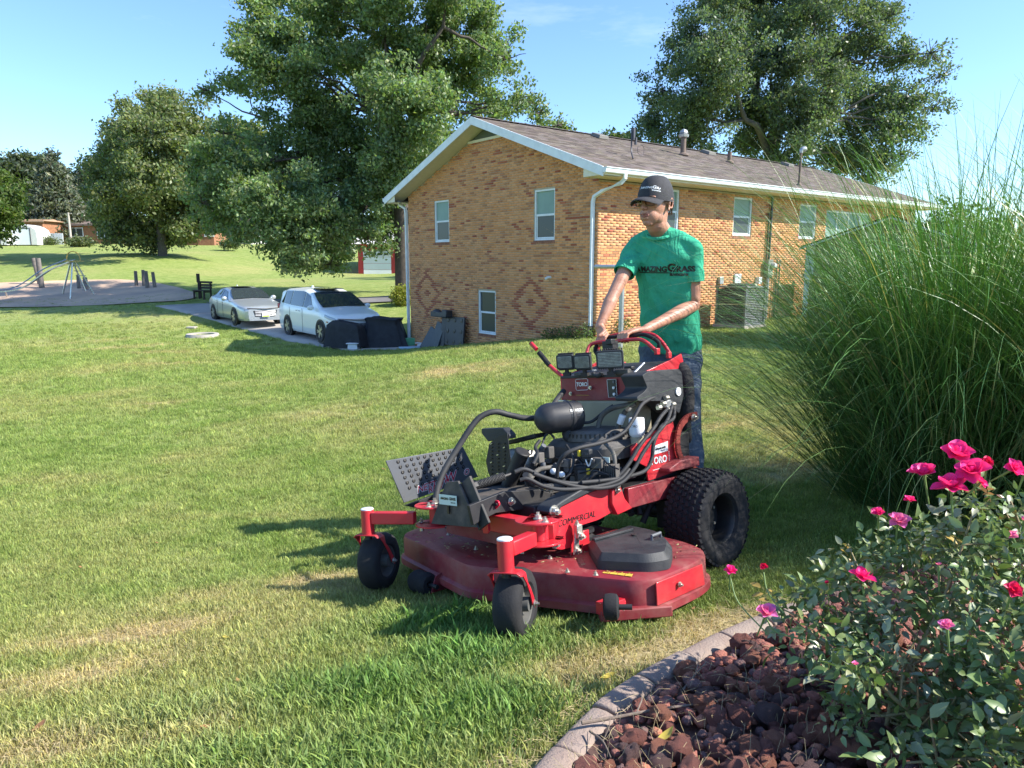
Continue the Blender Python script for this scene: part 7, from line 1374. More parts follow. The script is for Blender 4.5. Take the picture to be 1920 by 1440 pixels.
def fold(co):
    t = (co[:, 2]-PEL.z)/(CH.z-PEL.z); a = co[:, 0]*.8-co[:, 1]*.6; b = co[:, 0]*.6+co[:, 1]*.8
    w1 = np.sin(a*58+np.sin(co[:, 2]*21)*1.8+b*12); w2 = np.sin(co[:, 2]*46+a*26+np.sin(a*30)*1.4); w3 = np.sin(co[:, 2]*28-a*34+b*22+1.2*np.sin(co[:, 2]*17))
    w4 = np.sin((co[:, 2]*.9+a*.55)*60+2.2*np.sin(a*14)); lo = np.clip(1.1-t*1.5, 0, 1); up = np.clip(t*2-.9, 0, 1); return .0055*w1*(.25+lo)*.8+.0060*w2*lo+.0065*w3*(.3+up*.8)+.0040*w4*up*(.5+.5*np.sin(a*22+1))
so_ = blob_mesh('t_shirt', s, shirtm, .0065, smooth=8, parent=pm, fold=fold)
# collar and hems
mb = MB(); pts = []
for k in range(29): a = 2*math.pi*k/28; pts.append(NECK+Vector((0, 0, -.018))+LS*(math.sin(a)*.073)+FW*(math.cos(a)*.070+.008)+Vector((0, 0, -.030*max(0, math.cos(a))+.012*max(0, -math.cos(a)))))
mb.tube(pts, .0075, n=8, flat=1.3, cap=False); mb.build('collar', shirtm, so_)
for a, sh, el in ((1, shR, elR), (-1, shL, elL)):
    c = mid(sh, el, .54); d = (el-sh).normalized(); x_, y_, z_ = frame(Vector((0, 0, 0)), d); mb = MB(); mb.lathe([(.058, -.055), (.0665, -.05), (.0675, -.02), (.0665, .010), (.0625, .012), (.060, -.02)], c, axis=d, n=28); mb.build('sleeve_hem', shirtm, so_)
bpy.context.view_layer.update()
tc0 = tp(.235, -.016, 0)+FW*.12
wrap_text('shirt_lettering', seg([('A', .060, dict(bold=.0026)), ('MAZING', .043, dict(bold=.0020)), ('G', .064, dict(bold=.0028)), ('RASS', .046, dict(bold=.0024))], gap=.07)+[('lawncare', .095, -.034, .028, dict(bold=.0014)), ('', -.150, -.029, .006, dict(w=.19))], tc0, -LS, Vector((0, 0, 1)), so_, deck_, so_, .0016)
mb = None
sw = empty('grass_swoosh', (0, 0, 0)); sw.parent = so_; bvh = BVHTree.FromObject(so_, bpy.context.evaluated_depsgraph_get())
for dx in (0, .012):
    q = []
    for t in np.linspace(0, 1, 14):
        p = tc0-LS*(.075+dx+.014*math.sin(t*3.1*2))+Vector((0, 0, .048-.095*t)); h = bvh.ray_cast(p+FW*.2, -FW, .6)
        if h[0] is not None: q.append(h[0]+FW*.0035)
    mb = MB(); mb.tube(q, [.0006+.0026*math.sin(math.pi*(i+.3)/len(q)) for i in range(len(q))], n=6, flat=.4); mb.build('swoosh', shirtm if dx else mat('swoosh_pale', (.25, .55, .40), rough=.8), sw)
# jeans, belt line, shoes
j = MB(); ftR, ftL = MM @ Vector((.13, -.60, .19)), MM @ Vector((-.135, -.60, .19)); hipR, hipL = PEL+LS*.085+Vector((0, 0, -.09)), PEL-LS*.085+Vector((0, 0, -.09))
for hh, ff in ((hipR, ftR), (hipL, ftL)):
    kn_ = mid(hh, ff, .50)+FW*.025; cap_chain(j, [hh+Vector((0, 0, .05)), mid(hh, kn_, .4), kn_, mid(kn_, ff, .5), ff+Vector((0, 0, .06))], [.115, .100, .076, .070, .066], n=20)
j.ball(PEL+Vector((0, 0, -.02)), (.165, .125, .09), n=24, m=12, rot=Matrix(((LS.x, FW.x, 0), (LS.y, FW.y, 0), (0, 0, 1))))
def jf(co): return .0055*np.sin(co[:, 2]*42+np.sin(co[:, 0]*30)*1.6+co[:, 1]*18)*(.5+.5*np.sin(co[:, 2]*9))+.004*np.sin(co[:, 0]*55-co[:, 2]*13)
jo = blob_mesh('jeans', j, jeanm, .009, smooth=6, parent=pm, fold=jf)
for ff in (ftR, ftL):
    s_ = MB(); fd = Vector((mf.x, mf.y, 0)).normalized(); s_.ball(ff+fd*.07+Vector((0, 0, .02)), (.05, .05, .04)); cap_chain(s_, [ff-fd*.05+Vector((0, 0, .02)), ff+fd*.06+Vector((0, 0, .015)), ff+fd*.15+Vector((0, 0, .008))], [.045, .045, .036]); s_.ball(ff+Vector((0, 0, .05)), (.05, .05, .06)); blob_mesh('shoe', s_, shoem, .008, smooth=3, parent=pm)
# ------------------------------------------------------------ lawn grass: tufts instanced on points
gm = mat('grass_blade', (.15, .2, .04), rough=.55, spec=.25); nt, L, b, colr, nf, g = grass_nodes(gm, True)
at = N(nt, 'ShaderNodeAttribute', attribute_name='lush', attribute_type='INSTANCER'); rn = N(nt, 'ShaderNodeAttribute', attribute_name='rnd', attribute_type='INSTANCER'); tn = N(nt, 'ShaderNodeAttribute', attribute_name='tint')
m1 = N(nt, 'ShaderNodeMix', data_type='RGBA'); m1.inputs['B'].default_value = (.110, .240, .050, 1); L(at.outputs['Fac'], m1.inputs['Factor']); L(colr, m1.inputs['A'])
m2 = N(nt, 'ShaderNodeMix', data_type='RGBA', blend_type='MULTIPLY'); m2.inputs['Factor'].default_value = 1; L(m1.outputs['Result'], m2.inputs['A']); L(tn.outputs['Color'], m2.inputs['B'])
m3 = N(nt, 'ShaderNodeMix', data_type='RGBA', blend_type='MULTIPLY'); m3.inputs['Factor'].default_value = 1; L(m2.outputs['Result'], m3.inputs['A']); mr = N(nt, 'ShaderNodeMapRange'); mr.inputs['To Min'].default_value = .7; mr.inputs['To Max'].default_value = 1.35; L(rn.outputs['Fac'], mr.inputs['Value']); L(mr.outputs['Result'], m3.inputs['B'])
L(m3.outputs['Result'], b.inputs['Base Color']); tr = N(nt, 'ShaderNodeBsdfTranslucent'); ms = N(nt, 'ShaderNodeMixShader'); ms.inputs[0].default_value = .4
L(m3.outputs['Result'], tr.inputs['Color']); L(b.outputs[0], ms.inputs[1]); L(tr.outputs[0], ms.inputs[2]); L(ms.outputs[0], nt.nodes['Material Output'].inputs['Surface'])
def tuft(seed, nb, rad, h):
    r = np.random.default_rng(seed); V, F, C = [], [], []
    for k in range(nb):
        a = r.uniform(0, 2*np.pi); rr = rad*math.sqrt(r.uniform()); x, y = rr*math.cos(a), rr*math.sin(a); hh = h*r.uniform(.55, 1.25); w_ = r.uniform(.0010, .0018); la = r.uniform(0, 2*np.pi); ln = r.uniform(.15, .95)*hh; dx, dy = math.cos(la)*ln, math.sin(la)*ln
        sx, sy = -math.sin(la+r.uniform(-1, 1))*w_, math.cos(la)*w_; o = len(V)
        V += [(x-sx, y-sy, -.004), (x+sx, y+sy, -.004), (x+dx*.35+sx*.9, y+dy*.35+sy*.9, hh*.6), (x+dx*.35-sx*.9, y+dy*.35-sy*.9, hh*.6), (x+dx, y+dy, hh*.95)]
        F += [(o, o+1, o+2, o+3), (o+3, o+2, o+4, o+4)]; t = r.uniform(.75, 1.25); c = (t*r.uniform(.9, 1.1), t, t*r.uniform(.7, 1.2)); C += [c, c]
    me = bpy.data.meshes.new('tuft'); me.from_pydata(V, [], [tuple(dict.fromkeys(f)) for f in F]); me.materials.append(gm); a_ = me.attributes.new('tint', 'FLOAT_COLOR', 'FACE'); a_.data.foreach_set('color', np.array([[*c, 1] for c in C], np.float32).ravel())
    return bpy.data.objects.new('grass_tuft', me)
tufts = [tuft(100+i, 20, .036, .027) for i in range(6)]
pts = []
for y0, y1, dens in ((1.0, 2.2, 3000), (2.2, 3.6, 2300), (3.6, 5.2, 1300), (5.2, 8, 620), (8, 13, 230), (13, 22, 75), (22, 30, 26), (30, 40, 6)):
    xw = 1.35*y1+1.0; n = int(dens*2*xw*(y1-y0)); x = rng.uniform(-xw, xw, n); y = rng.uniform(y0, y1, n); k = (np.abs(x) < .80*y+.3) | ((rng.uniform(size=n) < .45) & (np.abs(x) < 1.35*y+1.0)); pts.append(np.stack([x[k], y[k], np.full(k.sum(), {1.0: 1, 2.2: 1, 3.6: 1.1, 5.2: 1.3, 8: 1.7, 13: 2.4, 22: 3.0, 30: 3.0}[y0])], -1))
P = np.concatenate(pts); x, y = P[:, 0], P[:, 1]
bsd = bed_side(x, y); q = (bsd > -.05) & (y < 3.4) & (x > -.4)
hx, hy = x-HP.x, y-HP.y; lx = hx*HDS.x+hy*HDS.y; ly = hx*HDG.x+hy*HDG.y; q |= (lx > -.03) & (ly > -.02)
def inpoly(poly, x, y):
    r = np.zeros(x.shape, bool); n = len(poly)
    for i in range(n):
        (x0, y0), (x1, y1) = poly[i], poly[i-1]; c = ((y0 > y) != (y1 > y)) & (x < (x1-x0)*(y-y0)/(y1-y0+1e-12)+x0); r ^= c
    return r
q |= inpoly(pxpoly([(292, 575), (505, 567), (640, 569), (700, 600), (768, 640), (800, 652), (652, 658), (600, 650), (540, 640), (460, 619), (400, 601)]), x, y)
x, y, lod = x[~q], y[~q], P[~q, 2]; z = TZ(x, y); dry = dryness(x, y); n = len(x)
lush = np.zeros(n)
for u, v, rx, ry, a, s_ in ((800, 1180, .42, .16, .1, 1.0), (920, 1230, .5, .2, .5, 1.0), (700, 1300, .5, .2, .3, .9), (850, 1380, .55, .25, .5, .85), (1080, 1210, .3, .12, .4, .8), (500, 1420, .4, .15, .3, .6), (350, 1350, .35, .10, .2, .5)):
    p = GP(u, v); c, s = math.cos(a), math.sin(a); dx, dy = x-p.x, y-p.y; lush = np.maximum(lush, s_*np.exp(-(((dx*c+dy*s)/rx)**2+((-dx*s+dy*c)/ry)**2)))
lush = np.clip(lush*(.8+.5*vnoise(x*6, y*6, 17, 2)), 0, 1); dry2 = dry*(1-.85*lush); scl = lod*(.72+.45*rng.uniform(size=n))*(1+1.7*lush)*(1-.35*np.clip(dry2-.5, 0, .5)); keep = rng.uniform(size=n) > .45*np.clip(dry2*1.6-.75, 0, 1)
keep &= ~((bsd[~q] > -.22) & (y < 3.2) & (x > -.3) & (rng.uniform(size=n) < .7))
x, y, z, dry2, lush, scl = x[keep], y[keep], z[keep], dry2[keep], lush[keep], scl[keep]; n = len(x)
me = bpy.data.meshes.new('lawn_grass'); me.vertices.add(n); me.vertices.foreach_set('co', np.stack([x, y, z], -1).astype(np.float32).ravel())
for nm, ar in (('dry', dry2), ('lush', lush*.85), ('rnd', rng.uniform(size=n)), ('scl', scl)): a_ = me.attributes.new(nm, 'FLOAT', 'POINT'); a_.data.foreach_set('value', ar.astype(np.float32))
ro = np.stack([rng.normal(0, .12, n), rng.normal(0, .12, n), rng.uniform(0, 6.28, n)], -1).astype(np.float32); a_ = me.attributes.new('rot', 'FLOAT_VECTOR', 'POINT'); a_.data.foreach_set('vector', ro.ravel()); a_ = me.attributes.new('idx', 'INT', 'POINT'); a_.data.foreach_set('value', rng.integers(0, 6, n).astype(np.int32))
go = setp(link('lawn_grass', me), 'short mown green grass with straw coloured patches covering the lawn', 'grass', kind='stuff')
ng = bpy.data.node_groups.new('scatter_tufts', 'GeometryNodeTree'); ng.interface.new_socket('Geometry', in_out='INPUT', socket_type='NodeSocketGeometry'); ng.interface.new_socket('Geometry', in_out='OUTPUT', socket_type='NodeSocketGeometry')
gi, gout = ng.nodes.new('NodeGroupInput'), ng.nodes.new('NodeGroupOutput'); m2p = ng.nodes.new('GeometryNodeMeshToPoints'); iop = ng.nodes.new('GeometryNodeInstanceOnPoints'); jn = ng.nodes.new('GeometryNodeJoinGeometry')
for t in reversed(tufts): oi = ng.nodes.new('GeometryNodeObjectInfo'); oi.inputs['Object'].default_value = t; oi.inputs['As Instance'].default_value = True; ng.links.new(oi.outputs['Geometry'], jn.inputs[0])
def na(nm, ty): q_ = ng.nodes.new('GeometryNodeInputNamedAttribute'); q_.data_type = ty; q_.inputs['Name'].default_value = nm; return q_.outputs[0]
ng.links.new(gi.outputs[0], m2p.inputs['Mesh']); ng.links.new(m2p.outputs[0], iop.inputs['Points']); ng.links.new(jn.outputs[0], iop.inputs['Instance']); iop.inputs['Pick Instance'].default_value = True
ng.links.new(na('idx', 'INT'), iop.inputs['Instance Index']); ng.links.new(na('scl', 'FLOAT'), iop.inputs['Scale']); e2r = ng.nodes.new('FunctionNodeEulerToRotation'); ng.links.new(na('rot', 'FLOAT_VECTOR'), e2r.inputs[0]); ng.links.new(e2r.outputs[0], iop.inputs['Rotation']); ng.links.new(iop.outputs[0], gout.inputs[0])
go.modifiers.new('scatter', 'NODES').node_group = ng
# dead straw lying flat in the bare patches and the bed
strawm = mat('straw', (.42, .33, .17), rough=.8, var=.3, scale=30)
def straw(name, samples, label, seed, L0=.02, L1=.07, lift=.006, m=strawm, parent=None, wmul=1.0):
    r = np.random.default_rng(seed); V, F = [], []
    for px, py, pz in samples:
        a = r.uniform(0, 6.28); l_ = r.uniform(L0, L1); bend = r.normal(0, .5); o = len(V); w_ = .0007*wmul; z0 = pz+r.uniform(.001, lift)
        c = [(px+math.cos(a)*l_*t+math.cos(a+1.57)*bend*l_*t*t*.5, py+math.sin(a)*l_*t+math.sin(a+1.57)*bend*l_*t*t*.5, z0+r.uniform(0, lift)) for t in (0, .5, 1)]
        for p in c: V += [(p[0]-math.sin(a)*w_, p[1]+math.cos(a)*w_, p[2]), (p[0]+math.sin(a)*w_, p[1]-math.cos(a)*w_, p[2]+.0004)]
        F += [(o, o+2, o+3, o+1), (o+2, o+4, o+5, o+3)]
    ob = link(name, npmesh(name, V, F, m), parent); ob['kind'] = 'stuff'
    if label: ob['label'] = label
    return ob
S_ = []; bx = rng.uniform(-2.5, 2.2, 60000); by = rng.uniform(1.2, 4.2, 60000); dd = dryness(bx, by); bd = bed_side(bx, by); kk = (bd < -.03) & (rng.uniform(size=60000) < np.clip(dd*1.4-.55, 0, 1)+.75*np.exp(-((bd+.1)/.10)**2)*(bx > -.3)*(by < 3.3)); bx, by = bx[kk][:16000], by[kk][:16000]; bz = TZ(bx, by)
straw('dead_grass', list(zip(bx, by, bz)), 'dry straw coloured dead grass lying between edging and lawn', 5, .02, .055, .014)
# fallen leaves on the lawn
brl = mat('dry_leaf', (.36, .17, .08), rough=.8, var=.35, scale=20, bump=.3, trans=.2); yll = mat('yellow_leaf', (.55, .42, .07), rough=.7, var=.2, trans=.2)
def leaf_mesh(w_, l_, curl=.3, n=6):
    mb = MB(); vs = []
    for i in range(n+1):
        t = i/n; hw = w_*.5*math.sin(math.pi*min(1, t*1.02))**.75*(1-.25*t)+.0004; z = curl*l_*(t-.5)**2; vs += [(-hw, l_*(t-.5), z+hw*.35), (0, l_*(t-.5), z), (hw, l_*(t-.5), z+hw*.35)]
    mb.add(vs, [(i*3+k, i*3+k+1, (i+1)*3+k+1, (i+1)*3+k) for i in range(n) for k in range(2)]); return mb
for i, (u, v, s_, m, lb) in enumerate(((75, 1376, .055, brl, 'curled orange brown leaf low at the left edge of the lawn'), (295, 1024, .030, brl, 'pale brown leaf on the lawn left of the far caster wheel'), (57, 1006, .028, brl, 'small brown leaf near the left edge halfway up the lawn'),
        (660, 1168, .038, brl, 'dark reddish brown leaf in the long grass below the far caster'), (424, 1204, .024, yll, 'small yellow leaf standing in the grass'), (446, 1286, .022, brl, 'tiny orange leaf in the grass below the yellow leaf'), (388, 1376, .030, brl, 'tan leaf on the bare spot near the bottom of the lawn'),
        (720, 884, .035, brl, 'dry leaf on the lawn just left of the dimpled plate'), (152, 1070, .02, brl, 'little brown leaf on the clover patch'), (1140, 1280, .045, yll, 'pale yellow leaf on the bare strip beside the edging'), (905, 1243, .022, brl, 'brown leaf bit in the grass beside the near caster'), (1300, 1150, .02, brl, 'pinkish petal on the grass right of the deck corner'))):
    p = GP(u, v); mb = leaf_mesh(s_*.62, s_*1.2, .5); o = mb.build('fallen_leaf', m, None, loc=p+Vector((0, 0, .022))); o.rotation_euler = (random.uniform(-.4, .6), random.uniform(-.4, .4), random.uniform(0, 6)); setp(o, lb, 'leaf', 'leaves fallen on the lawn')
# ------------------------------------------------------------ flower bed: soil, edging, lava rock
soil = mat('soil', (.11, .06, .045), rough=.95, var=.4, scale=12, bump=.8, bscale=40)
bpoly = [(p.x, p.y) for p in BED]+[(3.2, BED[-1].y+.6), (5.5, 4.5), (5.5, 1.0), (2.5, -.2), (BED[0].x-.1, -.2), (BED[0].x-.02, BED[0].y-.3)]
bed = sheet('flower_bed', bpoly, soil, .006, .15)
edgem = mat('edging_stone', (.23, .165, .135), rough=.9, col2=(.29, .23, .19), scale=6, dirt=(.36, .33, .30), dirtamt=.25, bump=.5, bscale=120)
eg = setp(empty('edging', (0, 0, 0)), kind='structure'); line = [Vector((p.x, p.y, 0)) for p in BED]; dens = spline(line, 12); acc = [0]
for a, b_ in zip(dens[:-1], dens[1:]): acc.append(acc[-1]+(b_-a).length)
def at_len(s_):
    s_ = max(0, min(acc[-1]-1e-4, s_)); i = max(0, np.searchsorted(acc, s_)-1); i = min(i, len(dens)-2); t = (s_-acc[i])/max(1e-9, acc[i+1]-acc[i]); return dens[i].lerp(dens[i+1], t), (dens[i+1]-dens[i]).normalized()
s0 = 0
while s0 < acc[-1]-.05:
    s1 = min(acc[-1], s0+.245); mb = MB(); vs = []; n = 8; dz = random.uniform(-.004, .006); w_ = .047
    for i in range(n+1):
        p, d = at_len(s0+.004+(s1-s0-.008)*i/n); sd = Vector((d.y, -d.x, 0)); z = T1(p.x, p.y); sc_ = .012*math.sin(math.pi*i/n)
        vs += [p+sd*(k*w_*1.0+(sc_ if k < 0 else -sc_*.3)*-1*0)+Vector((0, 0, z+h+dz)) for k, h in ((-1, -.05), (-1.0, .010), (-.8, .024), (-.4, .030), (.2, .031), (.75, .026), (1, .010), (1, -.05))]
    m_ = 8; mb.add(vs, [(i*m_+k, i*m_+(k+1) % m_, (i+1)*m_+(k+1) % m_, (i+1)*m_+k) for i in range(n) for k in range(m_)]+[tuple(range(m_-1, -1, -1)), tuple(range(n*m_, n*m_+m_))]); mb.build('edging_stone', edgem, eg, bevel=.006, angle=50); s0 = s1
rockm = [mat('lava_rock_red', (.34, .125, .092), rough=.95, col2=(.21, .078, .062), scale=18, bump=1.0, bscale=110, dirt=(.21, .12, .09), dirtamt=.3), mat('lava_rock_dark', (.19, .105, .095), rough=.95, col2=(.12, .07, .068), scale=18, bump=1.0, bscale=120, dirt=(.13, .09, .08), dirtamt=.35), mat('lava_rock_rust', (.42, .17, .10), rough=.95, col2=(.26, .10, .065), scale=20, bump=1.0, bscale=110)]
def rock(seed, sub=2):
    bm = bmesh.new(); bmesh.ops.create_icosphere(bm, subdivisions=sub, radius=1); o = Vector((seed*3.1, seed*1.7, 0)); sx = Vector((1, random.uniform(.65, .95), random.uniform(.5, .8)))
    for v in bm.verts:
        d = 1+.38*mnoise.noise(v.co*1.3+o)+.16*mnoise.noise(v.co*3.3+o)+.06*mnoise.noise(v.co*8+o); v.co = Vector((v.co.x*sx.x, v.co.y*sx.y, v.co.z*sx.z))*d
    me = bpy.data.meshes.new('lava_rock'); bm.to_mesh(me); bm.free(); me.polygons.foreach_set('use_smooth', [True]*len(me.polygons)); me.set_sharp_from_angle(angle=R(28)); me.materials.append(rockm[(0, 0, 1, 0, 2, 0, 1, 2)[seed % 8]]); return me
rocks = [rock(i, 3) for i in range(8)]+[rock(i+8, 2) for i in range(8)]
cand = []
while len(cand) < 3000:
    x, y = random.uniform(.0, 2.6), random.uniform(1.25, 3.1); d = float(bed_side(np.array([x]), np.array([y]))[0])
    if d < .065 or x > .9*y+.1: continue
    r_ = min(.042, max(.010, random.lognormvariate(-4.05, .42))); cand.append((x, y, r_, d))
cand.sort(key=lambda c: -c[2]/c[1]**1.5*(1.0 if c[0]/c[1] < .60 else .35)); V, F, CI = [], [], []
for i, (x, y, r_, d) in enumerate(cand):
    me = rocks[i % 8] if i < 300 else rocks[8+i % 8]; z = T1(x, y)+r_*random.uniform(.2, 1.0)+(.016 if d > .1 else 0); rot = (random.uniform(-.6, .6), random.uniform(-.6, .6), random.uniform(0, 6.3))
    if i < 300: o = link('lava_rock', me, bed, loc=(x, y, z)); o.rotation_euler = rot; o.scale = (r_, r_, r_)
    else:
        Mx = Matrix.Translation((x, y, z)) @ Matrix.Rotation(rot[2], 4, 'Z') @ Matrix.Rotation(rot[0], 4, 'X') @ Matrix.Scale(r_, 4); o0 = len(V); V += [tuple(Mx @ v.co) for v in me.vertices]; F += [tuple(k+o0 for k in p.vertices) for p in me.polygons]; CI += [{'lava_rock_red': 0, 'lava_rock_dark': 1, 'lava_rock_rust': 2}[me.materials[0].name]]*len(me.polygons)
me = npmesh('small_lava_rocks', V, F, rockm, smooth=True); me.polygons.foreach_set('material_index', CI); o = link('small_lava_rocks', me, bed); o['kind'] = 'stuff'
bx = rng.uniform(0, 2.6, 9000); by = rng.uniform(1.25, 3.1, 9000); kk = (bed_side(bx, by) > .04) & (rng.uniform(size=9000) < .55+.4*vnoise(bx*5, by*5, 33, 2)); bx, by = bx[kk][:1700], by[kk][:1700]
straw('straw_litter', list(zip(bx, by, TZ(bx, by)+.018)), None, 9, .015, .07, .05, parent=bed, wmul=.6)
twm = mat('twig', (.17, .13, .10), rough=.85, var=.35, scale=25, bump=.5)
def twig(pts, r_, label):
    P = [GP(u, v)+Vector((0, 0, h)) for u, v, h in pts]; c = P[0].copy(); mb = MB(); S2 = spline([p-c for p in P], 6); mb.tube(S2, [r_*(1.1-.6*i/len(S2)) for i in range(len(S2))], n=8); k = S2[len(S2)//2]; mb.tube([k, k+Vector((.02, .03, .02)), k+Vector((.03, .07, .025))], [r_*.5, r_*.4, r_*.2], n=6); o = mb.build('twig', twm, None, loc=c); setp(o, label, 'twig')
twig(((1090, 1385, .05), (1150, 1372, .045), (1240, 1358, .05), (1345, 1345, .05)), .0055, 'long grey twig lying across the red lava rocks')
twig(((1280, 1310, .03), (1300, 1292, .045), (1322, 1268, .05)), .0035, 'short dark twig on the rocks above the long grey twig')
twig(((1105, 1395, .04), (1130, 1415, .04), (1145, 1440, .03)), .003, 'thin twig at the corner of the rock bed beside the edging')
p = GP(1248, 1412); mb = leaf_mesh(.032, .065, .6); o = mb.build('fallen_leaf', yll, None, loc=p+Vector((0, 0, .05))); o.rotation_euler = (.3, -.2, -1.0); setp(o, 'tan yellow leaf lying on the dark lava rocks', 'leaf')
# ------------------------------------------------------------ tall ornamental grass
blm = mat('tall_grass_blade', (.1, .2, .04), rough=.42, attr='tint', spec=.5, trans=.12)
def blades(center, n, seed, rad, Ls, lean0, lean1, droop, wd, base, bias=None, segs=11):
    r = np.random.default_rng(seed); cx, cy = center; a = r.uniform(0, 2*np.pi, n); rr = rad*np.sqrt(r.uniform(size=n)); px, py = cx+rr*np.cos(a), cy+rr*np.sin(a); az = a+r.normal(0, .55, n); th = r.uniform(lean0, lean1, n)*(.35+.65*rr/rad)
    if bias is not None: az = np.where(r.uniform(size=n) < bias[1], bias[0]+r.normal(0, .6, n), az)
    Ln = r.uniform(*Ls, n); dr = r.uniform(*droop, n); pos = np.stack([px, py, TZ(px, py)], -1); P = [pos.copy()]; phi = th.copy(); st = Ln/segs; wob = r.normal(0, .02, n)
    for s_ in range(segs):
        t = (s_+1)/segs; phi = phi+dr*t**1.8/segs*2.3+wob; phi = np.minimum(phi, 2.6); d = np.stack([np.sin(phi)*np.cos(az), np.sin(phi)*np.sin(az), np.cos(phi)], -1); pos = pos+d*st[:, None]; P.append(pos.copy())
    P = np.stack(P, 1); sd = np.stack([-np.sin(az), np.cos(az), np.zeros(n)], -1); tw = r.normal(0, .5, n); wv = np.array([.5]+[1-(k/segs)**2.2*.93 for k in range(1, segs+1)]); w_ = r.uniform(*wd, n)
    upv = np.stack([-np.cos(az)*.5, -np.sin(az)*.5, np.full(n, .5)], -1)*np.sin(tw)[:, None]; sdd = sd*np.cos(tw)[:, None]+upv; off_ = sdd[:, None, :]*(w_[:, None]*wv[None])[:, :, None]*.5
    V = np.stack([P-off_, P+off_], 2).reshape(-1, 3); k = segs+1; i0 = (np.arange(n)*k*2)[:, None]+np.arange(segs)[None]*2; F = np.stack([i0, i0+1, i0+3, i0+2], -1).reshape(-1, 4)
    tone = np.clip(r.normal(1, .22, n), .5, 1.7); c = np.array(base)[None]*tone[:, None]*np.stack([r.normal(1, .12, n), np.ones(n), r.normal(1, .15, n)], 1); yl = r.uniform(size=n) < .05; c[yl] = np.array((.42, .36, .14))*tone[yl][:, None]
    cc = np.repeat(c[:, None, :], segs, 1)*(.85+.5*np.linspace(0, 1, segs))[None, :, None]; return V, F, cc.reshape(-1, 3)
og = empty('ornamental_grass', (0, 0, 0), 0, label='huge clump of tall arching ornamental grass at the right behind the roses', cat='ornamental grass')
VV, FF, CC = [], [], []; o0 = 0
for spec in (dict(center=(3.15, 4.75), n=3600, seed=1, rad=.62, Ls=(1.4, 2.75), lean0=.05, lean1=.62, droop=(.6, 1.9), wd=(.005, .012), base=(.105, .215, .045)),
             dict(center=(3.95, 4.5), n=2300, seed=2, rad=.55, Ls=(1.5, 2.8), lean0=.03, lean1=.5, droop=(.5, 1.7), wd=(.005, .012), base=(.11, .22, .045)),
             dict(center=(2.75, 4.65), n=2100, seed=3, rad=.46, Ls=(1.3, 3.0), lean0=.25, lean1=1.1, droop=(.5, 1.7), wd=(.003, .007), base=(.09, .175, .045), bias=(math.pi*1.0, .6)),
             dict(center=(3.35, 3.35), n=1800, seed=6, rad=.40, Ls=(1.3, 2.3), lean0=.03, lean1=.5, droop=(.4, 1.5), wd=(.005, .011), base=(.11, .22, .045)),
             dict(center=(2.9, 4.5), n=420, seed=4, rad=.5, Ls=(1.3, 2.3), lean0=.1, lean1=.9, droop=(1.3, 2.2), wd=(.004, .007), base=(.22, .30, .10), bias=(math.pi*1.15, .5))):
    V, F, c = blades(**spec); VV.append(V); FF.append(F+o0); CC.append(c); o0 += len(V)
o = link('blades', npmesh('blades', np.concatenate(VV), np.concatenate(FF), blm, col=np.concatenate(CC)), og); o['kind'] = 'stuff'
mb = MB(); rr = random.Random(3)
for k in range(90):
    a = rr.uniform(0, 6.28); q = rr.uniform(0, .5); x, y = 3.15+q*math.cos(a), 4.75+q*math.sin(a); z = T1(x, y); mb.tube([(x, y, z-.02), (x+rr.uniform(-.1, .1), y+rr.uniform(-.1, .1), z+.8)], [.006, .003], n=5)
o = mb.build('canes', mat('grass_cane', (.20, .22, .08), rough=.6, var=.3), og); o['kind'] = 'stuff'
# ------------------------------------------------------------ rose bush
rl = mat('rose_leaf', (.1, .15, .06), rough=.38, attr='tint', var=.18, scale=40, trans=.18, spec=.55); stm = mat('rose_cane', (.33, .23, .13), rough=.7, col2=(.24, .22, .10), scale=14, bump=.3)
petm = [mat('petal_pink', (.86, .035, .31), rough=.5, var=.15, scale=40, trans=.35), mat('petal_light', (.88, .22, .56), rough=.5, var=.12, scale=40, trans=.35), mat('petal_red', (.72, .015, .12), rough=.5, var=.15, scale=40, trans=.3)]
rbsh = empty('rose_bush', (0, 0, 0), 0, label='rose bush with dusty green leaves and bright pink flowers in the right foreground', cat='rose bush')
LB = [(1760, 1050, 115, 2.0), (1850, 1000, 95, 1.95), (1900, 1080, 120, 1.75), (1660, 1110, 105, 1.95), (1570, 1150, 85, 1.95), (1490, 1165, 58, 2.0), (1440, 1130, 28, 2.05), (1560, 1080, 35, 2.05), (1500, 1110, 35, 2.05), (1700, 1230, 130, 1.75), (1850, 1190, 108, 1.65), (1590, 1240, 80, 1.75), (1520, 1200, 45, 1.85), (1800, 1360, 96, 1.6), (1915, 1330, 95, 1.5),
      (1660, 1340, 75, 1.65), (1700, 1430, 70, 1.5), (1870, 1430, 60, 1.4), (1895, 940, 42, 1.9), (1830, 945, 45, 1.9), (1590, 1020, 28, 2.1), (1600, 1060, 50, 2.05), (1700, 1020, 45, 2.05), (1990, 1100, 150, 1.7), (1990, 1300, 160, 1.5), (1640, 1250, 55, 1.6), (1580, 1340, 35, 1.65)]
def leaf_tpl(n=4):
    vs = []
    for i in range(n+1):
        t = i/n; hw = .5*.50*math.sin(math.pi*t**.85)**.9*(1.12-.35*t)+.003; z = -.22*(t-.3)**2; vs += [(-hw, t, z+hw*.28), (0, t, z), (hw, t, z+hw*.28)]
    return np.array(vs), np.array([(i*3+k, i*3+k+1, (i+1)*3+k+1, (i+1)*3+k) for i in range(n) for k in range(2)])
LV, LF = leaf_tpl(); r = np.random.default_rng(77); items = []
wts = np.array([q[2]**2.1 for q in LB], float); wts /= wts.sum()
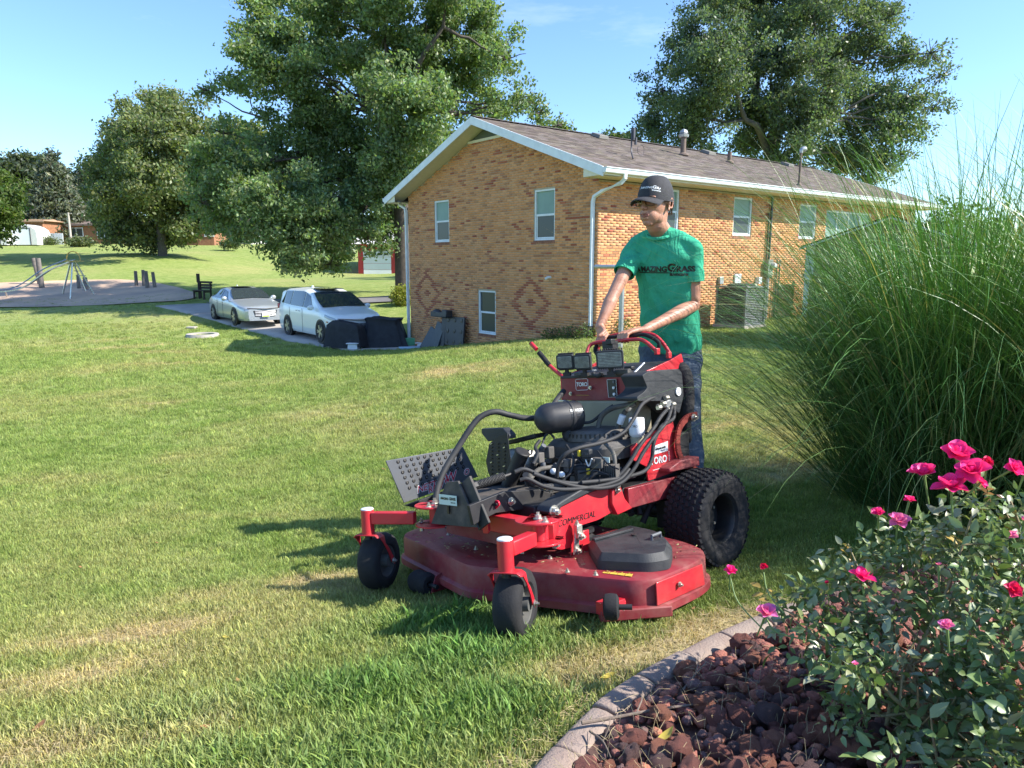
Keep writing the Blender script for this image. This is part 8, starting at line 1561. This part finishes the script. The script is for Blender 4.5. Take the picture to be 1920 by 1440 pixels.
for s_ in range(1350):               # sprays of 3 to 5 leaflets
    q = LB[r.choice(len(LB), p=wts)]; c = W(q[0], q[1], q[3]); rad = q[2]*q[3]/FPX*1.0; d = r.normal(size=3); d /= np.linalg.norm(d); rr_ = rad*r.uniform(.45, 1.05); p = np.array(c)+d*rr_*np.array([1, 1.0, .95])
    if p[1] < .75: continue
    ax = d*.8+r.normal(size=3)*.45+np.array([0, 0, .1]); ax /= np.linalg.norm(ax); sz = r.uniform(.024, .048)*(1.12 if p[1] < 1.6 else .95); kind = r.uniform(); low = p[2] < .75
    base = np.array((.150, .215, .072)) if kind < .55 else (np.array((.22, .275, .12)) if kind < .80 else np.array((.24, .27, .165))); 
    if kind > .895 and not low: base = np.array((.30, .085, .06)) if r.uniform() < .6 else np.array((.40, .20, .16))
    if kind > .985: base = np.array((.38, .27, .06))
    side = np.cross(ax, r.normal(size=3)); side /= np.linalg.norm(side); lf = [(0, 0.9, 1.0)]+[(sg, t, .85) for t in (.35, -.3)[:r.integers(1, 3)] for sg in (-1, 1)]
    for sg, t, k in lf:
        dr_ = ax if sg == 0 else ax*.35+side*sg; dr_ = dr_+r.normal(size=3)*.22; dr_[2] -= .15; dr_ /= np.linalg.norm(dr_); o_ = p+ax*(t*sz*1.2)+side*sg*.004; up = np.cross(side, ax)*(1 if np.cross(side, ax)[2] > 0 else -1)+r.normal(size=3)*.35+np.array([0, -.15, .5]); xs_ = np.cross(dr_, up); xs_ /= np.linalg.norm(xs_); zs_ = np.cross(xs_, dr_)
        items.append((o_, np.stack([xs_, dr_, zs_], 0)*sz*k*r.uniform(.85, 1.2), base*r.uniform(.7, 1.3)*np.array([r.uniform(.9, 1.1), 1, r.uniform(.85, 1.15)])))
def seen(it):
    p = Vector(it[0]); d = p-Vector((0, 0, CAMZ)); zc_ = d.y*CTH-d.z*STH; u = 960+FPX*d.x/zc_; v = 720+FPX*(-(d.z*CTH+d.y*STH))/zc_
    return (np.linalg.norm(it[1][1])/zc_) if (1380 < u < 1910 and 850 < v < 1430) else 0
items.sort(key=lambda it: -(seen(it)*(1+.8*(-it[0][1]+2)))); VV, FF, CC = [], [], []; lms = {}
for i, (o_, B_, c) in enumerate(items):
    if i < 300:
        key = tuple(np.round(c*14).astype(int)); 
        if key not in lms: lms[key] = npmesh('leaf', LV, LF, rl, col=np.tile(c, (len(LF), 1)), smooth=True)
        ob = link('leaf', lms[key], rbsh); ob.matrix_local = Matrix(((B_[0][0], B_[1][0], B_[2][0], o_[0]), (B_[0][1], B_[1][1], B_[2][1], o_[1]), (B_[0][2], B_[1][2], B_[2][2], o_[2]), (0, 0, 0, 1)))
    else: VV.append(LV @ B_+o_); FF.append(LF+(i-300)*len(LV)); CC.append(np.tile(c, (len(LF), 1)))
o = link('leaves', npmesh('leaves', np.concatenate(VV), np.concatenate(FF), rl, col=np.concatenate(CC), smooth=True), rbsh); o['kind'] = 'stuff'
roots = [Vector((1.12, 1.62, 0)), Vector((1.30, 1.55, 0)), Vector((1.22, 1.78, 0)), Vector((1.45, 1.7, 0)), Vector((1.02, 1.75, 0))]
for q in roots: q.z = T1(q.x, q.y)-.02
rr = random.Random(12)
for i, q in enumerate(LB):
    c = W(q[0], q[1], q[3]); rt_ = roots[i % 5]; m_ = rt_.lerp(c, .5)+Vector((rr.uniform(-.05, .05), rr.uniform(-.05, .05), .05)); P = spline([rt_, rt_.lerp(c, .22)+Vector((0, 0, .05)), m_, c], 5); mb = MB(); r0 = rr.uniform(.0065, .011); mb.tube(P, [r0*(1-.75*k/len(P)) for k in range(len(P))], n=8)
    for k in range(3, len(P)-1, 2): d = Vector((rr.gauss(0, 1), rr.gauss(0, 1), rr.uniform(0, 1))).normalized(); mb.tube([P[k], P[k]+d*.05, P[k]+d*.09+Vector((0, 0, .02))], [r0*.45, r0*.35, r0*.2], n=5); d2 = Vector((rr.gauss(0, 1), rr.gauss(0, 1), 0)).normalized(); mb.tube([P[k], P[k]+d2*.011], [.0018, .0002], n=4)
    mb.build('cane', stm, rbsh, angle=80)
def petal_mesh(l_, w_, cup, m):
    mb = MB(); n = 5; vs = []
    for i in range(n+1):
        t = i/n; hw = w_*.5*(math.sin(math.pi*min(.97, .12+t*.80))**.8); z = cup*l_*t*t+.02*l_; e = .10*l_*math.sin(t*9) if t > .6 else 0
        for k in (-1, -.5, 0, .5, 1): vs.append((hw*k, l_*t*(1-.10*k*k), z+hw*.5*k*k+e*.12*k))
    mb.add(vs, [(i*5+k, i*5+k+1, (i+1)*5+k+1, (i+1)*5+k) for i in range(n) for k in range(4)]); return mb.mesh('petal', m)
pset = {m.name: [petal_mesh(1, .92, .10, m), petal_mesh(.82, .85, .42, m), petal_mesh(.55, .6, .9, m)] for m in petm}
FL = [(1795, 852, 30, 1.92, 0), (1733, 889, 28, 1.95, 0), (1822, 884, 33, 1.85, 0), (1783, 914, 33, 1.85, 0), (1851, 867, 13, 1.9, 2), (1901, 879, 20, 1.85, 0), (1920, 888, 14, 1.85, 0), (1705, 938, 13, 1.98, 0), (1647, 962, 14, 2.05, 0), (1683, 978, 23, 1.95, 1), (1370, 1070, 14, 2.1, 0), (1432, 1063, 11, 2.1, 2), (1437, 1149, 24, 1.9, 1), (1618, 1083, 25, 1.85, 0),
      (1775, 1173, 16, 1.5, 1), (1898, 1005, 13, 1.7, 1), (1900, 1107, 18, 1.55, 2), (1549, 1094, 7, 2.0, 2), (1838, 905, 14, 1.83, 0), (1920, 975, 10, 1.8, 1), (1604, 1246, 9, 1.6, 1), (1760, 1060, 8, 1.8, 1)]
cal = mat('calyx_green', (.16, .24, .07), rough=.6)
for u, v, rp_, Yv, mi in FL:
    c = W(u, v, Yv); rad = rp_*Yv/FPX*1.05; fo = empty('flower', c); fo.parent = rbsh; vd = (Vector((0, 0, CAMZ))-c).normalized(); up = (Vector((rr.gauss(0, .35), rr.gauss(0, .3), 1))+vd*.55).normalized(); fo.rotation_euler = up.to_track_quat('Z', 'Y').to_euler()
    ps = pset[petm[mi].name]; rings_ = ((5, 0, .15, 1.0), (4, 1, .5, .95), (3, 2, .9, .9)) if rp_ > 12 else ((4, 1, .5, 1.0), (3, 2, .9, .9))
    for n_, pi_, tilt, sc_ in rings_:
        for k in range(n_):
            ob = link('petal', ps[pi_], fo); ob.scale = (rad*sc_*rr.uniform(.85, 1.1),)*3; ob.rotation_euler = (tilt*.5+rr.uniform(-.22, .25), rr.uniform(-.2, .2), k*2*math.pi/n_+rr.uniform(-.25, .25)+pi_)
    mb = MB(); mb.tube([(0, 0, 0), (0, 0, -rad*.4), (rr.uniform(-.01, .01), 0, -rad*.6-.07)], [rad*.12, .0035, .002], n=6)
    for k in range(5): a = k*1.256; mb.add([(math.cos(a-.3)*rad*.1, math.sin(a-.3)*rad*.1, -.002), (math.cos(a+.3)*rad*.1, math.sin(a+.3)*rad*.1, -.002), (math.cos(a)*rad*.55, math.sin(a)*rad*.55, -rad*.28)], [(0, 1, 2)])
    mb.build('flower_stem', cal, fo)
for (a, b_, c_) in (((1370, 1085, 2.1), (1385, 1130, 2.05), (1440, 1190, 1.95)), ((1432, 1073, 2.1), (1440, 1110, 2.05), (1470, 1150, 1.95)), ((1437, 1160, 1.9), (1455, 1185, 1.88), (1510, 1200, 1.85))):
    mb = MB(); P = [W(*a), W(*b_), W(*c_)]; mb.tube(spline(P, 6), .0022, n=6); mb.build('flower_stalk', cal, rbsh)
